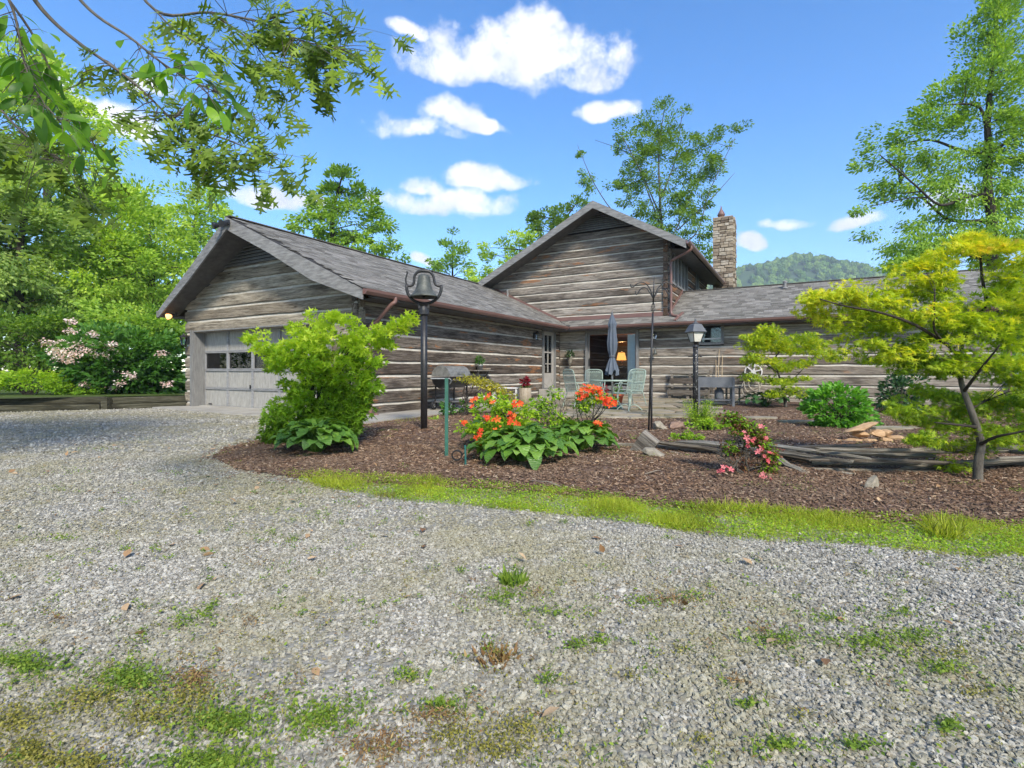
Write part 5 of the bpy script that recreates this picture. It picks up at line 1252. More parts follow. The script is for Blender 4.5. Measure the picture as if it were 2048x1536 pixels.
# --- azaleas
def flower_mesh(mat, s=.035, n=5):
    V = [(0, 0, 0)]; F = []
    for k in range(n):
        a = 2 * math.pi * k / n; 
        for da, r, z in ((-.50, .6, .45), (-.28, .95, .55), (0, 1.05, .42), (.28, .95, .55), (.50, .6, .45)): V.append((math.cos(a + da) * r * s, math.sin(a + da) * r * s, z * s))
        b = 1 + 5 * k; F += [(0, b, b + 1), (0, b + 1, b + 2), (0, b + 2, b + 3), (0, b + 3, b + 4)]
    V += [(0, 0, .1 * s), (.1 * s, 0, 1.0 * s), (-.1 * s, .1 * s, 1.05 * s)]
    me = bpy.data.meshes.new('flower'); me.from_pydata(V, [], F); me.materials.append(mat); return me
FO = [flower_mesh(M['orange'], .032), flower_mesh(M['orange'], .038)]; FP = [flower_mesh(M['pink'], .020), flower_mesh(M['pink'], .026)]
def flowers(parent, spots, meshes, Y, seed, per=5, spread=.05):
    q = random.Random(seed); b = parent.location
    for (px, py) in spots:
        for k in range(per):
            p = P(px, py, Y - q.uniform(.0, .25)) - b + Vector((q.gauss(0, spread), q.gauss(0, spread * .5), q.gauss(0, spread * .7)))
            ob = bpy.data.objects.new('flower', q.choice(meshes)); link(ob, parent); ob.location = p; ob.rotation_euler = (R_(q.uniform(20, 85)), R_(q.uniform(-25, 25)), R_(q.uniform(-50, 50))); ob.scale = (q.uniform(.8, 1.2),) * 3
az = shrub('orange_azalea', 'orange flowering azalea rising from green hosta leaves', 'azalea', gz(1005, 890), 6.1, [(985, 805, 35, 18), (975, 840, 40, 22), (1030, 820, 45, 22), (1010, 860, 55, 24), (950, 855, 25, 10), (1060, 845, 35, 22), (1040, 870, 40, 18), (975, 872, 30, 12)], 115, 40, .09, .046, M['lime'], T_OVATE, 21, tone=lambda p, g: g.uniform(.35, 1, len(p)))
flowers(az, [(955, 803), (972, 795), (985, 802), (1040, 805), (1028, 806), (975, 838), (985, 835), (1022, 838), (1030, 832), (990, 862), (1008, 864), (1018, 868), (985, 870), (930, 845), (962, 872), (1000, 850), (1025, 826), (962, 880), (945, 808), (1035, 852)], FO, 5.95, 5, 2, .03)
def twiggy(parent, base, tips, seed, r=.008, sub=4, mat='twig'):
    q = random.Random(seed); mb = MB()
    for t in tips:
        t = Vector(t); s = Vector((q.uniform(-.06, .06), q.uniform(-.06, .06), -.02)); k1 = s.lerp(t, .35) + Vector((q.uniform(-.08, .08), q.uniform(-.08, .08), q.uniform(-.03, .06))); k2 = s.lerp(t, .7) + Vector((q.uniform(-.08, .08), q.uniform(-.08, .08), q.uniform(-.03, .05)))
        mb.tube([s, k1, k2, t], [r, r * .75, r * .55, r * .25], 4, False)
        for i in range(sub):
            a = k1.lerp(t, q.uniform(.1, .95)); e = a + Vector((q.uniform(-1, 1), q.uniform(-1, 1), q.uniform(-.2, 1.1))).normalized() * q.uniform(.08, .22); m = a.lerp(e, .5) + Vector((q.uniform(-.03, .03), q.uniform(-.03, .03), .01)); mb.tube([a, m, e], [r * .45, r * .3, r * .15], 3, False)
    return mb.build('twigs', M[mat], parent)
a2 = empty('red_azalea', gz(1165, 880), 0, 'leggy twiggy azalea with coral red flowers on its right arm', 'azalea')
def rel(o, pts, Y): return [P(x, y, Y) - o.location for x, y in pts]
twiggy(a2, None, rel(a2, [(1160, 790), (1175, 785), (1210, 800), (1225, 800), (1195, 790), (1190, 845), (1205, 855), (1150, 800), (1180, 830), (1215, 795)], 6.5), 3, .010, 6, 'bark')
pts, out = clump_pts([P(x, y, 6.45) - a2.location for x, y in ((1165, 788), (1180, 780), (1205, 795), (1190, 800), (1222, 802), (1195, 858), (1205, 866), (1170, 815), (1160, 808), (1200, 850), (1180, 800))], [.11] * 11, 110, .6, 5); leaves('foliage', pts, M['lime'], .042, T_OVATE, a2, out=out, seed=4)
flowers(a2, [(1168, 778), (1175, 790), (1160, 786), (1186, 774), (1190, 785), (1193, 780), (1212, 796), (1222, 800), (1218, 806), (1205, 800), (1212, 807), (1226, 806), (1170, 795), (1198, 792), (1190, 848), (1195, 852)], FO, 6.4, 6, 3, .032)
a3 = empty('bare_azalea', gz(1105, 885), 0, 'thin bare twigged azalea with few lime leaves behind hosta', 'azalea')
twiggy(a3, None, rel(a3, [(1075, 800), (1090, 790), (1110, 785), (1125, 775), (1095, 820), (1080, 830), (1140, 800), (1060, 815), (1118, 800), (1150, 830), (1065, 850), (1100, 775), (1135, 785)], 6.6), 7, .008, 9)
pts, out = clump_pts([P(x, y, 6.6) - a3.location for x, y in ((1085, 805), (1095, 812), (1110, 785), (1075, 825), (1120, 835), (1130, 850), (1100, 840), (1140, 845))], [.12] * 8, 130, .7, 8); leaves('foliage', pts, M['lime'], .045, T_OVATE, a3, out=out, seed=9)
a4 = empty('pink_azalea', gz(1490, 962), 0, 'small leggy azalea with pink flowers before the split rails', 'azalea')
twiggy(a4, None, rel(a4, [(1465, 840), (1480, 850), (1475, 880), (1500, 870), (1530, 880), (1540, 910), (1450, 910), (1445, 940), (1520, 930), (1545, 930), (1460, 890), (1490, 900), (1510, 850), (1470, 865), (1440, 895), (1430, 905)], 4.8), 11, .009, 12, 'bark')
pts, out = clump_pts([P(x, y, 4.78) - a4.location for x, y in ((1470, 840), (1485, 848), (1500, 858), (1515, 862), (1530, 885), (1540, 905), (1545, 920), (1520, 880), (1505, 880), (1475, 860), (1535, 935), (1460, 895), (1455, 835))], [.085] * 13, 120, .7, 12); leaves('foliage', pts, M['lime'], .034, T_OVATE, a4, out=out, seed=13, attr=np.random.default_rng(3).uniform(0, .7, len(pts)))
pts2, out2 = clump_pts(pts[::14], [.05] * len(pts[::14]), 12, .7, 3); leaves('bronze_foliage', pts2, M['azred'], .032, T_OVATE, a4, out=out2, seed=33)
pts, out = clump_pts([P(x, y, 4.8) - a4.location for x, y in ((1465, 905), (1480, 925), (1495, 940), (1460, 935), (1510, 925), (1490, 905), (1475, 950), (1500, 955), (1525, 945))], [.085] * 9, 90, .8, 14); leaves('dark_foliage', pts, M['azred'], .032, T_LANCE, a4, out=out, seed=15)
flowers(a4, [(1512, 858), (1530, 880), (1516, 898), (1520, 905), (1528, 918), (1545, 908), (1535, 925), (1455, 938), (1463, 940), (1520, 960), (1535, 958), (1505, 880), (1494, 870), (1500, 892), (1525, 950), (1440, 950)], FP, 4.75, 15, 2, .024)
# --- golden azalea on bare stems beside the walk, dark mound at its foot
a5 = empty('golden_shrub', G(922, 838), 0, 'golden yellow umbrella shaped shrub on bare twisted stems', 'shrub'); a5.location.z = .04
twiggy(a5, None, rel(a5, [(935, 762), (950, 765), (970, 772), (990, 780), (1005, 790), (1015, 795), (960, 800), (945, 780), (930, 775), (980, 790)], 11.3), 15, .018, 5, 'bark_d')
pts, out = clump_pts([P(x, y, 11.2 + dy) - a5.location for x, y, dy in ((932, 758, 0), (945, 758, .2), (955, 763, -.2), (970, 767, 0), (983, 772, .2), (995, 778, -.1), (1005, 785, 0), (1014, 792, .1), (960, 762, .3), (978, 772, -.3), (990, 780, .3))], [.26] * 11, 130, .32, 17); leaves('foliage', pts, M['gold'], .06, T_QUAD, a5, out=out, seed=18, up=.85)
shrub('dark_box_shrub', 'small dark leafy shrub at the foot of the golden one', 'shrub', G(905, 836) + Vector((0, 0, .03)), 11.1, [(905, 815, 26, 16)], 60, 40, .10, .06, M['green'], T_OVATE, 23)
# --- low lime mounds, wispy shrub, hydrangea, glossy shrub
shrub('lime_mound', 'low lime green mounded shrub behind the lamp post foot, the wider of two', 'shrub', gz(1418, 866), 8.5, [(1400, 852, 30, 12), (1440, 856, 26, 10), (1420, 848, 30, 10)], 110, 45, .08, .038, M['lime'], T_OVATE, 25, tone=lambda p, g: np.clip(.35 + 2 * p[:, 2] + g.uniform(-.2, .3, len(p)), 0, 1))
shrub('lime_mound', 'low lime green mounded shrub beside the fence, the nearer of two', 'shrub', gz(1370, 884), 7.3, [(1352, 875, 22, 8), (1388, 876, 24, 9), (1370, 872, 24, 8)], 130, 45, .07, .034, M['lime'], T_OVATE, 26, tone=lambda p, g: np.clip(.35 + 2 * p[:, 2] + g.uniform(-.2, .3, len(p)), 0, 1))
wi_ = empty('wispy_shrub', gz(1402, 858), 0, 'feathery pale lime shrub growing round the lamp post', 'shrub')
tips = [P(1402 + rnd.uniform(-38, 38), 806 + rnd.uniform(-8, 30), 9.0 + rnd.uniform(-.25, .25)) - wi_.location for _ in range(70)]
twiggy(wi_, None, tips, 31, .004, 3, 'lime'); st = np.array([list(t * f + Vector((rnd.gauss(0, .02), rnd.gauss(0, .02), 0))) for t in tips for f in np.linspace(.25, 1.0, 40)]); leaves('foliage', st, M['lime'], .036, T_LANCE, wi_, seed=32, up=.3, droop=-.5, attr=np.clip(np.random.default_rng(2).uniform(.5, 1.1, len(st)), 0, 1))
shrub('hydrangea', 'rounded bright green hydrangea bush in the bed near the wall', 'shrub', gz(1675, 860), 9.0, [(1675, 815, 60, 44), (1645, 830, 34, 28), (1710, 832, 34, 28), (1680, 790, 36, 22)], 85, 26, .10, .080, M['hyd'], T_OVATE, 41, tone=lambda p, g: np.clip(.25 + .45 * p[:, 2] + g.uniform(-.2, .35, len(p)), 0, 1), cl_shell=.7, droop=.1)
shrub('glossy_shrub', 'dark glossy evergreen shrub against the right log wall', 'shrub', gz(1800, 835), 11.7, [(1800, 780, 38, 32), (1815, 760, 32, 20), (1785, 805, 34, 24), (1830, 800, 30, 30)], 30, 46, .18, .08, M['darkg'], T_OVATE, 43, depth=.6)
shrub('lime_perennial', 'bright lime perennial clump behind the fence near the maple trunk', 'plant', gz(1840, 903), 7.0, [(1835, 890, 26, 14), (1860, 882, 22, 10)], 90, 40, .08, .05, M['lime'], T_LANCE, 45, tone=lambda p, g: g.uniform(.55, 1, len(p)))
shrub('lime_perennial', 'bright lime perennial clump right of the maple trunk', 'plant', gz(2040, 905), 6.9, [(2035, 890, 30, 14)], 90, 40, .08, .05, M['lime'], T_LANCE, 46, tone=lambda p, g: g.uniform(.5, 1, len(p)))
# --- potted plants
for o, n, r, zc, mt, sz, tm in ((potA, 160, .10, .30, 'green', .09, T_LANCE), (potC, 130, .15, .36, 'red', .06, T_OVATE), (potD, 130, .14, .34, 'green', .07, T_OVATE), (potB, 110, .11, .64, 'red', .09, T_OVATE)):
    pts, out = clump_pts([(0, 0, zc)], [r], n, 1.1, n); leaves('foliage', pts, M[mt], sz, tm, o, out=out, seed=n, up=.4, droop=-.2)
    MB().tube([(0, 0, zc - .26 if o is not potB else .40), (0, 0, zc)], .02, 6).build('stem', M['green'], o)
pts, out = clump_pts([(0, 0, .5)], [.17], 120, .35, 4); leaves('skirt_leaves', pts, M['green'], .06, T_OVATE, potB, out=out, seed=3)
pts, out = clump_pts([(0, -.15, .18)], [.20], 220, .8, 6); leaves('foliage', pts, M['darkg'], .07, T_OVATE, basketO, out=out, seed=5)
pts, out = clump_pts([(0, -.17, .20)], [.20], 40, .8, 7); leaves('blossoms', pts, M['white_f'], .04, T_QUAD, basketO, out=out, seed=6)

# --- the two Japanese maples
def maple(name, label, base, Y, trunk_px, branches_px, pads, dens, per, rad, size, seed, r0, tone_c, depth=.9):
    o = empty(name, base, 0, label, 'maple'); q = random.Random(seed); b = Vector(base)
    def lp(path, j): return [P(x, y, Y + dy) - b for x, y, dy in path]
    mb = MB(); tr = smooth_path(lp(trunk_px, 0), 4); n = len(tr); mb.tube(tr, [r0 * (1 - .68 * i / n) * (1.35 if i == 0 else 1.12 if i == 1 else 1) for i in range(n)], 10); mb.build('trunk', M['bark'], o, True)
    allp = list(tr)
    for br in branches_px:
        p = smooth_path(lp(br, 0), 4); mb = MB(); k = len(p); mb.tube(p, [r0 * .40 * (1 - .75 * i / k) for i in range(k)], 7); mb.build('branch', M['bark_d'], o, True); allp += p
    C = blob_centres(pads, Y, dens, depth, seed, .15); g = np.random.default_rng(seed); rel_ = C - np.array(b)
    mb = MB(); limbs(mb, allp, [Vector(c) for c in rel_[::3]], r0 * .12, seed=seed, n=4); tag(mb.build('twigs', M['bark_d'], o), kind='stuff')
    pts, out = clump_pts(rel_, g.uniform(.6, 1.3, len(rel_)) * rad, per, .38, seed)
    leaves('foliage', pts, M['maple'], size, T_MAPLE, o, out=pts * np.array([1, 1, .2]), up=.52, droop=.35, seed=seed, attr=tone_c(pts, g))
    return o
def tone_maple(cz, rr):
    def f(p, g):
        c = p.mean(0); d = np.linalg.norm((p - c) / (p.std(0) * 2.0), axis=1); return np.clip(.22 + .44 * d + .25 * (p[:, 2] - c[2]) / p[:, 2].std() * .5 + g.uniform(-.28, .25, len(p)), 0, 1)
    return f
mb0 = gz(1955, 970)
MY = mb0.y
trunk_px = [(1955, 972, 0), (1957, 922, 0), (1962, 888, .02), (1953, 854, .0), (1941, 817, -.03), (1928, 783, 0), (1921, 755, .05), (1922, 715, .05), (1926, 677, .05)]
brs = [[(1926, 677, .05), (1950, 640, .1), (1975, 609, .12), (2013, 579, .1), (2047, 545, .1), (2070, 500, .1)], [(1962, 888, 0), (1994, 873, -.15), (2047, 862, -.3), (2100, 840, -.4)], [(1922, 715, .05), (1895, 690, -.1), (1870, 662, -.2), (1868, 620, -.25), (1870, 586, -.25)],
       [(1921, 755, .05), (1880, 735, .1), (1824, 722, .2), (1770, 710, .3)], [(1895, 690, -.1), (1830, 650, -.2), (1760, 625, -.3), (1690, 612, -.3), (1640, 598, -.3)], [(1928, 783, 0), (1960, 740, -.3), (2000, 690, -.5)], [(1953, 854, 0), (1920, 850, -.3), (1870, 845, -.5)], [(1941, 817, 0), (1975, 800, .3), (2030, 780, .6)], [(1975, 609, .12), (1965, 560, .1), (1960, 500, .1), (1962, 470, .1)]]
pads = [(1700, 603, 75, 16), (1648, 592, 30, 16), (1670, 632, 45, 9), (1765, 612, 75, 16), (1690, 580, 38, 12), (1835, 640, 80, 20), (1735, 690, 45, 14), (1785, 708, 60, 12), (1850, 722, 80, 18), (1800, 576, 30, 22), (1880, 585, 45, 22), (1880, 548, 38, 20), (1965, 490, 45, 22), (1905, 508, 45, 14), (1840, 525, 40, 14), (2015, 510, 45, 22), (2030, 560, 40, 25), (1985, 605, 60, 20), (1930, 655, 65, 22), (2010, 670, 50, 22), (1940, 735, 80, 22), (2020, 745, 50, 25), (1865, 790, 55, 16), (1835, 820, 38, 14), (1880, 845, 65, 20), (1930, 815, 60, 22), (2000, 810, 55, 28), (1860, 880, 40, 12), (1920, 890, 45, 16), (2020, 870, 45, 25), (1890, 925, 22, 12), (2060, 640, 45, 35), (2070, 800, 45, 40), (1880, 690, 60, 18), (1740, 648, 60, 12)]
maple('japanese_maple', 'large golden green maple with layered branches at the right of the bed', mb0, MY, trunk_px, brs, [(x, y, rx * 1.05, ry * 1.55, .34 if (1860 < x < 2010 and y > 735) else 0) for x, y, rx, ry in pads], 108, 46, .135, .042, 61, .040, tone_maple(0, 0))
mb1 = G(1571, 818); mb1.z = bed_z(mb1.x, mb1.y); Y1 = mb1.y
maple('japanese_maple', 'smaller yellow green maple in front of the log wall', mb1, Y1, [(1571, 820, 0), (1570, 800, 0), (1566, 775, 0), (1556, 745, 0), (1550, 715, 0)], [[(1566, 775, 0), (1595, 750, .2), (1625, 715, .3)], [(1556, 745, 0), (1520, 722, -.2), (1490, 715, -.3)], [(1550, 715, 0), (1570, 690, .1), (1590, 670, .2)], [(1570, 800, 0), (1590, 785, -.2), (1610, 780, -.2)]],
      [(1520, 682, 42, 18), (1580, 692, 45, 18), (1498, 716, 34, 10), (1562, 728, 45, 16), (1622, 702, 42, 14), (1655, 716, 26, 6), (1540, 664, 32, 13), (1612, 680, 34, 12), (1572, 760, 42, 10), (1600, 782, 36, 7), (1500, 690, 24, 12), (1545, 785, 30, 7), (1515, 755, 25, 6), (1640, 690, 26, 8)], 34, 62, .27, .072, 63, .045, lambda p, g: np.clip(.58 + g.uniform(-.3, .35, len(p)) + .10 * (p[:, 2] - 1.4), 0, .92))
# --- hedge and flowering laurel behind the timber edging
shrub('clipped_hedge', 'low bright green hedge behind the mossy timber edging', 'hedge', Vector((-14.5, 15.2, .32)), 15.2, [(10, 762, 45, 20), (70, 762, 45, 20), (120, 766, 40, 18), (-40, 760, 45, 22), (160, 778, 40, 13)], 30, 70, .20, .085, M['lime'], T_QUAD, 71, tone=tone_top(.0, .9, .7), flat=.8)
lr = shrub('mountain_laurel', 'big rounded laurel bush with pale pink blossoms by the garage', 'shrub', Vector((-12.4, 16.0, .32)), 16.0, [(240, 720, 95, 62), (180, 715, 70, 45), (310, 725, 60, 62), (150, 745, 45, 42), (230, 770, 80, 30), (320, 770, 50, 30), (215, 668, 50, 22)], 12, 62, .30, .15, M['green'], T_OVATE, 73, tone=tone_top(.2, 2.6, .8), depth=.7)
pts, out = clump_pts([P(x + rnd.uniform(-4, 4), y + rnd.uniform(-4, 4), 15.0 + rnd.uniform(-.2, .35)) - lr.location for x, y in ((105, 700), (118, 708), (130, 700), (142, 712), (150, 690), (165, 685), (112, 715), (135, 718), (155, 705), (125, 685), (175, 700), (180, 690), (140, 645), (220, 692), (228, 700), (205, 690), (260, 752), (255, 748), (170, 770), (240, 770), (325, 705), (335, 768), (95, 685), (190, 705), (215, 712), (145, 660), (185, 670), (230, 775))], [.20] * 28, 55, .6, 75); leaves('blossoms', pts, M['laurel'], .075, T_QUAD, lr, seed=76, up=.5)
# ================================================================== trees
def tree(name, label, base_px, Y, blobs, dens, per, rad, size, mat, seed, r0=.2, trunk_px=None, depth=.8, flat=.6, tmpl=T_QUAD, bark='bark_d', group='trees round the house', n_limb=40, base=None, ground=0.0, tone=None, shell=.45, extra=()):
    g = np.random.default_rng(seed); x0 = P(base_px, 0, Y).x; b = Vector((x0, Y, ground - .05)); o = empty(name, b, 0, label, 'tree', group)
    if trunk_px is None:
        top = min(blobs, key=lambda t: t[1]); trunk_px = [(base_px, top[1] + 100), (top[0], top[1] + 10)]
    path = [Vector((0, 0, 0))] + [P(x, y, Y) - b for x, y in trunk_px]; path = smooth_path(path, 5); k = len(path)
    mb = MB(); mb.tube(path, [r0 * (1 - .88 * i / (k - 1)) * (1.3 if i == 0 else 1) for i in range(k)], 9); mb.build('trunk', M[bark], o, True)
    allp = path[2:]
    for br in extra:
        p = smooth_path([P(x, y, Y + dy) - b for x, y, dy in br], 4); kk = len(p); mb = MB(); mb.tube(p, [r0 * .40 * (1 - .85 * i / kk) for i in range(kk)], 6); mb.build('limb', M[bark], o, True); allp = allp + p
    C = blob_centres(blobs, Y, dens * 1.9, depth, seed, shell) - np.array(b)
    C = C[C[:, 2] > .3]
    mb = MB(); limbs(mb, allp, [Vector(c) for c in C[g.permutation(len(C))[:n_limb]]], r0 * .16, seed=seed, n=5); tag(mb.build('branches', M[bark], o), kind='stuff')
    pts, out = clump_pts(C, g.uniform(.55, 1.3, len(C)) * rad, per, flat, seed)
    cm = C.mean(0); cl = np.repeat(g.uniform(0, 1, len(C)), per)
    at = np.clip(.55 * cl + .5 * g.uniform(0, 1, len(pts)), 0, 1)
    leaves('crown', pts, mat, size, tmpl, o, out=pts - cm, up=.25, seed=seed, attr=at)
    return o
M['tree2'] = m_leaf('deep_tree_leaf', [(0, (.032, .065, .010)), (.5, (.075, .135, .017)), (1, (.16, .23, .03))], .42, gain=2.0)
M['tree3'] = m_leaf('cool_tree_leaf', [(0, (.048, .085, .022)), (.5, (.12, .17, .045)), (1, (.23, .28, .09))], .45, gain=2.6)
# woodland on the left
WD = 'woodland left of the garage'
tree('woodland_tree', 'tall pale green tree at the far left edge behind the hedge', 40, 24, [(40, 480, 110, 90), (-60, 420, 120, 120), (60, 400, 100, 70), (20, 600, 120, 70), (-40, 560, 120, 80)], 1.15, 150, .85, .22, M['tree3'], 101, .25, group=WD, ground=.34)
tree('woodland_tree', 'broad yellow green tree with drooping sprays behind the laurel', 170, 26, [(170, 480, 100, 70), (230, 430, 80, 55), (120, 560, 100, 70), (240, 540, 90, 70), (180, 620, 110, 60)], 1.15, 150, .8, .21, M['treeb'], 102, .25, group=WD, ground=.34)
tree('woodland_tree', 'leafy light green tree just left of the garage gable', 300, 28, [(300, 480, 80, 60), (330, 560, 80, 60), (270, 600, 80, 60), (350, 620, 60, 50), (280, 430, 50, 40), (260, 390, 35, 25)], 1.1, 150, .8, .21, M['treeb'], 103, .25, group=WD, ground=.34)
tree('woodland_tree', 'airy light green treetop rising behind the garage peak', 390, 34, [(390, 420, 60, 50), (360, 460, 60, 40), (430, 450, 55, 40), (395, 385, 28, 18), (440, 490, 50, 40), (380, 500, 60, 50)], .75, 95, .75, .23, M['treeb'], 104, .22, group=WD, ground=.34)
tree('woodland_tree', 'tall tree rising behind the overhanging oak twigs, top left', 90, 31, [(60, 250, 110, 90), (130, 180, 60, 60), (20, 150, 80, 80), (170, 270, 55, 45), (60, 350, 130, 70), (190, 350, 50, 35)], .55, 150, 1.0, .25, M['treeb'], 105, .3, group=WD, ground=.34)
tree('woodland_tree', 'dark green understory tree behind the hedge', 60, 19.5, [(50, 690, 80, 50), (-20, 680, 80, 60), (110, 660, 50, 40), (130, 700, 50, 40)], 2.2, 130, .6, .17, M['tree2'], 106, .14, group=WD, ground=.34)
tree('woodland_tree', 'mid green understory tree behind the laurel bush', 330, 22, [(300, 660, 80, 45), (350, 690, 50, 50), (240, 650, 70, 40), (180, 650, 60, 40)], 2.0, 120, .6, .18, M['tree'], 107, .14, group=WD, ground=.34)
tree('woodland_tree', 'deep green tree filling the far woodland edge', 200, 38, [(150, 600, 160, 90), (330, 610, 140, 80), (20, 620, 150, 90), (460, 600, 90, 60)], .40, 190, 1.3, .32, M['tree2'], 108, .3, group=WD, ground=.34)
# behind the garage roof and the gable
BK = 'trees behind the house'
tree('background_tree', 'full green tree standing behind the garage roof', 663, 30, [(690, 370, 45, 36), (655, 405, 42, 30), (720, 410, 45, 40), (690, 440, 60, 40), (755, 440, 42, 30), (600, 440, 34, 16), (640, 460, 50, 30), (740, 490, 60, 28), (700, 490, 60, 30), (780, 500, 40, 22), (690, 345, 26, 14)], 1.25, 100, .55, .20, M['tree'], 111, .25, trunk_px=[(664, 520), (665, 450), (672, 400), (685, 350)], group=BK)
tree('background_tree', 'small slender tree between garage roof and upper gable', 905, 42, [(905, 480, 22, 22), (890, 515, 34, 26), (925, 515, 30, 26), (905, 550, 50, 25), (880, 545, 30, 20)], 1.0, 70, .6, .22, M['tree'], 112, .18, group=BK)
tree('background_tree', 'bright green tree left behind the upper gable', 1030, 36, [(1000, 520, 50, 40), (1040, 490, 45, 35), (980, 550, 40, 30), (1020, 560, 60, 40)], 1.1, 110, .6, .21, M['treeb'], 113, .22, group=BK)
tree('background_tree', 'darker green tree just left of the gable peak', 1110, 38, [(1100, 440, 45, 35), (1140, 430, 40, 32), (1075, 430, 22, 16), (1120, 480, 60, 40), (1150, 400, 20, 10)], 1.1, 110, .6, .21, M['tree2'], 114, .22, group=BK)
tree('background_tree', 'tall thin leaved tree with fanning bare stems above the gable', 1325, 33, [(1320, 240, 40, 30), (1300, 280, 50, 30), (1350, 290, 50, 35), (1265, 300, 40, 25), (1240, 260, 22, 14), (1320, 340, 70, 40), (1390, 330, 55, 30), (1400, 290, 30, 30), (1450, 270, 30, 22), (1480, 262, 14, 12), (1420, 330, 35, 20), (1270, 360, 40, 25), (1230, 365, 18, 14), (1310, 400, 70, 40), (1390, 400, 45, 40), (1350, 440, 60, 40), (1330, 205, 20, 14), (1360, 220, 18, 10), (1160, 300, 12, 10), (1170, 350, 16, 22), (1185, 375, 16, 14), (1390, 470, 40, 40), (1400, 510, 30, 25)], 2.3, 70, .50, .15, M['tree2'], 115, .13,
     trunk_px=[(1325, 520), (1320, 400), (1318, 300), (1330, 210)], group=BK, bark='bark', n_limb=60, extra=[[(1322, 520, 0), (1370, 420, .5), (1400, 340, .8), (1440, 260, 1)], [(1325, 500, 0), (1390, 470, -.5), (1420, 380, -.8), (1470, 275, -1)], [(1320, 450, 0), (1290, 370, .6), (1260, 310, 1), (1190, 280, 1.3)], [(1322, 520, 0), (1240, 440, -.6), (1190, 370, -1), (1155, 290, -1.2)], [(1320, 400, 0), (1350, 320, .4), (1365, 220, .6)], [(1355, 460, .3), (1420, 400, .6), (1470, 345, 1)], [(1320, 430, 0), (1280, 340, -.8), (1240, 265, -1)]])
# right-hand tall tree
tree('tall_tree', 'towering open crowned tree leaning in at the right edge', 1985, 23, [(2000, 40, 60, 50), (1975, 100, 40, 40), (2040, 110, 50, 60), (1960, 160, 60, 30), (1900, 190, 50, 28), (2030, 200, 60, 50), (1960, 240, 60, 35), (1870, 240, 60, 25), (1820, 265, 45, 20), (1770, 280, 40, 20), (1730, 320, 28, 16), (1800, 320, 55, 22), (1880, 310, 60, 28), (2010, 300, 60, 45), (1820, 365, 55, 22), (1760, 375, 34, 18), (1715, 420, 16, 14), (1745, 460, 18, 20), (1870, 390, 50, 25), (1950, 360, 50, 35), (1860, 450, 50, 22), (1930, 430, 60, 30), (2030, 400, 50, 50), (1810, 490, 40, 22), (1900, 480, 60, 25), (1980, 480, 60, 35), (2060, 300, 50, 60), (1780, 520, 30, 16), (1850, 520, 50, 20), (2010, 0, 40, 30)], 2.6, 105, .60, .145, M['tree'], 121, .24,
     trunk_px=[(1985, 470), (1975, 380), (1978, 300), (1975, 250), (1983, 150), (1995, 20), (2000, -60)], group=BK, bark='bark_d', n_limb=90, extra=[[(1980, 385, 0), (1930, 395, -.5), (1880, 410, -1), (1830, 370, -1.3), (1760, 310, -1.6)], [(1976, 310, 0), (1920, 300, .6), (1860, 280, 1), (1790, 290, 1.3)], [(1975, 290, 0), (1960, 215, -.6), (1890, 210, -.8)], [(1985, 440, 0), (1900, 440, .5), (1850, 400, .8), (1800, 370, 1)], [(1978, 310, 0), (2020, 280, .5), (2070, 250, 1)]])
tree('background_tree', 'leafy green tree beyond the right end of the roof', 1850, 30, [(1830, 530, 55, 25), (1880, 510, 55, 28), (1790, 540, 30, 18), (1950, 530, 50, 30)], 1.2, 100, .6, .20, M['tree'], 122, .2, group=BK)
tree('background_tree', 'green tree seen past the right corner of the house', 2070, 24, [(2070, 600, 60, 60), (2060, 690, 50, 60), (2100, 540, 60, 50)], 1.2, 110, .6, .19, M['tree'], 123, .2, group=BK)
# woods beyond the house, seen through the patio door
tree('background_tree', 'green tree behind the house seen through the patio door', 1262, 34, [(1262, 690, 70, 60), (1230, 640, 60, 50), (1300, 700, 60, 50)], .8, 90, .8, .25, M['tree2'], 124, .2, group=BK)

# the wood's edge across the drive, mirrored in the garage windows
for i, (x, y, h, sd) in enumerate(((-31, 8, 11, 131), (-32, 15, 12, 132), (-36, 21, 12, 133), (13, -17, 12, 134), (-7, -19, 11, 135))):
    o = empty('roadside_tree', (x, y, .25 if x < -30 else -.05), 0, ('woodland tree beyond the left end of the hedge, the nearest', 'woodland tree beyond the left end of the hedge, the middle one', 'woodland tree beyond the left end of the hedge, the farthest', 'tree across the drive to the right, behind the viewpoint', 'tree across the drive to the left, behind the viewpoint')[i], 'tree', 'trees round the drive'); gg = np.random.default_rng(sd)
    MB().tube([(0, 0, -.3), (.1, 0, h * .4), (.2, .1, h * .85)], [.2, .14, .03], 8).build('trunk', M['bark_d'], o, True)
    C = np.array([0, 0, h * .52]) + unit(gg.normal(size=(130, 3))) * (gg.uniform(.2, 1, 130) ** .5)[:, None] * np.array([4.6, 4.0, h * .5]); pts, out = clump_pts(C, np.full(130, .9), 40, .6, sd); leaves('crown', pts, M['tree2'], .34, T_QUAD, o, out=out, seed=sd)
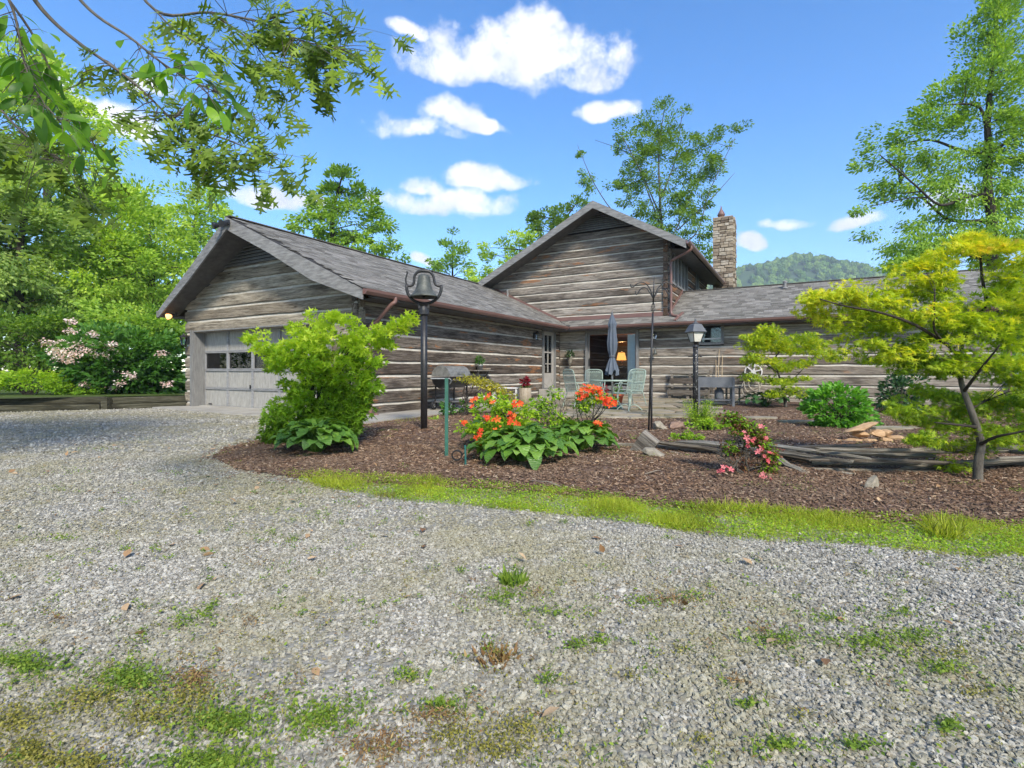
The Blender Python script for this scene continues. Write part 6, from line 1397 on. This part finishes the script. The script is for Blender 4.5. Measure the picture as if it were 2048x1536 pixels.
# ------------------------------------------------------------------ far wooded hill
HD = 720.0
def hill_h(x, y):
    r = np.exp(-((x - 450) / np.where(x < 450, 300.0, 420.0)) ** 2) * 172
    return r * np.exp(-((y - HD - 80) / 190.0) ** 2) + (vnoise(x, y, .02, 3) - .5) * 14 * np.clip(r / 100, 0, 1) - 2
X = np.linspace(-40, 1300, 90); Yh = np.linspace(HD - 330, HD + 420, 50); gx, gy = np.meshgrid(X, Yh); gzh = hill_h(gx, gy)
i = np.arange(49 * 89); b = (i // 89) * 90 + i % 89
M['hillg'] = m_plain('wooded_hill_ground', (.03, .06, .02), (.06, .11, .035), .05, .95, .1, fine=.4)
tag(mk_np('hill', np.stack([gx.ravel(), gy.ravel(), gzh.ravel()], 1), np.stack([b, b + 1, b + 91, b + 90], 1), M['hillg'], smooth=True), kind='structure')

def scatter(name, pts, scl, rot, mat, shape='stone', kind='stuff', rough=.28):
    """points carry place, size and turn; the geometry nodes set one small solid on each"""
    me = bpy.data.meshes.new(name); n = len(pts); me.vertices.add(n); me.vertices.foreach_set('co', np.asarray(pts, np.float32).ravel())
    for nm, arr in (('scl', scl), ('turn', rot)):
        a = me.attributes.new(nm, 'FLOAT_VECTOR', 'POINT'); a.data.foreach_set('vector', np.asarray(arr, np.float32).ravel())
    me.materials.append(mat); ob = link(bpy.data.objects.new(name, me)); ob['kind'] = kind
    ng = bpy.data.node_groups.new(name, 'GeometryNodeTree'); ng.interface.new_socket('Geometry', in_out='INPUT', socket_type='NodeSocketGeometry'); ng.interface.new_socket('Geometry', in_out='OUTPUT', socket_type='NodeSocketGeometry')
    N, L = ng.nodes, ng.links; gi = N.new('NodeGroupInput'); go = N.new('NodeGroupOutput')
    if shape == 'stone' or shape == 'crown':
        ic = N.new('GeometryNodeMeshIcoSphere'); ic.inputs['Radius'].default_value = .5; ic.inputs['Subdivisions'].default_value = 2 if shape == 'stone' else 4
        src = ic.outputs[0]
        no = N.new('ShaderNodeTexNoise'); no.inputs['Scale'].default_value = 2.6 if shape == 'stone' else 5.0; no.inputs['Detail'].default_value = 1.0 if shape == 'stone' else 4.0
        sb_ = N.new('ShaderNodeVectorMath'); sb_.operation = 'SUBTRACT'; L.new(no.outputs['Color'], sb_.inputs[0]); sb_.inputs[1].default_value = (.5, .5, .5)
        sc2 = N.new('ShaderNodeVectorMath'); sc2.operation = 'SCALE'; L.new(sb_.outputs[0], sc2.inputs[0]); sc2.inputs['Scale'].default_value = 1.1 if shape == 'stone' else .9
        sp2 = N.new('GeometryNodeSetPosition'); L.new(src, sp2.inputs['Geometry']); L.new(sc2.outputs[0], sp2.inputs['Offset']); src = sp2.outputs[0]
    else:
        cu = N.new('GeometryNodeMeshCube'); cu.inputs['Size'].default_value = (1, 1, 1); src = cu.outputs[0]
    sm = N.new('GeometryNodeSetMaterial'); L.new(src, sm.inputs['Geometry']); sm.inputs['Material'].default_value = mat
    ss = N.new('GeometryNodeSetShadeSmooth'); L.new(sm.outputs[0], ss.inputs['Geometry']); ss.inputs['Shade Smooth'].default_value = False
    ip = N.new('GeometryNodeInstanceOnPoints'); L.new(gi.outputs[0], ip.inputs['Points']); L.new(ss.outputs[0], ip.inputs['Instance'])
    def na(nm):
        a = N.new('GeometryNodeInputNamedAttribute'); a.data_type = 'FLOAT_VECTOR'; a.inputs['Name'].default_value = nm; return a.outputs[0]
    er = N.new('FunctionNodeEulerToRotation'); L.new(na('turn'), er.inputs[0]); L.new(er.outputs[0], ip.inputs['Rotation']); L.new(na('scl'), ip.inputs['Scale'])
    L.new(ip.outputs[0], go.inputs[0]); md = ob.modifiers.new('scatter', 'NODES'); md.node_group = ng
    return ob
g = np.random.default_rng(9); n = 5200
x = g.uniform(60, 1100, n); y = g.uniform(HD - 250, HD + 130, n); h = hill_h(x, y); k = h > 12; x, y, h = x[k], y[k], h[k]
s = g.uniform(6, 11, len(x))
t = NT('far_tree_crown'); nz = t.noise(t.coord('Object'), 9, 4, .7); col = t.ramp(t.math('ADD', t.math('MULTIPLY', t.orand(), .55), t.math('MULTIPLY', nz, .45)), [(.2, (.035, .08, .02)), (.5, (.09, .18, .035)), (.8, (.20, .30, .06))]); t.base(col, .95, 0, .1); t.bump(nz, 1.0, .5)
scatter('hillside_forest', np.stack([x, y, h + s * .35], 1), np.stack([s, s, s * g.uniform(.9, 1.5, len(x))], 1), np.stack([g.uniform(-.2, .2, len(x)), g.uniform(-.2, .2, len(x)), g.uniform(0, 6.28, len(x))], 1), t.m, 'crown')
# ================================================================== loose ground cover
g = np.random.default_rng(77)
def frustum_pts(n, y0, y1, power=1.0, margin=1.08):
    """points on the ground in front of the drive's viewpoint, evenly by area"""
    y = np.sqrt(g.uniform(y0 * y0, y1 * y1, n)); x = g.uniform(-1, 1, n) * y * margin; return x, y
def stain(t, col, amt, tint):
    """low, broad patches of moss and dust that stones and chips pick up from where they lie"""
    pos = t.node('ShaderNodeNewGeometry').outputs['Position']; n1 = t.noise(pos, .55, 5, .6); n2 = t.noise(pos, 3.2, 4, .6)
    return t.mix(t.math('MULTIPLY', t.math('MULTIPLY', t.step(n1, .36, .60), t.step(n2, .30, .58)), amt), col, tint)
def m_pebble():
    t = NT('gravel_stone'); f = t.orand()
    col = t.ramp(f, [(0, (.17, .164, .148)), (.22, (.25, .242, .218)), (.55, (.36, .348, .312)), (.85, (.45, .435, .39)), (.94, (.54, .525, .475)), (.97, (.27, .22, .16)), (1, (.22, .20, .165))])
    n = t.noise(t.coord('Object', rnd_off=True), 5, 4, .6); col = t.mix(.6, col, t.ramp(n, [(.3, (.7, .7, .7)), (.7, (1.25, 1.25, 1.22))]), 'MULTIPLY')
    col = stain(t, col, .62, (.26, .24, .125))
    t.base(col, .9, 0, .2); return t.m
M['pebble'] = m_pebble()
def gravel(name, n, y0, y1, s0, s1):
    x, y = frustum_pts(n, y0, y1); k = inside(x, y, drive) & ~inside(x, y, bed)
    inv = inside(x, y, verge); k &= ~(inv & (g.uniform(0, 1, n) < .85))
    thin = vnoise(x, y, 1.6, 21) * .6 + vnoise(x, y, 5, 22) * .4; k &= (thin < .80) | (g.uniform(0, 1, n) < .5)
    x, y = x[k], y[k]; n = len(x); s = g.uniform(s0, s1, n) * np.where(g.uniform(0, 1, n) < .06, 1.5, 1)
    z = z_drive(x, y) + s * g.uniform(.02, .30, n)
    scatter(name, np.stack([x, y, z], 1), np.stack([s * g.uniform(.8, 1.35, n), s * g.uniform(.7, 1.1, n), s * g.uniform(.5, .85, n)], 1), np.stack([g.uniform(-.5, .5, n), g.uniform(-.5, .5, n), g.uniform(0, 6.28, n)], 1), M['pebble'], 'stone')
gravel('gravel_stones', 75000, 1.15, 3.3, .008, .018)
gravel('gravel_stones', 75000, 3.3, 6.5, .011, .020)
gravel('gravel_stones', 70000, 6.5, 15.0, .018, .034)
# bark chips
def m_chip():
    t = NT('bark_chip'); col = t.ramp(t.orand(), [(0, (.055, .032, .021)), (.4, (.145, .086, .054)), (.75, (.25, .156, .10)), (.92, (.36, .25, .165)), (1, (.48, .385, .28))]); col = stain(t, col, .5, (.20, .15, .11)); t.base(col, .95, 0, .15); return t.m
M['chip'] = m_chip()
def chips(n, y0, y1, l0, l1):
    x, y = frustum_pts(n, y0, y1); d = edge_dist(x, y, bed); k = inside(x, y, bed) | (d < g.exponential(.10, n)); k &= ~inside(x, y, patio); x, y = x[k], y[k]; n = len(x); L = g.uniform(l0, l1, n)
    inb = inside(x, y, bed); z = np.where(inb, z_bed(x, y), 0.0) + g.uniform(.0, .012, n)
    scatter('bark_chips', np.stack([x, y, z], 1), np.stack([L, L * g.uniform(.15, .4, n), L * g.uniform(.08, .16, n)], 1), np.stack([g.normal(0, .25, n), g.normal(0, .25, n), g.uniform(0, 6.28, n)], 1), M['chip'], 'chip')
chips(72000, 3.2, 6.5, .014, .042); chips(60000, 6.5, 12.5, .022, .06)
# grass verge
M['grass'] = m_leaf('verge_grass', [(0, (.11, .12, .02)), (.35, (.22, .26, .025)), (.75, (.34, .39, .035)), (1, (.46, .42, .12))], .35)
def verge_pts(n):
    xs = [p[0] for p in verge]; ys = [p[1] for p in verge]; x = g.uniform(min(xs), max(xs), n); y = g.uniform(min(ys), max(ys), n)
    d = edge_dist(x, y, verge); ins = inside(x, y, verge); dens = np.where(ins, np.clip(d / .10 + .25, 0, 1), np.clip(.25 - d / .25, 0, 1) * .6) * (.50 + .8 * vnoise(x, y, 5.5, 31) ** 1.5) * np.clip((x + 2.6) / 2.0, .08, 1)
    k = g.uniform(0, 1, n) < dens; k &= (np.abs(x) < y * 1.1); return x[k], y[k]
x, y = verge_pts(430000); z = np.where(inside(x, y, bed), z_bed(x, y), z_drive(x, y)); pts = np.stack([x, y, z - .004], 1); n = len(x)
hgt = (.016 + .055 * vnoise(x, y, 2.6, 33) ** 1.7) * g.uniform(.4, 1.5, n)
o = leaves('verge_grass', pts, M['grass'], hgt * 1.1, T_BLADE, None, up=.15, droop=-1.1, seed=81, kind='stuff', attr=np.clip(vnoise(x, y, 3, 35) * .75 - .1 + g.uniform(0, .45, n), 0, 1))
k = g.uniform(0, 1, n) < .30; lp = pts[k] + np.stack([np.zeros(k.sum()), np.zeros(k.sum()), g.uniform(.008, .03, k.sum())], 1)
leaves('verge_clover', lp, M['lime'], .016, T_OVATE, None, up=.85, droop=.0, seed=82, kind='stuff', attr=np.clip(g.uniform(.3, 1.0, k.sum()), 0, 1))
# moss and weeds in the gravel and in the mulch
M['weed'] = m_leaf('weed_leaf', [(0, (.06, .11, .015)), (.5, (.13, .21, .025)), (1, (.25, .31, .045))], .3)
M['moss'] = m_leaf('yellow_moss', [(0, (.08, .085, .015)), (.5, (.18, .17, .03)), (1, (.30, .27, .07))], .2)
M['dry'] = m_leaf('dry_weed', [(0, (.10, .055, .025)), (.5, (.20, .12, .05)), (1, (.32, .24, .10))], .2)
patches = [(60, 1510, 60, 40), (30, 1440, 60, 35), (180, 1400, 70, 30), (260, 1360, 60, 25), (380, 1400, 70, 35), (390, 1360, 40, 20), (60, 1335, 50, 18), (20, 1325, 40, 12), (450, 1450, 80, 30), (300, 1440, 70, 30), (640, 1440, 60, 30), (900, 1480, 60, 30), (760, 1500, 70, 30), (1040, 1470, 60, 25), (365, 1245, 24, 16), (410, 1235, 22, 7), (420, 1220, 18, 5), (515, 1130, 18, 7), (118, 1240, 22, 9), (500, 1245, 22, 10), (250, 1102, 14, 4), (545, 1070, 14, 6), (585, 1085, 12, 6), (130, 1080, 40, 6), (1030, 1160, 14, 26), (1010, 1200, 50, 16), (1075, 1195, 22, 9), (1330, 1205, 60, 14), (1385, 1195, 20, 12), (990, 1318, 26, 10), (1095, 1370, 18, 9), (1100, 1235, 40, 10), (1290, 1210, 30, 8), (1530, 1265, 30, 10), (1560, 1280, 60, 12), (1740, 1290, 70, 14), (1830, 1275, 60, 14), (1900, 1310, 60, 14), (1890, 1340, 50, 14), (1260, 1360, 20, 9), (1470, 1370, 20, 9), (1360, 1310, 20, 8), (1500, 1420, 18, 8), (1600, 1440, 20, 9), (1720, 1500, 30, 10), (1400, 1490, 20, 10), (1900, 1460, 26, 10), (1950, 1390, 30, 10), (1650, 1240, 30, 7), (1800, 1230, 40, 7), (1200, 1290, 20, 8), (1150, 1300, 20, 8), (880, 1420, 40, 12), (820, 1360, 30, 10), (870, 1440, 50, 14), (1000, 1510, 70, 20), (1560, 1500, 40, 12), (420, 1530, 80, 20), (160, 1530, 80, 20), (840, 1040, 10, 4), (920, 1150, 9, 4), (950, 1170, 9, 4), (1060, 1055, 12, 4), (1130, 1050, 12, 4), (1340, 1080, 14, 4), (640, 1030, 20, 6), (700, 1010, 22, 5), (600, 985, 30, 6), (480, 935, 40, 8), (300, 880, 60, 5), (200, 900, 50, 5), (430, 870, 50, 5), (150, 945, 40, 6), (110, 980, 40, 6), (350, 950, 40, 6), (560, 965, 30, 5)]
W, Mo, D = [], [], []
for i, (px, py, rx, ry) in enumerate(patches):
    n = int(min(900, 24 + rx * ry * (.55 if px < 500 and py > 1330 else .32))); a = g.normal(size=(n, 2)) * g.choice((.4, .7, 1.2), size=(n, 1)); xx = px + a[:, 0] * rx; yy = np.clip(py + a[:, 1] * ry, 850, 1640)
    Y = CAMH * FPX / (yy - HY); X = (xx - CX) / FPX * Y; c = np.stack([X, Y, z_drive(X, Y) + g.uniform(.010, .03, n)], 1)
    kind = 'moss' if (px < 420 and py > 1390) or (py > 1300 and px > 820 and i % 2) else ('dry' if i % 7 == 5 or px in (1330, 990, 500, 118, 515) else 'weed'); {'weed': W, 'moss': Mo, 'dry': D}[kind].append(c)
# small tufts everywhere
n = 9500; x, y = frustum_pts(n, 1.3, 6.5); k = inside(x, y, drive) & ~inside(x, y, bed) & (vnoise(x, y, .9, 41) + .12 * (1.6 - y) + .35 * g.uniform(-1, 1, n) > .47); x, y = x[k], y[k]
for X0, Y0 in zip(x, y):
    m = int(g.integers(3, 16)); a = g.normal(size=(m, 2)) * g.uniform(.008, .03); c = np.stack([X0 + a[:, 0], Y0 + a[:, 1], z_drive(X0 + a[:, 0], Y0 + a[:, 1]) + g.uniform(.008, .028, m)], 1); (W if g.uniform() < .28 else Mo if g.uniform() < .82 else D).append(c)
n = 170; x, y = frustum_pts(n, 3.4, 9.5); k = inside(x, y, bed) & ~inside(x, y, patio); x, y = x[k], y[k]
for X0, Y0 in zip(x, y):
    m = int(g.integers(8, 40)); a = g.normal(size=(m, 2)) * g.uniform(.03, .09); c = np.stack([X0 + a[:, 0], Y0 + a[:, 1], z_bed(X0 + a[:, 0], Y0 + a[:, 1]) + g.uniform(.008, .03, m)], 1); W.append(c)
for nm, arr, mt, sz, tm in (('low_weeds', W, 'weed', .012, T_OVATE), ('moss_patches', Mo, 'moss', .008, T_OVATE), ('dry_weeds', D, 'dry', .014, T_LANCE)):
    A = np.concatenate(arr); leaves(nm, A, M[mt], sz, tm, None, up=.55, droop=-.15, seed=len(A), kind='stuff', jit=.5)
A = np.concatenate(W); A = A[g.uniform(0, 1, len(A)) < .35]; leaves('weed_blades', A - np.array([0, 0, .012]), M['weed'], .035, T_BLADE, None, up=.15, droop=-.9, seed=5, kind='stuff')
# tall weed tufts of the verge and a seedling in the drive
def tuft(name, label, loc, n, h, spread, mat, tm=T_BLADE, cat='weed'):
    o = empty(name, loc, 0, label, cat); a = g.normal(size=(n, 2)) * spread; leaves('blades', np.stack([a[:, 0], a[:, 1], np.zeros(n)], 1), M[mat], h, tm, o, out=np.stack([a[:, 0], a[:, 1], np.full(n, spread * 1.5)], 1), up=.2, droop=-.7, seed=n); return o
tuft('grass_tuft', 'tall bright grass tuft at the right end of the verge', G(1890, 1072), 260, .12, .05, 'grass', cat='grass'); tuft('grass_tuft', 'small straw coloured grass tuft at the verge edge below the bell post', G(770, 995), 90, .06, .04, 'moss', cat='grass')
tuft('seedling', 'upright green weed seedling in the middle of the drive', G(1028, 1172), 60, .075, .03, 'weed', T_LANCE); tuft('dry_tuft', 'brown dry weed tuft on the drive right of centre', G(1350, 1210), 60, .045, .05, 'dry', T_BLADE); tuft('dry_tuft', 'small brown tuft near the middle of the gravel', G(990, 1322), 120, .04, .035, 'dry', T_LANCE)
tuft('blue_perennial', 'pale blue green perennial beside the bell post', G(866, 846) + Vector((0, 0, .03)), 50, .12, .05, 'treeb', T_LANCE, 'plant'); tuft('mulch_grass', 'patch of bright grass behind the bell post', G(825, 848) + Vector((0, 0, .03)), 220, .09, .22, 'grass', cat='grass')
# fallen oak leaves and sticks
M['litter'] = m_leaf('fallen_leaf', [(0, (.16, .08, .035)), (.5, (.30, .19, .10)), (1, (.46, .34, .21))], .1)
n = 260; x, y = frustum_pts(n, 1.5, 7.5); z = np.where(inside(x, y, bed), z_bed(x, y), z_drive(x, y)) + .02; leaves('fallen_leaves', np.stack([x, y, z], 1), M['litter'], .05, T_OVATE, None, up=.75, droop=0, seed=7, kind='stuff', jit=.5)
for px, py, dx, dy, lab in ((1120, 985, -.25, .22, 'thin pale twig lying in the mulch below the large hosta'), (1290, 965, .2, .18, 'bent pale twig on the mulch near the verge'), (1250, 872, .45, -.08, 'dark fallen stick on the mulch left of the plant hanger')):
    s0 = gz(px, py); s0.z += .02; ob = MB().tube([(0, 0, 0), (dx * .5 + .03, dy * .5 - .03, .02), (dx, dy, .0)], [.006, .005, .002], 5).build('twig', M['twig']); ob.location = s0; tag(ob, lab, 'twig')

# ================================================================== the oak that reaches over the drive, with a broad-leaved bough among its twigs
def lobed(seed):
    """a deeply cut oak leaf, lobes ending in bristle points"""
    q = random.Random(seed); prof = [(0, .0), (.015, .12), (.03, .20), (.14, .27), (.27, .33), (.31, .31), (.27, .35), (.13, .34), (.04, .37), (.06, .43), (.22, .55), (.36, .60), (.43, .57), (.36, .63), (.24, .63), (.06, .58), (.05, .66), (.16, .77), (.28, .83), (.20, .83), (.07, .80), (.05, .86), (.10, .95), (.02, .95), (0, 1.02)]
    V = []; F = []
    for w, y in prof: V.append((0, y, .04 * math.sin(y * 3)))
    n = len(prof)
    for sgn in (-1, 1):
        b0_ = len(V)
        for w, y in prof: V.append((sgn * ((w + .004) * 1.05 if w > .15 else w * .7 + .003) * q.uniform(.85, 1.15), y + q.uniform(-.015, .015), .04 * math.sin(y * 3) + .12 * w * q.uniform(.2, 1.4) - .25 * w * w))
        for i in range(n - 1): F.append((i, i + 1, b0_ + i + 1, b0_ + i) if sgn > 0 else (i, b0_ + i, b0_ + i + 1, i + 1))
    me = bpy.data.meshes.new('oak_leaf'); me.from_pydata(V, [], F); me.update(); return me
M['oakleaf'] = m_leaf('oak_leaf', [(0, (.035, .06, .012)), (.5, (.08, .125, .018)), (1, (.16, .22, .025))], .50, .5, .3, obj=True, gain=2.3)
M['broadleaf'] = m_leaf('broad_leaf', [(0, (.03, .085, .015)), (.5, (.09, .20, .02)), (1, (.22, .38, .035))], .6, .42, .35, obj=True, gain=1.5)
OL = [lobed(i) for i in range(6)]
for m in OL: m.materials.append(M['oakleaf'])
def broad(seed):
    q = random.Random(seed); V = []; F = []; nu, nv = 8, 4
    for i in range(nu + 1):
        u = i / nu; w = .20 * (math.sin(math.pi * (u * .96 + .02)) ** .75) if 0 < i < nu else .006
        for j in range(nv + 1): v = j / nv * 2 - 1; V.append((v * w, u, .10 * math.sin(u * 2.2) - .18 * u * u + .10 * abs(v) * w * 4 * .3))
    for i in range(nu):
        for j in range(nv): a = i * (nv + 1) + j; F.append((a, a + 1, a + nv + 2, a + nv + 1))
    me = bpy.data.meshes.new('broad_leaf'); me.from_pydata(V, [], F); me.polygons.foreach_set('use_smooth', [True] * len(F)); me.materials.append(M['broadleaf']); return me
BL_ = [broad(i) for i in range(3)]
ob0 = Vector((-5.6, 1.9, 0)); oak = empty('oak_tree', ob0, 0, 'oak whose leafy bough hangs into the top left corner', 'tree')
def W3(px, py, Y): return P(px, py, Y) - ob0
mb = MB(); tk = smooth_path([(0, 0, -.1), (.05, .05, 1.6), (.0, .1, 3.2), (.15, .15, 4.6), (.1, .1, 6.0)], 5); mb.tube(tk, [.30 * (1.25 if i == 0 else 1 - .55 * i / len(tk)) for i in range(len(tk))], 14); mb.build('trunk', M['bark'], oak, True)
q = random.Random(99); nleaf = [0]
def bough(path, r, leaf, n, size, spread, hang, seed, name='bough', fr=0.0):
    pth = smooth_path(path, 6); k = len(pth); mb = MB(); mb.tube(pth, [r * (1 - .85 * i / k) for i in range(k)], 6)
    qq = random.Random(seed); tw = []; bo = None
    for i in range(n):
        f = fr + (1 - fr) * (i + qq.random()) / n; p = pth[min(k - 1, int(f * (k - 1)))]; d = (pth[min(k - 1, int(f * (k - 1)) + 1)] - pth[max(0, int(f * (k - 1)) - 1)]).normalized()
        e = p + Vector((qq.gauss(0, 1), qq.gauss(0, .8), qq.gauss(-.25, .8))) * spread * (.4 + .6 * qq.random()) + d * spread * .3
        mb.tube([p, p.lerp(e, .5) + Vector((0, 0, .01)), e], [r * .22, r * .15, r * .10], 4, False); tw.append((e, (e - p).normalized() if (e - p).length > 1e-5 else d))
    bo = mb.build(name, M['bark'], oak, True)
    for e, d in tw:
        ld = (d * .5 + Vector((qq.gauss(0, .35), qq.gauss(0, .35), -hang))).normalized(); ob = bpy.data.objects.new('leaf', qq.choice(leaf)); link(ob, bo); ob.location = e; s = size * qq.uniform(.7, 1.2); ob.scale = (s, s, s)
        nn = Vector((qq.gauss(0, .6), -.7 + qq.gauss(0, .5), .5)); nn = (nn - ld * nn.dot(ld)).normalized(); xx = ld.cross(nn); ob.rotation_euler = Matrix((xx, ld, nn)).transposed().to_euler(); nleaf[0] += 1
    if leaf is OL:                                   # the smaller leaves round each picked-out one
        V = []; F = []
        for e, d in tw:
            for _ in range(2):
                ld = (d * .4 + Vector((qq.gauss(0, .5), qq.gauss(0, .5), -hang * .8))).normalized(); nn = Vector((qq.gauss(0, .6), -.7 + qq.gauss(0, .5), .5)); nn = (nn - ld * nn.dot(ld)).normalized(); xx = ld.cross(nn); s = size * qq.uniform(.55, 1.0)
                b_ = len(V); m_ = qq.choice(leaf); c_ = e + Vector((qq.gauss(0, .02), qq.gauss(0, .02), qq.gauss(0, .02)))
                V += [c_ + (xx * v.co.x + ld * v.co.y + nn * v.co.z) * s for v in m_.vertices]; F += [tuple(b_ + i for i in p.vertices) for p in m_.polygons]
        tag(mk('leaves', V, F, M['oakleaf'], bo), kind='stuff')
    return bo
join = Vector((.15, .15, 4.3))
OY = 3.3
bough([join, W3(-250, -300, 2.8), W3(0, -90, 3.1), W3(85, 20, OY), W3(150, 80, OY), W3(255, 155, OY), W3(325, 220, OY), W3(346, 242, OY)], .020, OL, 22, 0.153, 0.125, .6, 1, fr=.62)
bough([W3(346, 242, OY), W3(400, 262, OY), W3(450, 278, OY), W3(505, 300, OY), W3(560, 318, OY)], .009, OL, 34, 0.160, 0.163, .55, 2)
bough([W3(346, 242, OY), W3(355, 262, OY), W3(390, 300, OY - .1), W3(450, 330, OY - .1), W3(520, 345, OY)], .008, OL, 30, 0.160, 0.150, .6, 3)
bough([W3(345, 240, OY), W3(390, 200, OY + .1), W3(440, 205, OY + .1), W3(500, 230, OY + .1), W3(540, 262, OY)], .007, OL, 26, 0.153, 0.150, .5, 4)
bough([join, W3(-100, -320, 3.2), W3(200, -120, 3.6), W3(310, 20, 3.6), W3(420, 25, 3.6), W3(520, 45, 3.6), W3(600, 80, 3.6), W3(690, 100, 3.6)], .015, OL, 52, 0.173, 0.213, .75, 5, fr=.62)
bough([W3(420, 25, 3.6), W3(500, 80, 3.6), W3(540, 130, 3.6), W3(560, 150, 3.6)], .007, OL, 22, 0.160, 0.175, .6, 6)
bough([W3(600, 80, 3.6), W3(640, 120, 3.6), W3(665, 160, 3.6)], .006, OL, 20, 0.173, 0.125, 1.0, 7)
bough([W3(520, 45, 3.6), W3(600, 20, 3.7), W3(660, 30, 3.7), W3(710, 70, 3.7)], .007, OL, 26, 0.166, 0.175, .7, 8)
bough([W3(310, 20, 3.6), W3(350, 60, 3.5), W3(420, 100, 3.5), W3(470, 130, 3.5)], .007, OL, 24, 0.153, 0.175, .5, 9)
bough([join, W3(-350, -150, 2.6), W3(-80, 120, 3.0), W3(20, 240, 3.0), W3(90, 300, 3.0), W3(160, 340, 3.0)], .012, OL, 46, 0.166, 0.250, .8, 10, fr=.60)
bough([join, W3(-350, -250, 2.0), W3(-60, -100, 2.1), W3(20, 5, 2.2), W3(45, 110, 2.2), W3(70, 180, 2.2), W3(130, 255, 2.2)], .010, BL_, 52, .105, .09, .5, 11, 'broad_leaved_bough', fr=.55)
bough([join, W3(-150, -300, 2.1), W3(80, -90, 2.2), W3(180, 20, 2.2), W3(260, 75, 2.2), W3(330, 130, 2.2), W3(400, 170, 2.2), W3(440, 185, 2.2)], .010, BL_, 42, .10, .08, .35, 12, 'broad_leaved_bough', fr=.6)
bough([W3(-60, -100, 2.1), W3(60, 60, 2.3), W3(130, 200, 2.4), W3(190, 290, 2.4)], .007, BL_, 44, .105, .09, .5, 13, 'broad_leaved_bough', fr=.3)
# crown overhead, outside the picture
gC = np.random.default_rng(5); C = np.array([0, .0, 6.3]) + unit(gC.normal(size=(120, 3))) * (gC.uniform(.2, 1, 120) ** .5)[:, None] * np.array([3.0, 1.5, 1.6]); C[:, 0] -= .6
mb = MB(); limbs(mb, tk, [Vector(c) for c in C[::3]], .05, seed=3); mb.build('limbs', M['bark'], oak)
pts, out = clump_pts(C, np.full(len(C), .45), 55, .6, 6); leaves('crown', pts, M['tree2'], .12, T_OVATE, oak, out=out, seed=8)

# ================================================================== hazy air
t = NT('hazy_air'); t.n.remove(t.b); pv = t.node('ShaderNodeVolumePrincipled', {'Color': (.72, .84, 1.0, 1), 'Density': .00045, 'Anisotropy': 0.0}); t.l.new(pv.outputs[0], t.o.inputs['Volume'])
hz = MB().box((300, 480, 121), (3200, 1500, 246)).build('haze', t.m); tag(hz, kind='stuff')
